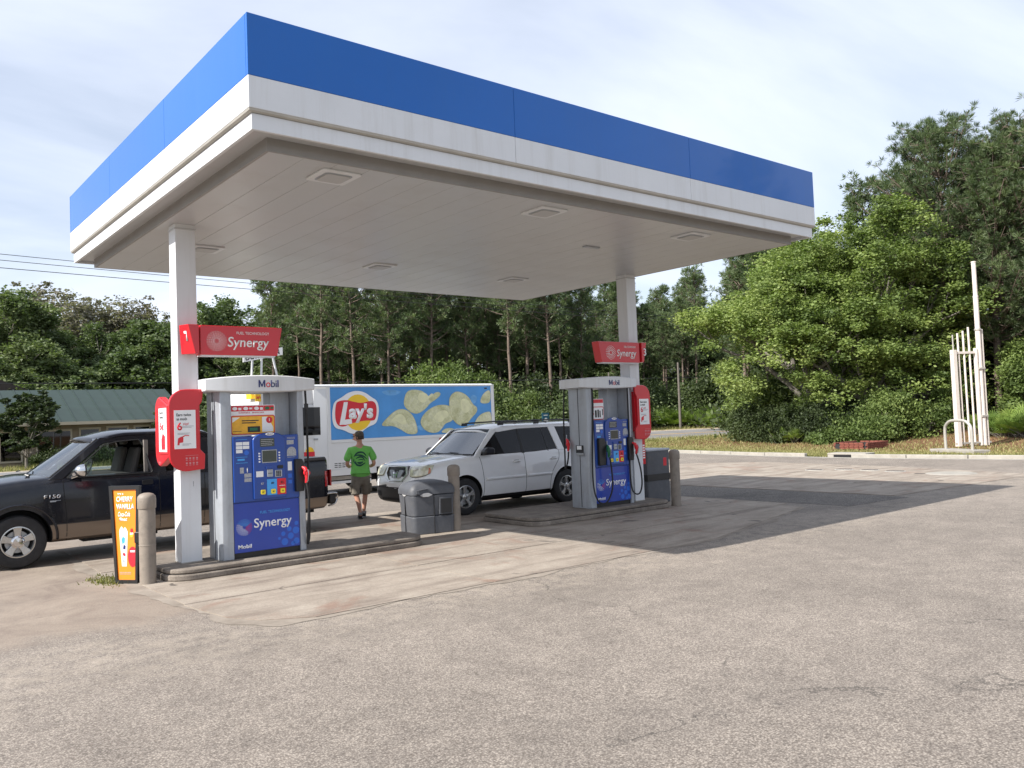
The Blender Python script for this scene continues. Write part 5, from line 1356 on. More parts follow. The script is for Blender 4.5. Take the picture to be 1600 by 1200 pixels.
# greenhouse
for s in (-1, 1):
    frame_piece(suv, 'front_pillar', M['paint_white'], [(.27, 1.15), (.42, 1.15), (.52, 1.28), (.98, 1.655), (1.02, 1.72), (.86, 1.70), (.36, 1.25)], gy, s)
    frame_piece(suv, 'roof_side_rail', M['paint_white'], [(.86, 1.655), (1.02, 1.632), (1.55, 1.682), (2.70, 1.69), (3.30, 1.675), (3.62, 1.62), (3.60, 1.70), (3.2, 1.755), (1.6, 1.765), (1.0, 1.725)], gy, s)
    frame_piece(suv, 'middle_pillar', M['trim'], [(1.54, 1.16), (1.63, 1.16), (1.61, 1.69), (1.54, 1.69)], gy, s, out=-.006)
    frame_piece(suv, 'rear_pillar', M['paint_white'], [(2.58, 1.17), (2.78, 1.17), (2.66, 1.70), (2.45, 1.70)], gy, s)
    frame_piece(suv, 'tail_pillar', M['paint_white'], [(3.42, 1.17), (3.84, 1.15), (3.66, 1.68), (3.30, 1.70)], gy, s)
    pane(suv, 'front_window', M['glass_dark'], [(.44, 1.175), (1.56, 1.175), (1.56, 1.685), (1.10, 1.655), (.97, 1.635), (.60, 1.36)], gy, s)
    pane(suv, 'rear_window', M['glass_dark'], [(1.60, 1.175), (2.62, 1.175), (2.47, 1.69), (1.60, 1.69)], gy, s)
    pane(suv, 'quarter_window', M['glass_dark'], [(2.74, 1.175), (3.5, 1.175), (3.34, 1.69), (2.62, 1.69)], gy, s)
    frame_piece(suv, 'window_bar', M['trim'], [(2.285, 1.17), (2.31, 1.17), (2.26, 1.69), (2.235, 1.69)], gy, s, t=.03, out=-.008, bevel=.004)
# roof skin
rows = []
for i, x in enumerate(np.linspace(.84, 3.70, 24)):
    f_ = min(1, (x-.84)/.5); e_ = max(0, (x-3.2)/.5)
    zr = 1.665+.135*math.sin(f_*PI/2)-.07*e_*e_
    row = []
    for t in np.linspace(-1, 1, 17):
        y = t*(.748+.01*(1-f_)); row.append((x-(.0 if f_ > .3 else .10*(1-t*t)), y, zr-.070*abs(t)**3.2-.02*(1-f_)*t*t))
    rows.append(row)
MB().grid(rows).build('roof', M['paint_white'], suv, smooth='all', solid=.03)
P = rrect(1.35, 2.05, -.42, .42, .06); mb = MB(); mb.prism(P, lambda a, b_, d: (a, b_, 1.800+d), .006); mb.build('sunroof', M['glass_dark'], suv)
for s in (-1, 1):
    mb = MB(); mb.tube([(1.12, s*.66, 1.79), (1.25, s*.66, 1.835), (2.2, s*.66, 1.855), (3.2, s*.65, 1.835), (3.35, s*.65, 1.79)], .019, 8)
    for x in (1.2, 2.2, 3.25): mb.box(x-.07, x+.07, s*.66-.02, s*.66+.02, 1.775, 1.84)
    mb.build('roof_rail', M['black'], suv, bevel=.008, smooth=40)
# windscreen
rows = []
for i in range(9):
    u = i/8; x0, z0, y0 = .30, 1.195, .84; x1, z1, y1 = .93, 1.695, .69
    rows.append([((x0+(x1-x0)*u)-.12*(1-t*t), t*(y0+(y1-y0)*u), z0+(z1-z0)*u+.018*(1-t*t)) for t in np.linspace(-1, 1, 13)])
MB().grid(rows).build('windscreen', M['windscreen'], suv, smooth='all')
mb = MB(); mb.grid([[(p[0]-.004, p[1], p[2]+.004) for p in rows[-1]], [(p[0]-.004, p[1], p[2]+.004) for p in rows[-2]]]); mb.build('sun_band', M['glass_dark'], suv)
mb = MB(); mb.tube([Vector(p)+Vector((-.01, 0, .0)) for p in rows[0]], .014, 6); mb.tube([Vector(r_[0]) for r_ in rows], .012, 6); mb.tube([Vector(r_[-1]) for r_ in rows], .012, 6); mb.build('windscreen_seal', M['trim'], suv)
mb = MB(); mb.grid([[(3.62, t*.66, 1.66) for t in (-1, 0, 1)], [(3.82, t*.78, 1.2) for t in (-1, 0, 1)]]); mb.build('rear_windscreen', M['glass_dark'], suv)
MB().box(.62, 3.5, -.86, .86, 1.13, 1.206).build('cabin_floor', M['trim'], suv)
MB().box(.36, .80, -.80, .80, 1.14, 1.235).build('dashboard', M['trim'], suv, bevel=.04)
for y in (-.40, .40): seat(suv, 1.30, y, 1.02, M['seat_pale']); seat(suv, 2.20, y, 1.02, M['seat'])
mb = MB(); mb.lathe([(.17, -.012), (.188, 0), (.17, .012), (.155, 0)], 20, 'x', (0, 0, 0), closed=True); o = mb.build('steering_wheel', M['black'], suv, smooth='all'); o.location = (.92, -.40, 1.25); o.rotation_euler = (0, R(25), 0)
MB().box(.84, .87, -.11, .11, 1.56, 1.63).build('inner_mirror', M['black'], suv, bevel=.01)
mb = MB(); mb.tube([(.85, 0, 1.56), (.85, .03, 1.45), (.85, .0, 1.30), (.85, -.03, 1.45), (.85, 0, 1.56)], .006, 5); mb.build('hanging_beads', M['black'], suv)
# front end
gz = lambda z: -1.06+max(0, (z-.72))*.22
gf = lambda a, b_, d: (gz(b_)+d, a, b_)
hexo = [(-.37, 1.035), (.37, 1.035), (.43, .88), (.27, .725), (-.27, .725), (-.43, .88)]
mb = MB(); mb.prism(hexo, lambda a, b_, d: (gz(b_)+.028+d, a, b_), .14); mb.build('grille', M['black'], suv)
sc_ = lambda P, k, c=.88: [(a*k, c+(b_-c)*k) for a, b_ in P]
mb = MB(); n = 6; A, B = hexo, sc_(hexo, .86)
mb.add([gf(a, b_, 0) for a, b_ in A]+[gf(a, b_, 0) for a, b_ in B]+[gf(a, b_, .14) for a, b_ in A]+[gf(a, b_, .05) for a, b_ in B],
       [(i, (i+1) % n, n+(i+1) % n, n+i) for i in range(n)]+[(i, 2*n+i, 2*n+(i+1) % n, (i+1) % n) for i in range(n)]+[(n+i, n+(i+1) % n, 3*n+(i+1) % n, 3*n+i) for i in range(n)])
mb.build('grille_surround', M['alloy'], suv, bevel=.006)
mb = MB()
mb.prism([(-.26, .955), (-.10, .955), (-.10, .915), (.10, .915), (.10, .955), (.26, .955), (.265, .93), (.15, .80), (-.15, .80), (-.265, .93)], gf, .03); mb.build('grille_bar', M['silver'], suv, bevel=.006)
mb = MB()
for P in ([(-.075, .80), (-.045, .80), (-.050, .93), (-.085, .93)], [(.045, .80), (.075, .80), (.085, .93), (.050, .93)], [(-.05, .855), (.05, .855), (.05, .88), (-.05, .88)]): mb.prism(P, lambda a, b_, d: gf(a, b_, d-.018), .03)
mb.build('front_emblem', M['chrome'], suv, bevel=.004)
mb = MB(); mb.tube([gf(a, b_, -.004) for a, b_ in sc_(hexo, 1.03)[4:6]], .008, 6)
for s in (-1, 1):
    dd = (1, -.75*s, 0)
    top = [(-.96, s*.46, 1.03), (-.93, s*.62, 1.045), (-.86, s*.80, 1.055), (-.73, s*.93, 1.055)]
    bot = [(-.99, s*.50, .84), (-.96, s*.64, .825), (-.88, s*.84, .85), (-.79, s*.93, .90)]
    patch(bv, top, bot, 20, 8, dd, .012).build('headlamp', M['lamp_clear'], suv, smooth='all', solid=.02)
    def lerp3(k, u): 
        a = smooth_path(top, 20)[k]; b_ = smooth_path(bot, 20)[k]; return a.lerp(b_, u)
    patch(bv, [lerp3(17, .05), lerp3(20, .05)], [lerp3(17, .95), lerp3(20, .95)], 4, 6, dd, .026).build('turn_lens', M['lamp_amber'], suv, smooth='all')
    mb = MB(); c_ = hit(bv, lerp3(8, .5), dd, .028); dn = Vector(dd).normalized()
    for rad in (.065, .05):
        t1 = dn.cross(Vector((0, 0, 1))).normalized(); mb.tube([c_+t1*(rad*math.cos(a))+Vector((0, 0, 1))*(rad*math.sin(a)) for a in [2*PI*k/20 for k in range(21)]], .004, 5)
    mb.build('reflector_ring', M['chrome'], suv, smooth='all')
    rim_ = smooth_path(top, 20)+smooth_path(bot, 20)[::-1]+[Vector(top[0])]
    ribbon(bv, [tuple(p) for p in rim_], .010, dd, .025, n=60, curve=False).build('headlamp_seal', M['trim'], suv)
    # fog lamp, bumper corner details
    ribbon(bv, [(-.9, s*.50, .47), (-.84, s*.80, .47)], .10, (1, -.5*s, 0), .006, n=8).build('fog_recess', M['dark'], suv)
for z, m__ in ((.60, 'dark'),): ribbon(bv, [(-.95, -.72, z), (-.95, 0, z), (-.95, .72, z)], .018, (1, 0, 0), .003, n=30).build('bumper_groove', M[m__], suv)
ribbon(bv, [(-.95, -.55, .36), (-.95, .55, .36)], .05, (1, 0, 0), .012, n=20).build('lower_intake', M['dark'], suv)
# side details for both sides
for s in (-1, 1):
    d = (0, -s, 0); Y = s*1.0
    mb = ribbon(bv, [(.40, Y, 1.17), (.44, Y, .95), (.47, Y, .62), (.47, Y, .33)], .010, d, .002)
    mb.build('door_seam', M['dark'], suv)
    ribbon(bv, [(1.585, Y, 1.17), (1.595, Y, .8), (1.60, Y, .33)], .010, d, .002).build('door_seam', M['dark'], suv)
    ribbon(bv, [(2.60, Y, 1.17), (2.57, Y, 1.0), (2.46, Y, .86), (2.34, Y, .70), (2.29, Y, .50), (2.30, Y, .33)], .010, d, .002).build('door_seam', M['dark'], suv)
    ribbon(bv, [(.47, Y, .325), (2.30, Y, .325)], .010, d, .002).build('sill_seam', M['dark'], suv)
    patch(bv, [(.52, Y, .715), (1.575, Y, .715)], [(.52, Y, .655), (1.575, Y, .655)], 14, 2, d, .010).build('door_moulding', M['paint_white'], suv, smooth='all', solid=.012)
    patch(bv, [(1.615, Y, .715), (2.36, Y, .715)], [(1.615, Y, .655), (2.33, Y, .655)], 10, 2, d, .010).build('door_moulding', M['paint_white'], suv, smooth='all', solid=.012)
    for x in (1.36, 2.42):
        c_ = hit(bv, (x, Y, 1.0), d, 0)
        mb = MB(); mb.tube(smooth_path([(x-.10, c_.y+s*.004, 1.0), (x-.07, c_.y+s*.038, 1.002), (x+.07, c_.y+s*.038, 1.008), (x+.10, c_.y+s*.004, 1.01)], 12), [.010]+[.015]*11+[.010], 8); mb.build('door_handle', M['paint_white'], suv, smooth=50)
        mb = MB(); mb.prism(rrect(x-.075, x+.075, .965, 1.035, .03), lambda a, b_, dd_: (a, c_.y+s*.003-s*dd_, b_), .004); mb.build('handle_recess', M['handle_grey'], suv)
    # wheel arch lip and sill
    for xw in (0, 2.775):
        pa = [(xw+.435*math.cos(a), Y, .385+.435*math.sin(a)) for a in [R(-8)+R(196)*k/26 for k in range(27)]]
        ribbon(bv, pa, .018, d, .006, n=40).build('arch_lip', M['paint_white'], suv, solid=.01)
    # mirror
    mb = MB(); P = [(.43, 1.19), (.66, 1.18), (.69, 1.24), (.67, 1.325), (.50, 1.335), (.42, 1.27)]
    mb.prism(P, lambda a, b_, dd_: (a, s*(.955+dd_), b_), .17); mb.build('wing_mirror', M['black'], suv, bevel=.035, smooth=40, seg=3)
    # mud flap
    MB().box(.40, .46, s*.78-.11, s*.78+.13 if s > 0 else s*.78+.11, .17, .36).build('mud_flap', M['trim'], suv, bevel=.01)
    ribbon(bv, [(3.62, Y, 1.15), (3.62, Y, .85)], .14, d, .008, n=6).build('tail_lamp', M['lamp_red'], suv)
mb = MB(); mb.box(-.5, 3.5, -.55, .55, .20, .36); mb.box(1.0, 1.5, -.25, .35, .17, .30); mb.build('underbody', M['dark'], suv)
for s in (-.45, -.25, .2, .45): ribbon(bv, [(-.75, s, 1.2), (.25, s*1.35, 1.3)], .012, (0, 0, -1), .003, n=14).build('bonnet_crease', M['paint_white'], suv, solid=.006)
ribbon(bv, [(-.84, -.80, 1.2), (-.60, -.86, 1.2), (.30, -.88, 1.3)], .010, (0, 0, -1), .002, n=20).build('bonnet_seam', M['dark'], suv)
ribbon(bv, [(-.84, .80, 1.2), (-.60, .86, 1.2), (.30, .88, 1.3)], .010, (0, 0, -1), .002, n=20).build('bonnet_seam', M['dark'], suv)
mb = MB(); mb.grid([[(.20, t*.80, 1.232-.03*t*t) for t in np.linspace(-1, 1, 9)], [(.34, t*.82, 1.215-.03*t*t) for t in np.linspace(-1, 1, 9)]]); mb.build('cowl', M['trim'], suv)
mb = MB(); mb.tube([(.18, -.5, 1.235), (.26, .1, 1.25)], .009, 6); mb.tube([(.17, .2, 1.235), (.25, .65, 1.245)], .009, 6); mb.build('wiper', M['black'], suv)

# ---------------- black pickup
pk = thing('pickup_truck', 'black and tan pickup truck with open side window at the left pump', 'pickup truck', (2.08, 15.13, 0.012))
WX = 3.72
def ringp(wb, zb, w, z1, w2, z2, wt, zt, wh, zh, zc):
    return [(0, zb), (wb, zb), (w-.03, zb+.03), (w, z1), (w+.005, .86), (w2, z2), (wt, zt), (wt-.05, zt+.03), (wh, zh), (0, zc)]
KP = [(-.98, ringp(.6, .45, .74, .58, .74, .95, .66, 1.02, .4, 1.04, 1.05)),
      (-.90, ringp(.7, .42, .86, .58, .86, 1.0, .80, 1.10, .5, 1.14, 1.16)),
      (-.7, ringp(.76, .40, .93, .58, .93, 1.05, .88, 1.16, .55, 1.22, 1.24)),
      (-.3, ringp(.80, .36, .975, .58, .965, 1.10, .92, 1.21, .60, 1.28, 1.31)),
      (.1, ringp(.80, .32, .985, .58, .975, 1.12, .94, 1.245, .64, 1.32, 1.36)),
      (.45, ringp(.80, .30, .985, .58, .98, 1.14, .95, 1.262, .70, 1.33, 1.355)),
      (.62, ringp(.80, .30, .985, .58, .98, 1.14, .95, 1.268, .70, 1.27, 1.27)),
      (2.90, ringp(.80, .30, .985, .58, .98, 1.14, .95, 1.275, .70, 1.27, 1.27)),
      (2.94, ringp(.75, .30, .965, .58, .96, 1.14, .93, 1.20, .70, 1.20, 1.20)),
      (2.98, ringp(.75, .30, .965, .58, .96, 1.14, .93, 1.20, .70, 1.20, 1.20)),
      (3.01, ringp(.80, .32, .99, .58, .985, 1.14, .955, 1.31, .80, 1.315, 1.315)),
      (4.92, ringp(.80, .38, .985, .60, .985, 1.14, .955, 1.325, .80, 1.33, 1.33)),
      (5.04, ringp(.78, .42, .955, .60, .955, 1.14, .93, 1.31, .80, 1.315, 1.315))]
def fmp(x, j): return 1 if (j in (1, 2) and (x > .2)) else (2 if j == 0 else 0)
pkb = loft_body('body', KP, .14, pk, [M['paint_black'], M['paint_tan'], M['trim'], M['dark']], fmp, archcut(0, .98, .455, .40)+archcut(WX, .98, .455, .40))
bv = bvh_mesh(pkb)
for s in (-1, 1):
    wheel(pk, 0, s*.845, .385, .385, .255, .225, s, 'truck'); wheel(pk, WX, s*.845, .385, .385, .255, .225, s, 'truck')
gp_ = lambda z: .945-(z-1.26)*.30
for s in (-1, 1):
    frame_piece(pk, 'front_pillar', M['paint_black'], [(.40, 1.255), (.60, 1.255), (1.20, 1.765), (1.42, 1.80), (1.42, 1.875), (1.16, 1.865)], gp_, s)
    frame_piece(pk, 'roof_side_rail', M['paint_black'], [(1.38, 1.79), (1.78, 1.815), (2.80, 1.80), (2.92, 1.76), (2.90, 1.875), (2.0, 1.905), (1.40, 1.885)], gp_, s)
    frame_piece(pk, 'middle_pillar', M['paint_black'], [(1.88, 1.255), (2.12, 1.255), (2.05, 1.83), (1.74, 1.83), (1.80, 1.70)], gp_, s)
    frame_piece(pk, 'rear_pillar', M['paint_black'], [(2.62, 1.255), (2.90, 1.255), (2.88, 1.84), (2.68, 1.83)], gp_, s)
    pane(pk, 'rear_cab_window', M['glass_dark'], [(2.10, 1.265), (2.66, 1.265), (2.72, 1.82), (2.04, 1.82)], gp_, s)
    mb = MB(); mb.tube([(x, s*(gp_(z)+.004), z) for x, z in ((.66, 1.275), (1.22, 1.75), (1.40, 1.79), (1.73, 1.812), (1.79, 1.75), (1.90, 1.30), (1.88, 1.272), (.66, 1.272))], .010, 6); mb.build('window_trim', M['trim'], pk, smooth=40)
    if s > 0: pane(pk, 'side_window', M['glass_clear'], [(.66, 1.27), (1.88, 1.27), (1.76, 1.80), (1.22, 1.76)], gp_, s)
    else:
        pane(pk, 'vent_window', M['glass_clear'], [(.64, 1.27), (1.02, 1.27), (1.02, 1.575)], gp_, s)
rows = []
for x in np.linspace(1.06, 2.92, 20):
    f_ = min(1, (x-1.06)/.55); e_ = max(0, (x-2.6)/.32)
    zr = 1.845+.125*math.sin(f_*PI/2)-.07*e_*e_
    rows.append([(x-.12*(1-f_)*(1-t*t), t*.772, zr-.075*abs(t)**3) for t in np.linspace(-1, 1, 15)])
MB().grid(rows).build('roof', M['paint_black'], pk, smooth='all', solid=.03)
rows = []
for i in range(9):
    u = i/8
    rows.append([((.43+.70*u)-.16*(1-t*t)*(1-.3*u), t*(.865-.115*u), 1.285+.565*u+.05*(1-u)*(1-t*t)) for t in np.linspace(-1, 1, 13)])
MB().grid(rows).build('windscreen', M['windscreen'], pk, smooth='all')
mb = MB(); mb.tube([Vector(p)+Vector((-.01, 0, 0)) for p in rows[0]], .016, 6); mb.tube([Vector(r_[0]) for r_ in rows], .014, 6); mb.tube([Vector(r_[-1]) for r_ in rows], .014, 6); mb.build('windscreen_seal', M['trim'], pk)
mb = MB(); mb.tube([(.16, -.60, 1.345), (.33, -.05, 1.40)], .010, 6); mb.tube([(.14, .05, 1.385), (.27, .60, 1.375)], .010, 6); mb.tube([(.20, -.66, 1.33), (.16, -.60, 1.345)], .018, 6); mb.build('wiper', M['black'], pk)
MB().box(.62, 2.85, -.88, .88, 1.20, 1.285).build('cabin_floor', M['seat'], pk)
MB().box(.50, .92, -.85, .85, 1.22, 1.355).build('dashboard', M['trim'], pk, bevel=.05)
seat(pk, 1.42, -.42, 1.12, M['seat']); seat(pk, 1.42, .42, 1.12, M['seat_pale'])
MB().box(1.80, 1.86, -.86, -.80, 1.25, 1.80).build('seat_belt_pillar', M['seat_pale'], pk)
mb = MB(); mb.lathe([(.17, -.012), (.188, 0), (.17, .012), (.155, 0)], 20, 'x', closed=True); o = mb.build('steering_wheel', M['black'], pk, smooth='all'); o.location = (1.05, -.42, 1.36); o.rotation_euler = (0, R(25), 0)
mb = MB(); mb.grid([[(2.90, t*.66, 1.84) for t in (-1, 1)], [(2.92, t*.76, 1.30) for t in (-1, 1)]]); mb.build('rear_windscreen', M['glass_dark'], pk)
for s in (-1, 1):
    d = (0, -s, 0); Y = s*1.02
    ribbon(bv, [(.60, Y, 1.26), (.615, Y, 1.0), (.64, Y, .7), (.645, Y, .33)], .010, d, .002).build('door_seam', M['dark'], pk)
    ribbon(bv, [(1.99, Y, 1.27), (2.0, Y, .9), (2.0, Y, .33)], .010, d, .002).build('door_seam', M['dark'], pk)
    ribbon(bv, [(2.72, Y, 1.27), (2.72, Y, .9), (2.70, Y, .33)], .010, d, .002).build('door_seam', M['dark'], pk)
    ribbon(bv, [(.455, Y, .595), (3.25, Y, .600)], .010, d, .003).build('two_tone_line', M['trim'], pk)
    for xw in (0, WX):
        pa = [(xw+.485*math.cos(a), Y, .40+.485*math.sin(a)) for a in [R(-4)+R(188)*k/26 for k in range(27)]]
        ribbon(bv, pa, .075, d, .018, n=44).build('fender_flare', M['paint_black'], pk, solid=.03, smooth='all')
    mb = ribbon(bv, [(.50, Y, .93), (1.94, Y, .93)], .030, d, .010); mb.build('rub_strip', M['paint_black'], pk, solid=.012)
    c_ = hit(bv, (1.80, Y, 1.12), d, 0)
    mb = MB(); mb.prism(rrect(1.73, 1.90, 1.085, 1.16, .025), lambda a, b_, dd_: (a, c_.y+s*(.006-dd_*.0)-s*dd_, b_), .012); mb.build('door_handle', M['black'], pk, bevel=.004)
    # chrome mirror
    mb = MB(); mb.tube([(.76, s*.94, 1.33), (.74, s*1.03, 1.325)], .028, 8); mb.tube([(.80, s*.95, 1.30), (.70, s*.99, 1.27)], .02, 8); mb.build('mirror_arm', M['chrome'] if s < 0 else M['black'], pk, smooth=40)
    rows = []
    for k in range(9):
        a = PI/2*k/8; rows.append([(.86-.13*math.sin(a)+.0, s*(1.10)+.115*math.cos(a)*math.cos(b_), 1.375+.105*math.cos(a)*math.sin(b_)) for b_ in [2*PI*j/16 for j in range(17)]])
    MB().grid(rows).build('wing_mirror', M['chrome'], pk, smooth='all')
    mb = MB(); mb.prism(disc_pts(0, 0, .10, .09, 16), lambda a, b_, dd_: (.865+dd_, s*1.10+a, 1.375+b_), .02); mb.build('mirror_back', M['black'], pk, bevel=.005)
    patch(bv, [(4.90, Y, 1.08), (5.0, Y, 1.08)], [(4.90, Y, .80), (5.0, Y, .80)], 3, 4, d, .006).build('tail_lamp', M['lamp_red'], pk)
    ribbon(bv, [(3.03, Y, 1.30), (4.95, Y, 1.31)], .05, d, .010).build('bed_rail_cap', M['trim'], pk, solid=.015)
    mb = MB(); P = [(-.88, 1.0), (-.80, 1.0), (-.55, .98), (-.55, .80), (-.86, .80)]
c_ = hit(bv, (.45, -1.05, 1.0), (0, 1, 0), .004)
text('F150', pk, M['chrome'], (.335, c_.y-.002, .985), XR, ZU, .055, width=.23, bold=.02, shear=.1, name='badge', depth=.006)
mb = MB(); mb.box(.42, .56, c_.y-.008, c_.y+.002, .93, .952); mb.build('small_badge', M['silver'], pk)
# tail lamps seen from the back edge, bumper
for s in (-1, 1): MB().box(5.03, 5.06, s*.86-.08, s*.86+.08, .80, 1.10).build('tail_lamp', M['lamp_red'], pk, bevel=.01)
mb = MB(); P = [(5.02, -.93), (5.16, -.90), (5.24, -.70), (5.24, .70), (5.16, .90), (5.02, .93)]
mb.prism(P, lambda a, b_, d: (a, b_, .46+d), .20); mb.build('rear_bumper', M['trim'], pk, bevel=.03, smooth=30)
mb = MB(); mb.tube(smooth_path([(4.95, -.96, .66), (5.12, -.955, .665), (5.19, -.90, .60), (5.14, -.90, .47), (4.98, -.95, .44)], 16), .016, 8); mb.build('bumper_trim', M['chrome'], pk, smooth=50)
MB().box(4.40, 4.70, -.60, -.50, .33, .42).build('exhaust_hanger', M['trim'], pk)
mb = MB(); mb.box(-.6, 4.9, -.5, .5, .30, .46); mb.box(.9, 2.0, -.8, -.5, .27, .36); mb.build('chassis', M['dark'], pk)
MB().box(3.05, 4.98, -.86, .86, 1.315, 1.336).build('bed_cover', M['trim'], pk, bevel=.01)
mb = MB(); mb.prism([(-.995, .62), (-.93, .62), (-.93, 1.0), (-.97, 1.0)], lambda a, b_, d: (a, -.5+d, b_), 1.0); mb.build('grille', M['chrome'], pk, bevel=.01)
mb = MB(); mb.prism([(-1.08, .48), (-.9, .48), (-.9, .66), (-1.08, .66)], lambda a, b_, d: (a, -.85+d, b_), 1.7); mb.build('front_bumper', M['chrome'], pk, bevel=.03)
for s in (-1, 1): MB().box(-.98, -.80, s*.70-.17, s*.70+.17, .80, 1.02).build('headlamp', M['lamp_clear'], pk, bevel=.03)

# ---------------- snack delivery van
vn = thing('delivery_van', 'white snack delivery van with blue potato crisp panel on its side', 'delivery van', (9.9, 20.6, 0.0))
# local: x from cab seam; near side at y=0, far side y=2.3
def vf(a, b_, d): return (a, -d, b_)
BX1 = 6.08; VW = 2.3
mb = MB(); P = rrect(0, 1, 0, 1, .06)
mb = MB(); prof = [(0, .55), (0, 2.93), (.03, 3.00), (.10, 3.03), (VW-.10, 3.03), (VW-.03, 3.0), (VW, 2.93), (VW, .55)]
mb.prism(prof, lambda a, b_, d: (.0+d, a, b_), BX1); mb.build('cargo_box', M['van_white'], vn, bevel=.01, smooth=30)
cabprof = [(-1.66, .55), (-1.72, 1.35), (-1.66, 1.55), (-1.50, 2.60), (-1.42, 2.93), (-1.30, 2.98), (0, 2.98), (0, .55)]
mb = MB(); mb.prism(cabprof, lambda a, b_, d: (a, .04+d, b_), VW-.08); mb.build('cab', M['van_white'], vn, bevel=.02, smooth=30)
# frames, bands and panels on the near side
def vp(name, m, x0, x1, z0, z1, d0=0.0, t=.02, bev=.004): return MB().box(x0, x1, -d0-t, -d0+.001, z0, z1).build(name, M[m], vn, bevel=bev)
vp('roof_band', 'van_white', 0, BX1, 2.955, 3.0, 0, .03)
vp('edge_post', 'van_white', .38, .48, .70, 2.955, 0, .022); vp('edge_post', 'van_white', 5.96, BX1, .70, 2.955, 0, .026)
vp('belt_band', 'van_white', .48, 5.96, 1.44, 1.52, 0, .024)
vp('picture_panel', 'sky_print', .48, 5.96, 1.525, 2.95, 0, .012, 0)
vp('lower_panel', 'van_white', .48, 5.96, .72, 1.435, 0, .010, .003)
vp('skirt', 'van_white', .05, 1.75, .55, .71, 0, .02); vp('skirt', 'van_white', 3.0, 5.96, .55, .71, 0, .02)
vp('top_panel', 'van_white', -1.2, .36, 2.52, 2.94, -.035, .012); vp('belt_band', 'van_white', -1.6, .38, 1.47, 1.53, -.03, .02)
# cab window and door
vp('door_panel', 'van_white', -.42, .32, .62, 2.48, -.030, .016)
vp('window_frame', 'van_white', -.40, .24, 1.60, 2.47, -.018, .016)
MB().box(-.34, .18, -.006, .004, 1.68, 2.42).build('cab_window', M['glass_dark'], vn)
MB().box(-.33, .17, .045, .05, 1.69, 2.41).build('window_backing', M['dark'], vn)
MB().box(-1.30, -.50, .030, .034, 1.68, 2.42).build('front_side_window', M['glass_dark'], vn)
vp('door_handle', 'steel', -.02, .10, 1.545, 1.59, 0, .02)
vp('top_light', 'print_black', 5.72, 5.82, 2.86, 2.90, .012, .006); vp('marker_light', 'lamp_red', 3.98, 4.18, 1.31, 1.42, .024, .01)
# windscreen on slanted front
mb = MB(); mb.add([(-1.655, .2, 1.62), (-1.655, VW-.2, 1.62), (-1.515, VW-.2, 2.52), (-1.515, .2, 2.52)], [(0, 1, 2, 3)]); mb.build('windscreen', M['glass_dark'], vn, solid=.01)
mb = MB(); mb.box(-1.60, -1.50, .25, .6, 2.68, 2.84); mb.build('front_sign', M['print_yellow'], vn, bevel=.01)
mb = MB(); mb.box(-1.58, -1.43, .04-.012, .04, 2.60, 2.82); mb.build('front_side_sign', M['print_yellow'], vn)
text("Lay's", vn, M['print_red'], (-1.56, .026, 2.68), XR, ZU, .07, width=.12, bold=.04)
for x in (.62, .0): pass
# under-body bumper rails and wheels
vp('step_rail', 'van_white', .05, 1.70, .33, .40, -.10, .05); vp('step_rail', 'van_white', 3.1, 5.9, .33, .40, -.10, .05)
vp('valance', 'curb', .05, 1.70, .43, .53, -.06, .02)
MB().box(-1.5, BX1-.1, .25, VW-.25, .35, .56).build('chassis', M['dark'], vn)
for x in (-.95, 2.35):
    for y, s in ((.16, -1), (VW-.16, 1)): wheel(vn, x, y, .40, .40, .24, .21, s, 'truck')
MB().box(1.85, 2.90, -.004, .3, .52, .78).build('wheel_arch', M['dark'], vn)
for k, (x1, z) in enumerate(((1.35, .87), (1.25, .82), (1.30, .77))): 
    for j in range(7): vp('small_print', 'print_black', .56+j*.115, .56+j*.115+.09, z, z+.022, .010, .002, 0)
# printed picture: crisps, clouds, logo
mC, nt, b = basemat('crisp_print', 0.45, .4)
tcn = nt.nodes.new('ShaderNodeTexCoord')
n1 = pos_tex(nt, 3.0, 6, .65, dist=.6, vec=tcn.outputs['Object']); n2 = pos_tex(nt, 22, 4, .7, vec=tcn.outputs['Object'])
c = ramp(nt, n1.outputs[0], [(.30, (0.42, 0.42, 0.22)), (.5, (0.60, 0.61, 0.37)), (.7, (0.73, 0.73, 0.54))])
c = mixc(nt, 1.0, c, ramp(nt, n2.outputs[0], [(.3, (.78,)*3), (.65, (1.05,)*3)]), 'MULTIPLY')
nt.links.new(c, b.inputs['Base Color']); M['crisp'] = mC
M['crisp_edge'] = mat('crisp_edge', (0.50, 0.49, 0.25), .5, var=.2, vscale=8)
M['crisp_light'] = mat('crisp_light', (0.70, 0.70, 0.44), .5, var=.12, vscale=5)
M['cloud_print'] = mat('cloud_print', (0.13, 0.36, 0.68), .5, var=.25, vscale=4)
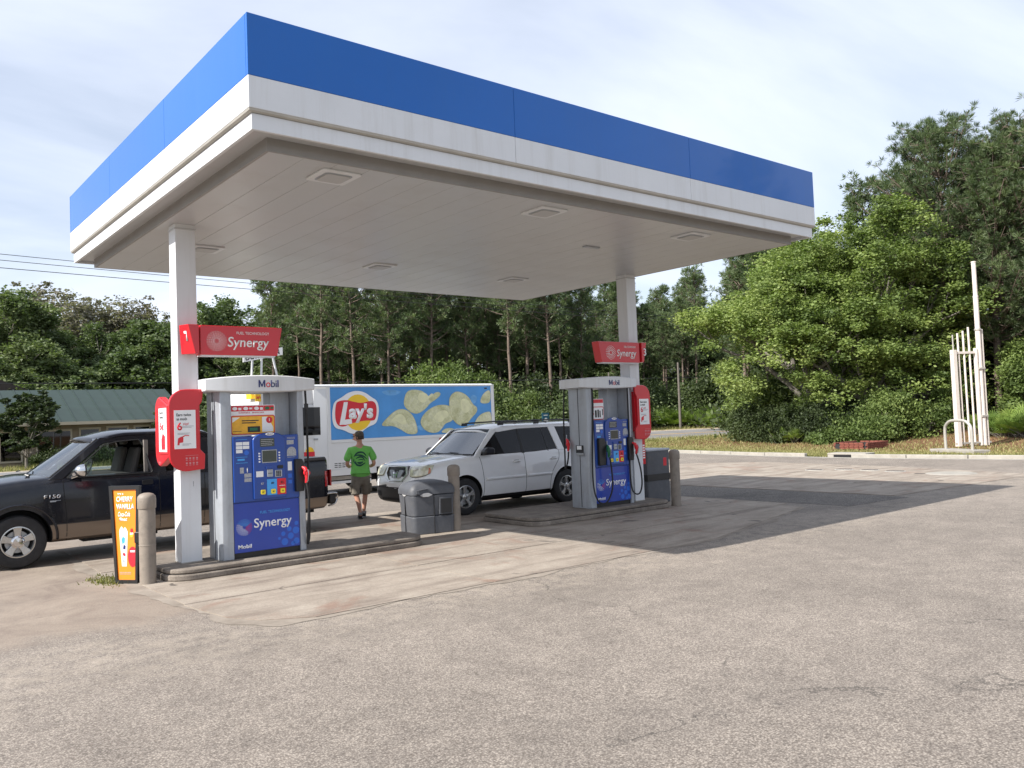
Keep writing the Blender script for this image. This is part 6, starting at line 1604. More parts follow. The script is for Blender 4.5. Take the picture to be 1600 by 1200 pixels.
CH = {'a': [(11.91, 1.86), (12.11, 2.06), (12.39, 2.27), (12.62, 2.32), (12.84, 2.26), (13.03, 2.06), (13.13, 1.76), (13.13, 1.57), (12.81, 1.57), (12.59, 1.71), (12.32, 1.84), (12.1, 1.83)],
'b': [(12.71, 2.6), (12.8, 2.8), (12.98, 2.87), (13.32, 2.84), (13.49, 2.71), (13.58, 2.59), (13.79, 2.78), (13.94, 2.79), (14.0, 2.71), (13.84, 2.58), (13.6, 2.46), (13.45, 2.3), (13.18, 2.15), (12.95, 2.18), (12.78, 2.31), (12.69, 2.43)],
'c': [(13.22, 1.96), (13.41, 2.2), (13.77, 2.39), (14.14, 2.41), (14.38, 2.32), (14.49, 2.07), (14.36, 1.9), (14.11, 1.85), (13.98, 1.68), (13.8, 1.57), (13.5, 1.6), (13.28, 1.76)],
'd': [(14.26, 2.48), (14.33, 2.68), (14.52, 2.8), (14.77, 2.77), (15.01, 2.62), (15.16, 2.38), (15.32, 2.3), (15.3, 2.15), (15.11, 2.0), (14.91, 1.8), (14.69, 1.74), (14.48, 1.84), (14.3, 2.07)],
'e': [(13.92, 1.56), (14.04, 1.68), (14.29, 1.71), (14.5, 1.64), (14.45, 1.56)],
'f': [(15.16, 1.74), (15.24, 1.92), (15.44, 2.09), (15.7, 2.16), (15.85, 2.14), (15.85, 1.60), (15.2, 1.60)],
'g': [(15.42, 2.43), (15.5, 2.64), (15.67, 2.79), (15.85, 2.84), (15.85, 2.45), (15.65, 2.4)]}
def chaikin(P, k=2):
    for _ in range(k):
        Q = []
        for i in range(len(P)):
            a, b_ = P[i], P[(i+1) % len(P)]; Q += [(a[0]*.75+b_[0]*.25, a[1]*.75+b_[1]*.25), (a[0]*.25+b_[0]*.75, a[1]*.25+b_[1]*.75)]
        P = Q
    return P
def vprint(name, m, P, d, t=.0015, ch=2):
    P = [(a-9.9, b_) for a, b_ in P]; P = chaikin(P, ch) if ch else P
    mb = MB(); mb.prism(P, lambda a, b_, dd: (a, -d-dd, b_), t); return mb.build(name, m, vn)
for (cx, cz, rx, rz_) in ((12.3, 2.78, .30, .08), (14.0, 2.2, .25, .07), (15.2, 2.55, .12, .14), (13.4, 1.75, .3, .09)): vprint('cloud_picture', M['cloud_print'], [(cx+rx*math.cos(t)*(1+.2*math.sin(3*t)), cz+rz_*math.sin(t)) for t in [2*PI*k/12 for k in range(12)]], .0125)
def shrinkP(P, k, ox=0, oz=0):
    cx = sum(p[0] for p in P)/len(P); cz = sum(p[1] for p in P)/len(P); return [(cx+(a-cx)*k+ox, cz+(b_-cz)*k+oz) for a, b_ in P]
for i, k in enumerate('bgacdef'):
    vprint('crisp_picture', M['crisp_edge'], CH[k], .014+.0022*i); vprint('crisp_picture', M['crisp'], shrinkP(CH[k], .965), .0155+.0022*i)
    if k in 'abcd': vprint('crisp_highlight', M['crisp_light'], shrinkP(CH[k], .42, .12 if k != 'a' else -.05, .08), .0168+.0022*i)
BL = [(10.47, 2.37), (10.53, 2.55), (10.76, 2.66), (10.92, 2.77), (11.18, 2.83), (11.44, 2.77), (11.62, 2.64), (11.78, 2.56), (11.84, 2.33), (11.80, 2.1), (11.73, 1.93), (11.48, 1.86), (11.26, 1.70), (10.98, 1.69), (10.76, 1.81), (10.53, 1.85), (10.45, 2.05)]
vprint('logo_outline', M['white'], shrinkP(BL, 1.05), .030, ch=2)
vprint('logo_sun', M['print_yellow'], disc_pts(11.21, 2.245, .44, .50, 28), .032, ch=0)
vprint('logo_ribbon', M['print_red'], [(10.53, 2.48), (10.60, 2.57), (10.86, 2.60), (11.06, 2.55), (11.32, 2.50), (11.62, 2.57), (11.76, 2.51), (11.80, 2.33), (11.77, 2.1), (11.70, 2.0), (11.46, 2.02), (11.2, 1.99), (10.94, 1.94), (10.76, 1.86), (10.56, 1.91), (10.50, 2.14)], .034, ch=2)
for mt, d, gr in (('white', .037, .0),):
    vprint('logo_letter', M['white'], [(10.78, 2.54), (10.90, 2.54), (10.80, 2.06), (11.00, 2.07), (11.01, 1.95), (10.82, 1.92), (10.63, 1.93)], d, ch=0)
    vprint('logo_letter', M['white'], [(10.66, 1.99), (10.80, 2.06), (11.00, 2.075), (11.005, 1.965), (10.80, 1.93), (10.64, 1.92)], d-.0003, ch=0)
text("ay's", vn, M['white'], (1.015, -.0385, 2.10), XR, ZU, .36, width=.76, bold=.045, shear=.05, name='logo_letter')
vprint('small_logo_sun', M['print_yellow'], disc_pts(9.76, 1.25, .12, .12, 16), -.012, ch=0)
vprint('small_logo_ribbon', M['print_red'], [(9.58, 1.24), (9.9, 1.24), (9.93, 1.12), (9.6, 1.10)], -.010, ch=0)
# ------------------------------------------------------------------ roadside building
M['roof_green'] = mat('roof_green', (0.024, 0.042, 0.035), 0.55, var=.25, vscale=.5, dirt=(0.025, 0.038, 0.03), dirt_amt=.7)
M['wall_tan'] = mat('wall_tan', (0.27, 0.215, 0.15), 0.85, var=.15, vscale=1.5)
M['frame_cream'] = mat('frame_cream', (0.48, 0.42, 0.32), 0.7)
M['brown_roof'] = mat('brown_roof', (0.05, 0.038, 0.032), 0.9, var=.2)
bd = thing('roadside_building', 'long low tan building with green metal roof across the road', 'building', (0, 62.0, 0))
bx0, bx1 = -22, 19.3
MB().box(bx0, bx1-.6, 0, 9, 0, 2.75).build('wall', M['wall_tan'], bd)
nsh = int((bx1+.6-bx0)/.9)
pm = None
for i in range(nsh):
    x0 = bx0-.5+i*(bx1+1.0-bx0)/nsh; w_ = (bx1+1.0-bx0)/nsh
    if pm is None:
        mb = MB(); mb.prism([(-.9, 2.72), (5.0, 5.15), (5.0, 5.19), (-.9, 2.77)], lambda a, b_, d: (d+.01, a, b_), w_-.02)
        mb.prism([(-.9, 2.77), (5.0, 5.19), (5.0, 5.24), (-.9, 2.82)], lambda a, b_, d: (w_-.05+d, a, b_), .05); pm = mb.build('roof_panel', M['roof_green'], bd); pm.location = (x0, 0, 0)
    else:
        o = pm.copy(); COL.objects.link(o); o.location = (x0, 0, 0)
mb = MB(); mb.prism([(5.0, 5.19), (10, 2.77), (10, 2.72), (5.0, 5.13)], lambda a, b_, d: (bx0-.5+d, a, b_), bx1-bx0+1.0); mb.build('rear_roof', M['roof_green'], bd)
for x in (bx0, bx1-.65): 
    mb = MB(); mb.prism([(0, 2.7), (5, 4.95), (9, 2.9), (9, 2.7)], lambda a, b_, d: (x+d, a, b_), .05); mb.build('gable', M['wall_tan'], bd)
MB().box(bx0-.5, bx1+.5, -.96, -.88, 2.60, 2.80).build('fascia_board', M['frame_cream'], bd)
def bwin(x0, x1, z0, z1, door=False):
    MB().box(x0-.12, x1+.12, -.07, -.01, z0-.12 if not door else z0, z1+.14).build('window', M['frame_cream'], bd)
    MB().box(x0, x1, -.085, -.072, z0, z1).build('pane', M['glass_bld'], bd)
    MB().box(x0, x1, -.069+.0, -.0705, z0, z1).build('window_dark', M['dark'], bd)
for x0, x1, z0, z1, dr in ((10.3, 12.2, .35, 2.2, 0), (12.85, 13.95, .9, 2.25, 0), (14.55, 15.75, .9, 2.3, 0), (16.3, 17.2, .9, 2.3, 0), (17.8, 18.4, .9, 2.3, 0), (8.2, 9.3, .4, 2.2, 0), (5.5, 6.7, .9, 2.2, 0), (3.0, 4.2, .9, 2.2, 0), (0.5, 1.7, .9, 2.2, 0), (-2.5, -1.3, .9, 2.2, 0)):
    bwin(x0, x1, z0, z1, dr)
sh = thing('brown_roofed_shed', 'dark brown low roof behind the left end of the green roof', 'shed', (4.5, 74, 0))
mb = MB(); mb.prism([(0, 3.2), (3.5, 6.2), (8, 6.9), (12, 5.2), (12, 3.2)], lambda a, b_, d: (a-4, d, b_), 8); mb.build('roof', M['brown_roof'], sh); MB().box(-3.5, 7.5, .3, 7.6, 0, 3.2).build('wall', M['wall_tan'], sh)

# leaning sign frame by the road
t_ = thing('road_sign_frame', 'white A-frame roadside sign on thin posts seen over the left pump', 'sign', (16.2, 39.0, 0))
for p0, p1 in (((-.95, 0, 0), (-.55, 0, 5.45)), ((-.35, 0, 0), (-.10, 0, 5.3)), ((1.6, 0, .0), (.42, 0, 5.55)), ((-.30, .0, 3.4), (.1, 0, 2.4))):
    MB().tube([p0, p1], .055, 8).build('post', M['white_metal'], t_, smooth=40)
mb = MB(); mb.prism([(-1.05, 5.08), (.95, 5.48), (.95, 5.85), (-1.05, 5.45)], lambda a, b_, d: (a, -.07+d, b_), .05); mb.build('sign_board', M['white'], t_)
text('EASTHILL CEN', t_, M['print_black'], (-.92, -.075, 5.17), (1, 0, .2), (-.2, 0, 1), .24, width=1.75, bold=.03)
t_ = thing('small_road_sign', 'small blue square sign with white mark by the road beyond the white suv', 'sign', (33.4, 38.0, 0))
MB().tube([(0, 0, 0), (0, 0, 1.7)], .03, 8).build('post', M['galv'], t_)
MB().box(-.28, .28, -.03, 0, 1.45, 2.15).build('panel', mat('sign_blue', (0.02, 0.10, 0.16), .5), t_)
mb = MB(); mb.prism([(-.18, 1.62), (.18, 1.62), (.18, 1.72), (.10, 1.80), (.02, 1.86), (-.10, 1.80), (-.18, 1.72)], front(-.035), .004); mb.prism([(-.16, 1.98), (.16, 1.98), (.16, 2.03), (-.16, 2.03)], front(-.035), .004); mb.build('symbol', M['white'], t_)

# utility poles and cables
def upole(x, y, h, label, r_=.15):
    t_ = thing('utility_pole', label, 'utility pole', (x, y, Tz(x, y)-.1), group='utility poles on the road')
    mb = MB(); mb.tube([(0, 0, 0), (0.05, 0, h)], [r_, r_*.7], 10); mb.build('pole', M['wood_pole'], t_, smooth=40)
    if h > 9: MB().box(-.06, .06, -1.1, 1.1, h-.6, h-.48).build('crossarm', M['wood_pole'], t_)
    return t_
upole(-14, 46, 11.6, 'tall wooden utility pole beyond the left edge'); upole(73, 52, 11.6, 'tall wooden utility pole behind the big oak')
upole(59.5, 45.6+3.6, 6.1, 'short grey pole by the road bend left of the big oak', .13)
upole(51.8, 50.5, 5.2, 'thin grey pole at the road edge, nearest to the right canopy post', .09)
def cable(name, P0, P1, sag, r_, label):
    P = [(P0[0]+(P1[0]-P0[0])*t, P0[1]+(P1[1]-P0[1])*t, P0[2]+(P1[2]-P0[2])*t-4*sag*t*(1-t)) for t in np.linspace(0, 1, 40)]
    o = MB().tube(P, r_, 5).build(name, M['black'], None); tag(o, label, 'cable', 'overhead cables'); return o
cable('overhead_cable', (-14, 46, 11.2), (73, 52, 11.0), .25, .016, 'topmost of the thin cables crossing the sky at the left')
cable('overhead_cable', (-14, 46.4, 10.95), (73, 52.4, 10.7), .2, .016, 'middle of the three thin cables crossing the sky at the left')
cable('overhead_cable', (-14, 45.6, 10.4), (73, 51.6, 10.4), .25, .018, 'lowest of the three thin cables crossing the sky at the left')
cable('low_cable', (-14, 46, 4.6), (73, 52, 5.3), .25, .022, 'low dark cable running along the road past the trees')

# ------------------------------------------------------------------ vegetation
def leafmat(name, cols, trans=.35, rough=.6, zscale=.5):
    m = bpy.data.materials.new(name); m.use_nodes = True; nt = m.node_tree; b = nt.nodes['Principled BSDF']
    oi = nt.nodes.new('ShaderNodeObjectInfo'); tcn = nt.nodes.new('ShaderNodeTexCoord')
    n1 = nt.nodes.new('ShaderNodeTexNoise'); n1.inputs['Scale'].default_value = zscale; n1.inputs['Detail'].default_value = 3; nt.links.new(tcn.outputs['Object'], n1.inputs['Vector'])
    at = nt.nodes.new('ShaderNodeAttribute'); at.attribute_name = 'tint'
    a1 = nt.nodes.new('ShaderNodeMath'); a1.operation = 'MULTIPLY_ADD'; a1.inputs[1].default_value = .55; nt.links.new(at.outputs['Fac'], a1.inputs[0]); 
    a2 = nt.nodes.new('ShaderNodeMath'); a2.operation = 'MULTIPLY_ADD'; a2.inputs[1].default_value = .6; nt.links.new(n1.outputs[0], a2.inputs[0])
    a3 = nt.nodes.new('ShaderNodeMath'); a3.operation = 'MULTIPLY_ADD'; a3.inputs[1].default_value = .22; a3.inputs[2].default_value = -.12; nt.links.new(oi.outputs['Random'], a3.inputs[0])
    nt.links.new(a3.outputs[0], a2.inputs[2]); nt.links.new(a2.outputs[0], a1.inputs[2])
    col = ramp(nt, a1.outputs[0], [(0.2, cols[0]), (0.5, cols[1]), (0.85, cols[2])])
    nt.links.new(col, b.inputs['Base Color']); b.inputs['Roughness'].default_value = rough; b.inputs['Specular IOR Level'].default_value = .35
    tl = nt.nodes.new('ShaderNodeBsdfTranslucent'); nt.links.new(mixc(nt, 1.0, col, (1.0, 1.15, .55), 'MULTIPLY'), tl.inputs[0])
    ms = nt.nodes.new('ShaderNodeMixShader'); ms.inputs[0].default_value = trans
    nt.links.new(b.outputs[0], ms.inputs[1]); nt.links.new(tl.outputs[0], ms.inputs[2])
    out = [n for n in nt.nodes if n.type == 'OUTPUT_MATERIAL'][0]; nt.links.new(ms.outputs[0], out.inputs[0])
    return m
M['leaf_oak'] = leafmat('oak_leaves', [(0.064, 0.100, 0.028), (0.165, 0.228, 0.060), (0.31, 0.37, 0.115)])
M['leaf_far'] = leafmat('far_oak_leaves', [(0.045, 0.070, 0.028), (0.092, 0.130, 0.052), (0.175, 0.215, 0.092)], zscale=.3)
M['leaf_brown'] = leafmat('sparse_brown_leaves', [(0.10, 0.09, 0.065), (0.17, 0.155, 0.115), (0.26, 0.245, 0.19)], zscale=.3)
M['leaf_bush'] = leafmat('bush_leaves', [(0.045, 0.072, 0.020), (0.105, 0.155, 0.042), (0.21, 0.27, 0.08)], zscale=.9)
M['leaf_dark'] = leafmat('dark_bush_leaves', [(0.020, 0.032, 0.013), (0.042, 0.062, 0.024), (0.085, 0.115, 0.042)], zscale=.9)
M['needle'] = leafmat('pine_needles', [(0.045, 0.072, 0.036), (0.090, 0.130, 0.060), (0.175, 0.22, 0.10)], trans=.3, rough=.5, zscale=.4)
M['palm'] = leafmat('palmetto_leaves', [(0.07, 0.12, 0.022), (0.15, 0.23, 0.045), (0.26, 0.34, 0.08)], trans=.3)
M['bark_oak'] = mat('oak_bark', (0.155, 0.14, 0.12), 0.95, var=.3, vscale=3, bump=.5, bscale=12)
M['bark_pine'] = mat('pine_bark', (0.145, 0.11, 0.088), 0.95, var=.35, vscale=4, bump=.5, bscale=10)

rng = np.random.default_rng(12)
def leaf_mesh(name, C, S, m, N=None, aspect=.55, tint=None, droop=0.0):
    """C centres (n,3), S sizes, N preferred normals; rhombic leaves"""
    n = len(C); u = rng.normal(size=(n, 3))
    if N is not None: u = u-(u*N).sum(1)[:, None]*N*0.75
    u /= np.linalg.norm(u, axis=1)[:, None]+1e-9
    v = np.cross(u, rng.normal(size=(n, 3))); v /= np.linalg.norm(v, axis=1)[:, None]+1e-9
    u = u*S[:, None]; v = v*S[:, None]*aspect
    V = np.stack([C-u, C+v-u*.1, C+u, C-v-u*.1], 1).reshape(-1, 3)
    me = bpy.data.meshes.new(name); me.vertices.add(4*n); me.vertices.foreach_set('co', V.astype('f').ravel())
    me.loops.add(4*n); me.loops.foreach_set('vertex_index', np.arange(4*n, dtype='i'))
    me.polygons.add(n); me.polygons.foreach_set('loop_start', np.arange(0, 4*n, 4, dtype='i')); me.polygons.foreach_set('loop_total', np.full(n, 4, dtype='i'))
    t = (rng.random(n) if tint is None else tint).astype('f')
    at = me.attributes.new('tint', 'FLOAT', 'POINT'); at.data.foreach_set('value', np.repeat(t, 4))
    me.materials.append(m); me.update(); me.validate()
    return me
def link(name, me, parent=None):
    o = bpy.data.objects.new(name, me); COL.objects.link(o)
    if parent: o.parent = parent
    return o

def oak(label, cat, loc, height, spread, nleaf, leafm, seed, leaf=.13, low=.15, trunk_r=.35, sparse=1.0, group=None, lean=0, name='oak_tree', depth=4, exf=.36, clump=.034):
    r_ = random.Random(seed); t_ = thing(name, label, cat, loc, r_.uniform(0, 6.28) if not lean else 0, group)
    mb = MB(); tips = []
    h0 = height*.18
    mb.tube([(0, 0, -.3), (.03, 0, h0*.5), (0, 0.04, h0)], [trunk_r*1.25, trunk_r, trunk_r*.9], 10)
    def grow(p, d, L, rad, lev):
        k = 4; pts = [p]; q = p.copy(); dd = d.copy()
        for i in range(k):
            dd = (dd+Vector((r_.uniform(-.22, .22), r_.uniform(-.22, .22), r_.uniform(-.10, .16)))).normalized(); q = q+dd*(L/k); pts.append(q.copy())
        mb.tube(pts, [rad*(1-.45*i/k) for i in range(k+1)], 7 if lev < 2 else 4, cap=False)
        if lev >= depth-1: tips.append((q, dd)); tips.append((pts[2], dd)); return
        if lev >= 1: tips.append((q, dd))
        for _ in range(3 if lev else 3):
            nd = (dd*.75+Vector((r_.uniform(-1, 1), r_.uniform(-1, 1), r_.uniform(-.35, .7)))*.8).normalized()
            grow(pts[r_.choice((3, 4))] if lev else pts[r_.choice((2, 3, 4))], nd, L*r_.uniform(.55, .75), rad*.52, lev+1)
    nl = 8
    for i in range(nl):
        a = 2*PI*i/nl+r_.uniform(-.3, .3); el = r_.uniform(.12, 1.15) if i % 3 else r_.uniform(.9, 1.35)
        d = Vector((math.cos(a)*math.cos(el), math.sin(a)*math.cos(el), math.sin(el)))
        L = (spread*.5*math.cos(el)+height*.8*math.sin(el))*.50
        grow(Vector((0, 0, h0*r_.uniform(.6, 1))), d, L, trunk_r*.55, 0)
    P0 = np.array([tuple(p) for p, _ in tips]); kx = spread*.5/np.percentile(np.hypot(P0[:, 0], P0[:, 1]), 93); kz = height*.93/np.percentile(P0[:, 2], 97)
    kx, kz = min(kx, 1.3), min(kz, 1.3)
    mb.v = [(x*(1+(kx-1)*min(1, max(0, z)/h0)), y*(1+(kx-1)*min(1, max(0, z)/h0)), z*kz) for x, y, z in mb.v]
    tips = [(Vector((p.x*kx, p.y*kx, p.z*kz)), d_) for p, d_ in tips]
    mb.build('trunk', M['bark_oak'], t_, smooth=60)
    # envelope that the clumps fill: an uneven dome
    P = np.array([tuple(p) for p, _ in tips]); zt = P[:, 2].max(); sc = height*.96/zt; 
    cl = []
    for p in P:
        cl.append(p)
    nex = int(len(P)*exf)
    for _ in range(nex):
        a = r_.uniform(0, 2*PI); u = r_.random()**.5; z = r_.uniform(low, 1.0)
        prof = (1-max(0, (z-.45)/.55)**2)**.5*(1.0 if z > .3 else .75+.25*z/.3)
        wob = 1+.16*math.sin(3*a+seed)+.10*math.sin(5*a+2*seed+z*5)
        rad = spread*.5*prof*wob*(.55+.45*u)
        cl.append(np.array([rad*math.cos(a), rad*math.sin(a), z*height*(.93+.07*math.sin(4*a+seed))]))
    cl = np.array(cl); cl = cl[(cl[:, 2] > low*height*.8)]
    keep = rng.random(len(cl)) < sparse; cl = cl[keep]
    per = max(8, nleaf//len(cl)); n = per*len(cl)
    sz = np.repeat(rng.uniform(.55, 1.25, len(cl))*spread*clump, per)
    dv = rng.normal(size=(n, 3))*np.array([1.0, 1.0, .55]); rad = np.linalg.norm(dv, axis=1)[:, None]; dv = dv/rad*np.minimum(rad, 2.2)
    C = np.repeat(cl, per, 0)+dv*sz[:, None]
    C = C[C[:, 2] > .15]; n = len(C)
    ct = np.repeat(rng.random(len(cl)), per)[:n]
    tint = np.clip(ct*.55+rng.random(n)*.45, 0, 1)
    N = np.tile(np.array([0, 0, 1.0]), (n, 1))
    me = leaf_mesh('crown', C, leaf*rng.uniform(.6, 1.25, n), leafm, N, tint=tint)
    link('crown', me, t_)
    return t_

def pine(label, cat, loc, height, seed, tufts=1.0, bare=.42, spread=3.2, group=None, needle=.34, trunk_r=.19, per=16, name='pine_tree', wn=.006):
    r_ = random.Random(seed); t_ = thing(name, label, cat, loc, 0, group)
    mb = MB(); k = 9; lx, ly = r_.uniform(-.5, .5), r_.uniform(-.5, .5)
    tp = [(lx*(i/k)**2+.05*math.sin(i*2+seed), ly*(i/k)**2, height*i/k-(.3 if i == 0 else 0)) for i in range(k+1)]
    mb.tube(tp, [trunk_r*(1-.85*(i/k)**1.2) for i in range(k+1)], 8)
    def tr(z): 
        u = max(0, min(k-.001, z/height*k)); i = int(u); f_ = u-i; a, b_ = Vector(tp[i]), Vector(tp[i+1]); return a.lerp(b_, f_)
    tc, td = [], []
    z = height*bare
    nb = int(42*tufts)
    for i in range(nb):
        u = (i+r_.random())/nb; zz_ = height*(bare+(1-bare)*u**.9)
        a = r_.uniform(0, 2*PI); prof = (math.sin(PI*min(1, (.22+.78*(1-u))))**.8 if u > .25 else (.55+1.8*u)) 
        L = spread*max(.18, min(1, prof))*r_.uniform(.55, 1.1)*(1-.55*u)
        b0 = tr(zz_); el0 = r_.uniform(-.15, .45)+.5*u
        d = Vector((math.cos(a), math.sin(a), el0)).normalized(); pts = [b0]; q = b0.copy(); n_ = 4
        for j in range(n_):
            d = (d+Vector((r_.uniform(-.15, .15), r_.uniform(-.15, .15), .14))).normalized(); q = q+d*(L/n_); pts.append(q.copy())
        mb.tube(pts, [.045*(1-.6*j/n_)*(L/spread+.4) for j in range(n_+1)], 4, cap=False)
        for j in range(int(5+7*L/spread)):
            f_ = r_.uniform(.38, 1.0); ii = min(n_-1, int(f_*n_)); p = pts[ii].lerp(pts[ii+1], f_*n_-ii)
            o_ = Vector((r_.gauss(0, .30), r_.gauss(0, .30), r_.gauss(.05, .18)))*(.5+.5*L/spread)*1.1
            if o_.length > .25: mb.tube([p, p+o_], .012, 3, cap=False)
            tc.append(tuple(p+o_)); td.append(tuple((o_.normalized()*.5+d*.6+Vector((0, 0, .5))).normalized()))
    for j in range(6): tc.append(tuple(tr(height*(.96+.008*j))+Vector((r_.gauss(0, .12), r_.gauss(0, .12), .1*j)))); td.append((0, 0, 1))
    # dead stubs on the lower trunk
    for j in range(8):
        zz_ = height*r_.uniform(bare*.5, bare*1.05); a = r_.uniform(0, 2*PI); b0 = tr(zz_); mb.tube([b0, b0+Vector((math.cos(a), math.sin(a), .2))*r_.uniform(.4, 1.3)], [.02, .006], 3, cap=False)
    mb.build('trunk', M['bark_pine'], t_, smooth=60)
    tc = np.array(tc); td = np.array(td); n = len(tc)*per
    C = np.repeat(tc, per, 0); D = np.repeat(td, per, 0)*.8+rng.normal(size=(n, 3))*.62; D /= np.linalg.norm(D, axis=1)[:, None]
    ln = needle*rng.uniform(.7, 1.15, n)[:, None]; sd_ = np.cross(D, rng.normal(size=(n, 3))); sd_ /= np.linalg.norm(sd_, axis=1)[:, None]; wd = wn+needle*.02
    V = np.stack([C+D*.03-sd_*wd*.4, C+D*ln*.6-sd_*wd, C+D*ln, C+D*ln*.6+sd_*wd], 1).reshape(-1, 3)
    me = bpy.data.meshes.new('crown'); me.vertices.add(4*n); me.vertices.foreach_set('co', V.astype('f').ravel()); me.loops.add(4*n); me.loops.foreach_set('vertex_index', np.arange(4*n, dtype='i'))
    me.polygons.add(n); me.polygons.foreach_set('loop_start', np.arange(0, 4*n, 4, dtype='i')); me.polygons.foreach_set('loop_total', np.full(n, 4, dtype='i'))
    at = me.attributes.new('tint', 'FLOAT', 'POINT'); at.data.foreach_set('value', np.repeat(np.repeat(rng.random(len(tc)), per)*.6+rng.random(n)*.4, 4).astype('f'))
    me.materials.append(M['needle']); me.update(); me.validate()
    link('crown', me, t_)
    return t_

def bush(label, loc, sx, sy, sz, nleaf, leafm, seed, leaf=.08, group=None, name='shrub', dead=0):
    r_ = random.Random(seed); t_ = thing(name, label, 'shrub', loc, r_.uniform(0, 6.28) if sx == sy else 0, group)
    cl = []
    for _ in range(int(22+nleaf/350)):
        a = r_.uniform(0, 2*PI); z = r_.uniform(.08, 1); rad = (1-max(0, z-.35)**2*1.9)**.5 if z < 1 else .2; rad = max(.1, rad)*(.5+.5*r_.random()**.5)*(1+.15*math.sin(3*a+seed))
        cl.append((rad*sx*.5*math.cos(a), rad*sy*.5*math.sin(a), z*sz*(.85+.2*math.sin(2*a+seed))))
    mb = MB()
    for c_ in cl[::2]: mb.tube([(c_[0]*.1, c_[1]*.1, -.05), (c_[0]*.5, c_[1]*.5, c_[2]*.6), c_], [.03, .02, .008], 4, cap=False)
    mb.build('stems', M['bark_oak'], t_)
    cl = np.array(cl); per = nleaf//len(cl); n = per*len(cl)
    sz_ = np.repeat(rng.uniform(.6, 1.2, len(cl))*(sx+sy)*.055, per)
    C = np.repeat(cl, per, 0)+rng.normal(size=(n, 3))*np.array([1, 1, .6])*sz_[:, None]; C[:, 2] = np.abs(C[:, 2])
    tint = np.clip(np.repeat(rng.random(len(cl)), per)*.55+rng.random(n)*.45, 0, 1)
    me = leaf_mesh('crown', C, leaf*rng.uniform(.6, 1.3, n), leafm, None, tint=tint, aspect=.5); me.name = 'leaves'
    link('leaves', me, t_)
    return t_

def palmetto(label, loc, r_size, nfan, seed, group='saw palmettos'):
    r_ = random.Random(seed); t_ = thing('palmetto', label, 'palmetto', loc, r_.uniform(0, 6.28), group)
    V, Fc, tn = [], [], []; mb = MB()
    for k in range(nfan):
        a = r_.uniform(0, 2*PI); el = r_.uniform(.25, 1.35); L = r_size*r_.uniform(.45, .85); bx_, by_ = r_.gauss(0, r_size*.35), r_.gauss(0, r_size*.35)
        d = Vector((math.cos(a)*math.cos(el), math.sin(a)*math.cos(el), math.sin(el))); c = Vector((bx_, by_, .05))+d*L
        mb.tube([(bx_, by_, 0), tuple(c)], .010, 3, cap=False)
        s = d.cross(Vector((0, 0, 1))); s = s.normalized() if s.length > .01 else Vector((1, 0, 0)); up = s.cross(d)
        fr_ = r_size*r_.uniform(.36, .5); nb = 15; tt = r_.random()
        for j in range(nb):
            th = -2.0+4.0*j/(nb-1); dr = (d*math.cos(th)+s*math.sin(th)+up*.18).normalized(); w_ = dr.cross(up).normalized()*fr_*.055
            o = len(V); tipp = c+dr*fr_; tipp.z -= .12*fr_
            V += [tuple(c), tuple(c+dr*fr_*.6-w_), tuple(tipp), tuple(c+dr*fr_*.6+w_)]; Fc.append((o, o+1, o+2, o+3)); tn += [tt*.6+r_.random()*.4]*4
    mb.build('stalks', M['bark_oak'], t_)
    me = bpy.data.meshes.new('fronds'); me.from_pydata(V, [], Fc); at = me.attributes.new('tint', 'FLOAT', 'POINT'); at.data.foreach_set('value', np.array(tn, 'f')); me.materials.append(M['palm'])
    link('fronds', me, t_)
    return t_

def pol(az, d): return d*math.sin(R(az)), d*math.cos(R(az))
def at(az, d, dz=0): x, y = pol(az, d); return (x, y, Tz(x, y)-.05+dz)

# the big oaks right of the canopy
oak('broad bright green oak with foliage almost to the ground right of the canopy', 'tree', at(59.0, 51), 11.3, 11.8, 165000, M['leaf_oak'], 3, leaf=.088, low=.19, trunk_r=.45)
oak('second bright green oak with pale forked limbs left of the tall pines', 'tree', at(62.3, 48.5), 12.0, 9.0, 120000, M['leaf_oak'], 8, leaf=.088, low=.14, trunk_r=.36)
oak('small oak filling the gap beneath the pines left of the pole frame', 'tree', at(65.2, 50.5), 8.2, 7.2, 45000, M['leaf_oak'], 15, leaf=.088, low=.10, trunk_r=.2)
# near tall pines at the right
pine('tallest near pine rising above the oak', 'tree', at(67.2, 52), 16.0, 21, 4.6, .24, 6.2, needle=.38, trunk_r=.24, per=44)
pine('near pine behind the pale pole frame', 'tree', at(69.4, 51), 14.0, 22, 3.8, .28, 5.4, needle=.34, trunk_r=.22, per=44)
pine('near pine at the right edge of the view', 'tree', at(71.8, 52), 15.4, 23, 4.4, .22, 6.2, needle=.36, trunk_r=.24, per=44)
pine('near pine just beyond the right edge', 'tree', at(74.0, 47), 17.4, 24, 1.8, .28, 4.0, needle=.38, trunk_r=.22, per=20)
pine('full pine filling the gap between the two tallest near pines', 'tree', at(69.9, 57), 15.8, 27, 3.8, .18, 6.2, needle=.38, trunk_r=.22, per=36)
pine('full dark pine standing just behind the second oak', 'tree', at(65.0, 57), 15.0, 28, 3.8, .22, 6.0, needle=.38, trunk_r=.22, per=34)
bush('rounded young pine low at the right edge', at(71.2, 50), 3.0, 3.0, 4.3, 22000, M['leaf_oak'], 77, leaf=.09, name='young_pine')
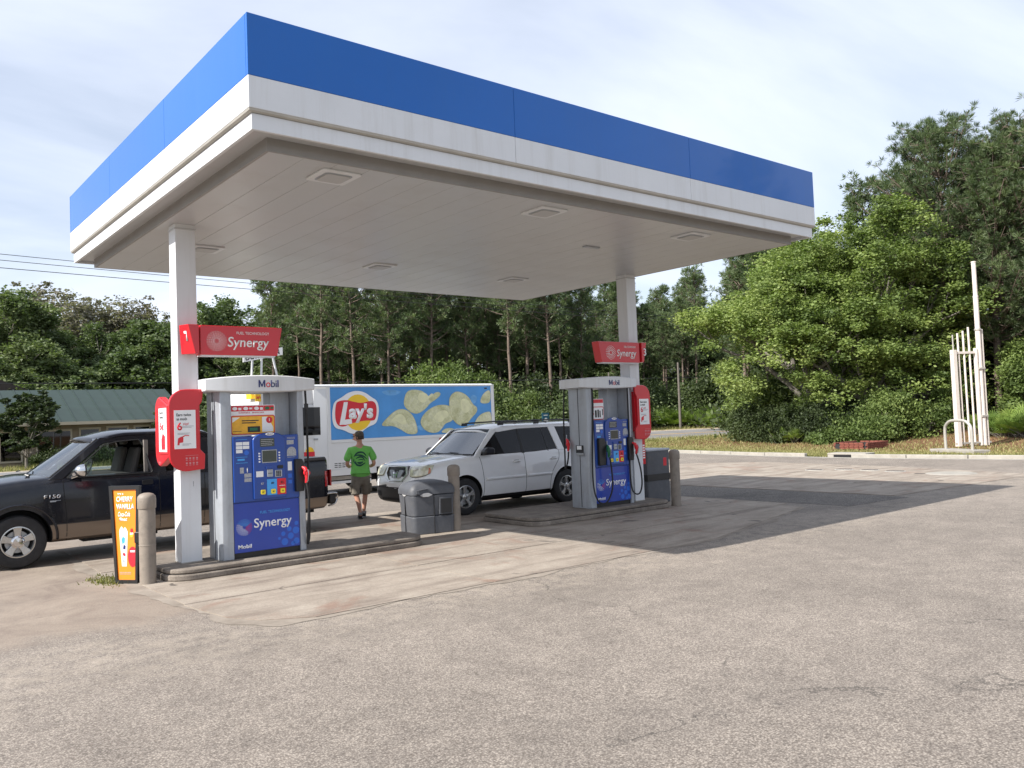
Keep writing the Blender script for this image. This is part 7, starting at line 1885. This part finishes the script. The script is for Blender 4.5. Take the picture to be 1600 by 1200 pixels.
# forest: a few kinds, copied
far_oaks = [oak('broad dark green oak in the tree line just right of the left post', 'tree', at(20.6, 92), 15.2, 14, 52000, M['leaf_far'], 31, leaf=.18, low=.08, trunk_r=.5, group='oaks in the far tree line'),
            oak('round lighter green oak in front of the tree line above the green roof', 'tree', at(16.2, 84), 12.2, 11.5, 48000, M['leaf_far'], 32, leaf=.18, low=.08, trunk_r=.45, group='oaks in the far tree line'),
            oak('tall dark green oak in the tree line at the left edge', 'tree', at(7.6, 88), 15.0, 12.0, 48000, M['leaf_far'], 33, leaf=.18, low=.08, trunk_r=.45, group='oaks in the far tree line')]
brown = oak('thin greyish brown tree in the tree line with few leaves', 'tree', at(10.4, 98), 17.6, 11, 15000, M['leaf_brown'], 41, leaf=.20, low=.35, trunk_r=.3, sparse=.8, group='sparse brown trees at the left')
far_pines = [pine('slender dark pine in the far tree line', 'tree', at(28+3*i, 84+i), 15.5+i*.7, 50+i, 1.35+.12*i, (.40, .48, .36, .52, .44)[i], 3.5+.2*i, needle=.50, trunk_r=.19, per=16, wn=.022, group='pines in the far tree line') for i in range(5)]
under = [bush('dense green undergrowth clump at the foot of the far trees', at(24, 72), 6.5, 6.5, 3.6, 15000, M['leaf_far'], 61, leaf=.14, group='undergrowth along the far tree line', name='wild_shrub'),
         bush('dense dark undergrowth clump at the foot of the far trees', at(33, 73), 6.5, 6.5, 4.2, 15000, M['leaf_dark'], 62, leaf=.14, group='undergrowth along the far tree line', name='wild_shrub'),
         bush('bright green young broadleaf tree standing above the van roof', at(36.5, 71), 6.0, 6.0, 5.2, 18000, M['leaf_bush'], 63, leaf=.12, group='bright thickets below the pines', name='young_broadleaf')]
rf = random.Random(99)
MARKS = [(4, 'beyond the left edge, above the green roof'), (9, 'above the left part of the green roof'), (13, 'above the middle of the green roof'), (17, 'above the right part of the green roof'), (20.5, 'behind the left canopy post'),
         (24, 'above the left pump'), (27.5, 'above the cab of the delivery van'), (31.5, 'above the red and yellow logo on the van'), (35.5, 'above the middle of the delivery van'), (39, 'above the rear of the delivery van'), (42.5, 'above the white suv'),
         (46, 'behind the right canopy post'), (50.5, 'between the right post and the big oak'), (56, 'behind the left side of the big oak'), (62, 'behind the big oak'), (67, 'behind the pole frame'), (90, 'at the right edge of the view')]
used_lab = {}
def place_label(base, az, d):
    m_ = next(t for a, t in MARKS if az < a); key = (base, m_); used_lab.setdefault(key, []).append(d); k = len(used_lab[key])
    return f"{base} {m_}" + ('' if k == 1 else (', farther one' if k == 2 else ', third in depth' if k == 3 else ', fourth in depth'))
def cp(src, az, d, s=1.0):
    x, y = pol(az, d); lab = None
    if src in far_oaks: lab = place_label(['broad crowned dark oak', 'round crowned dark oak', 'tall crowned dark oak'][far_oaks.index(src)], az, d)
    elif src is under[2]: lab = place_label('bright leafy young tree', az, d)
    elif src is brown: lab = place_label('sparse grey brown tree', az, d)
    s2 = (s*rf.uniform(.92, 1.12), s*rf.uniform(.92, 1.12), s)
    dup(src, (x, y, Tz(x, y)-.1), rf.uniform(0, 6.28), s2, label=lab)
for az, d, s, k in ((2.5, 88, .9, 2), (5.0, 93, .90, 0), (12.2, 90, .80, 0), (14.8, 96, .82, 2), (22.6, 96, 1.0, 1), (24.3, 90, .80, 2), (18.6, 100, .82, 0), (25.8, 104, .90, 0), (9.6, 80, .80, 1), (21.5, 82, .72, 1), (0, 84, 1, 1), (-3, 88, 1.0, 0), (33.4, 92, .82, 1), (50.5, 106, .72, 0), (54.5, 104, .74, 2), (29.0, 86, .70, 1), (38.2, 86, .74, 2), (43.2, 92, .70, 0), (46.5, 88, .66, 1)):
    cp(far_oaks[k], az, d, s)
for az, d, s in ((12.4, 102, .98), (14.6, 104, .96), (8.6, 104, 1.0), (16.2, 108, .9), (42.2, 96, .62)): cp(brown, az, d, s)
az = 23.6
while az < 55.5:
    for d0 in (80, 92, 106):
        if az > 44: d0 += 8
        cp(far_pines[rf.randrange(5)], az+rf.uniform(-.6, .6), d0+rf.uniform(-5, 6), rf.uniform(.80, 1.02)*(1.0 if az < 46 else .90)*(1+.10*(d0-80)/26))
    az += 1.35
for az in (26.2, 28.4, 30.7, 33.6, 36.1, 39.0, 41.8): cp(far_pines[rf.choice((1, 3, 4))], az, 72+rf.uniform(-1, 3), rf.uniform(.84, .98))
for az, s in ((48.1, .66), (49.6, .60), (50.7, .70), (46.8, .85)): cp(far_pines[3], az, 86, s)
az = 2.0
while az < 56:
    d = (71 if az < 42 else 71+(az-42)*1.5 if az < 50 else 84) if az > 21 else 78
    cp(under[rf.randrange(2)], az, d+rf.uniform(-1, 5), rf.uniform(.8, 1.25)); cp(under[rf.randrange(2)], az+.8, d+16+rf.uniform(-2, 4), rf.uniform(.8, 1.15)); cp(under[1], az+.3, 112+rf.uniform(-2, 4), rf.uniform(1.5, 1.9)); az += 1.8
for az, s in ((31.8, .75), (34.0, 1.15), (35.6, .95), (39.6, .65), (28.6, .6)): cp(under[2], az, 70+rf.uniform(-1, 2), s)
# woods behind the near trees on the right
az = 55.0
while az < 78:
    for d0 in (62, 76): cp(far_pines[rf.randrange(5)], az+rf.uniform(-.8, .8), d0+rf.uniform(-4, 5), rf.uniform(.80, .98)*(.88 if az < 63 else 1.0))
    if az > 58: cp(under[rf.randrange(2)], az, 60+rf.uniform(-1, 3), rf.uniform(.9, 1.5))
    else: az += .5; continue
    cp(under[rf.randrange(2)], az+1, 70+rf.uniform(-1, 3), rf.uniform(1.4, 2.0)); az += 2.0
# trees on the side of the lot (seen mirrored in the blue fascia)
for x, y, s in ((-36, 30, .95), (-42, 40, 1.0), (-33, 46, .9), (-44, 18, 1.0)): dup(far_oaks[1], (x, y, 0), s*3, s, label='broad oak standing well to the left of the canopy', group='oaks left of the lot')
for x, y, s in ((42, -14, 1), (48, -6, .9), (55, -20, 1)): dup(far_pines[2], (x, y, 0), s*2, s, label='pine standing to the right behind the camera', group='pines right of the lot')
# shrubs at the foot of the big oak
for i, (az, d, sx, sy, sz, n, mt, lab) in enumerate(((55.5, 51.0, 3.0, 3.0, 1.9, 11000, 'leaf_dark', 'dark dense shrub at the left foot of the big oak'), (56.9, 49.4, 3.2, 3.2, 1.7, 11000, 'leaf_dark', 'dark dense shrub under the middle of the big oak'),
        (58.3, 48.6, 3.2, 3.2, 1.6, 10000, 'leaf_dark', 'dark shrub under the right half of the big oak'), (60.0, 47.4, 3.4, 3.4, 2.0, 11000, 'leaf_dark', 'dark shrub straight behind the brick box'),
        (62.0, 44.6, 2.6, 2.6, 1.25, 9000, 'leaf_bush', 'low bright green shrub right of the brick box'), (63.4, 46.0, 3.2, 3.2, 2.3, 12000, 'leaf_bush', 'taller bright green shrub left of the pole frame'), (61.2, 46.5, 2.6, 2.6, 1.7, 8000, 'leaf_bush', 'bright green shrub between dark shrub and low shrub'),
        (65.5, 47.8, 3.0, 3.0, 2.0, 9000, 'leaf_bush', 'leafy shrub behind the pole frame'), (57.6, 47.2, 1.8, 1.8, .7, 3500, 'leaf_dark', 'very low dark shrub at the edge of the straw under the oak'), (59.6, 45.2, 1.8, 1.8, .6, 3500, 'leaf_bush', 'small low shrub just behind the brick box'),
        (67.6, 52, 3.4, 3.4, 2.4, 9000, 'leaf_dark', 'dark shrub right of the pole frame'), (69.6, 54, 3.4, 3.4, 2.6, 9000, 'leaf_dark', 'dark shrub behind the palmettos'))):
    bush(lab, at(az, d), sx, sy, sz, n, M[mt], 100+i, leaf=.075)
# palmettos
pm1 = palmetto('bright saw palmetto clump with fan leaves on the verge', at(69.2, 45.5), 1.0, 60, 5); pm2 = palmetto('bright saw palmetto clump across the road', at(48.6, 81), 1.5, 50, 6)
for az, d, s in ((70.0, 44.5, 1.0), (68.7, 46, .9), (70.8, 44.5, 1.1), (70.3, 46, 1.2), (71.6, 45.5, 1.1), (57.3, 47.2, .8), (59.2, 46.8, .7)): cp(pm1, az, d, s)
for k in range(22): cp(pm2, 44.5+k*.52, 81+rf.uniform(-2, 3), rf.uniform(.9, 1.4))
for az, d, s in ((46.2, 82, .36), (47.4, 83, .34), (50.6, 83, .34), (52.4, 82, .36), (51.5, 84, .32), (49.2, 83, .36)): cp(under[2], az, d, s)
# small dark tree and hedge before the building
oak('small dark round-headed tree in front of the green roofed building', 'tree', (8.95, 57.5, 0), 4.6, 3.3, 20000, M['leaf_dark'], 71, leaf=.10, low=.32, trunk_r=.10, depth=3)
oak('small dark tree at the right end of the green roofed building', 'tree', (18.7, 60.0, 0), 4.3, 3.2, 14000, M['leaf_dark'], 72, leaf=.10, low=.2, trunk_r=.08, depth=3)
for i, x in enumerate((10.6, 12.4, 14.2, 16.0)): bush('low clipped dark hedge shrub under the building windows', (x, 60.6, 0), 2.2, 1.4, .85, 3000, M['leaf_dark'], 120+i, leaf=.07, group='hedge below the building windows', name='hedge_shrub')
# grass and litter on the verge (uncountable)
def tufts(name, n, region, hgt, mts, kindseed):
    r_ = np.random.default_rng(kindseed); X, Y = region(r_, n); Z = T(X, Y)-.03; n = len(X)
    a = r_.uniform(0, 2*PI, n); w = r_.uniform(.012, .03, n); h = hgt*r_.uniform(.4, 1.2, n); lx_, ly_ = r_.normal(0, .4, n)*h, r_.normal(0, .4, n)*h
    V = np.stack([np.stack([X-w*np.cos(a), Y-w*np.sin(a), Z], -1), np.stack([X+w*np.cos(a), Y+w*np.sin(a), Z], -1), np.stack([X+lx_, Y+ly_, Z+h], -1)], 1).reshape(-1, 3)
    me = bpy.data.meshes.new(name); me.vertices.add(3*n); me.vertices.foreach_set('co', V.astype('f').ravel()); me.loops.add(3*n); me.loops.foreach_set('vertex_index', np.arange(3*n, dtype='i'))
    me.polygons.add(n); me.polygons.foreach_set('loop_start', np.arange(0, 3*n, 3, dtype='i')); me.polygons.foreach_set('loop_total', np.full(n, 3, dtype='i'))
    at_ = me.attributes.new('tint', 'FLOAT', 'POINT'); at_.data.foreach_set('value', np.repeat(r_.random(n).astype('f'), 3)); me.materials.append(mts); me.update()
    o = link(name, me); o['kind'] = 'stuff'; return o
M['grass'] = leafmat('grass_blades', [(0.10, 0.115, 0.035), (0.21, 0.205, 0.07), (0.36, 0.33, 0.15)], trans=.3, zscale=.6)
def reg_verge(r_, n):
    Y = r_.uniform(5, 37, n); cx = np.interp(Y, [p[1] for p in CURB], [p[0] for p in CURB]); u = np.where(r_.random(n) < .75, r_.exponential(1.5, n), r_.uniform(0, 14, n)); X = cx+.25+u; return X, Y
tufts('verge_grass', 60000, reg_verge, .11, M['grass'], 5)
def reg_far(r_, n): X = r_.uniform(-2, 85, n); Y = np.interp(X, [p[0] for p in RC], [p[1] for p in RC])+np.where(r_.random(n) < .5, r_.uniform(5.5, 12, n), r_.uniform(-8, -5.2, n)); return X, Y
tufts('roadside_grass', 30000, reg_far, .28, M['grass'], 6)
def reg_weed(r_, n): return r_.normal(2.78, .10, n), r_.normal(12.0, .22, n)
o = tufts('weeds_at_poster', 500, reg_weed, .07, M['grass'], 7)
M['litter'] = mat('leaf_litter', (0.16, 0.09, 0.05), .9, var=.4, vscale=3)
def reg_litter(r_, n): 
    Y = r_.uniform(6, 36, n); cx = np.interp(Y, [p[1] for p in CURB], [p[0] for p in CURB]); X = cx+3+r_.uniform(0, 12, n)**1.0; return X, Y
tufts('pine_straw', 25000, reg_litter, .05, M['litter'], 8)
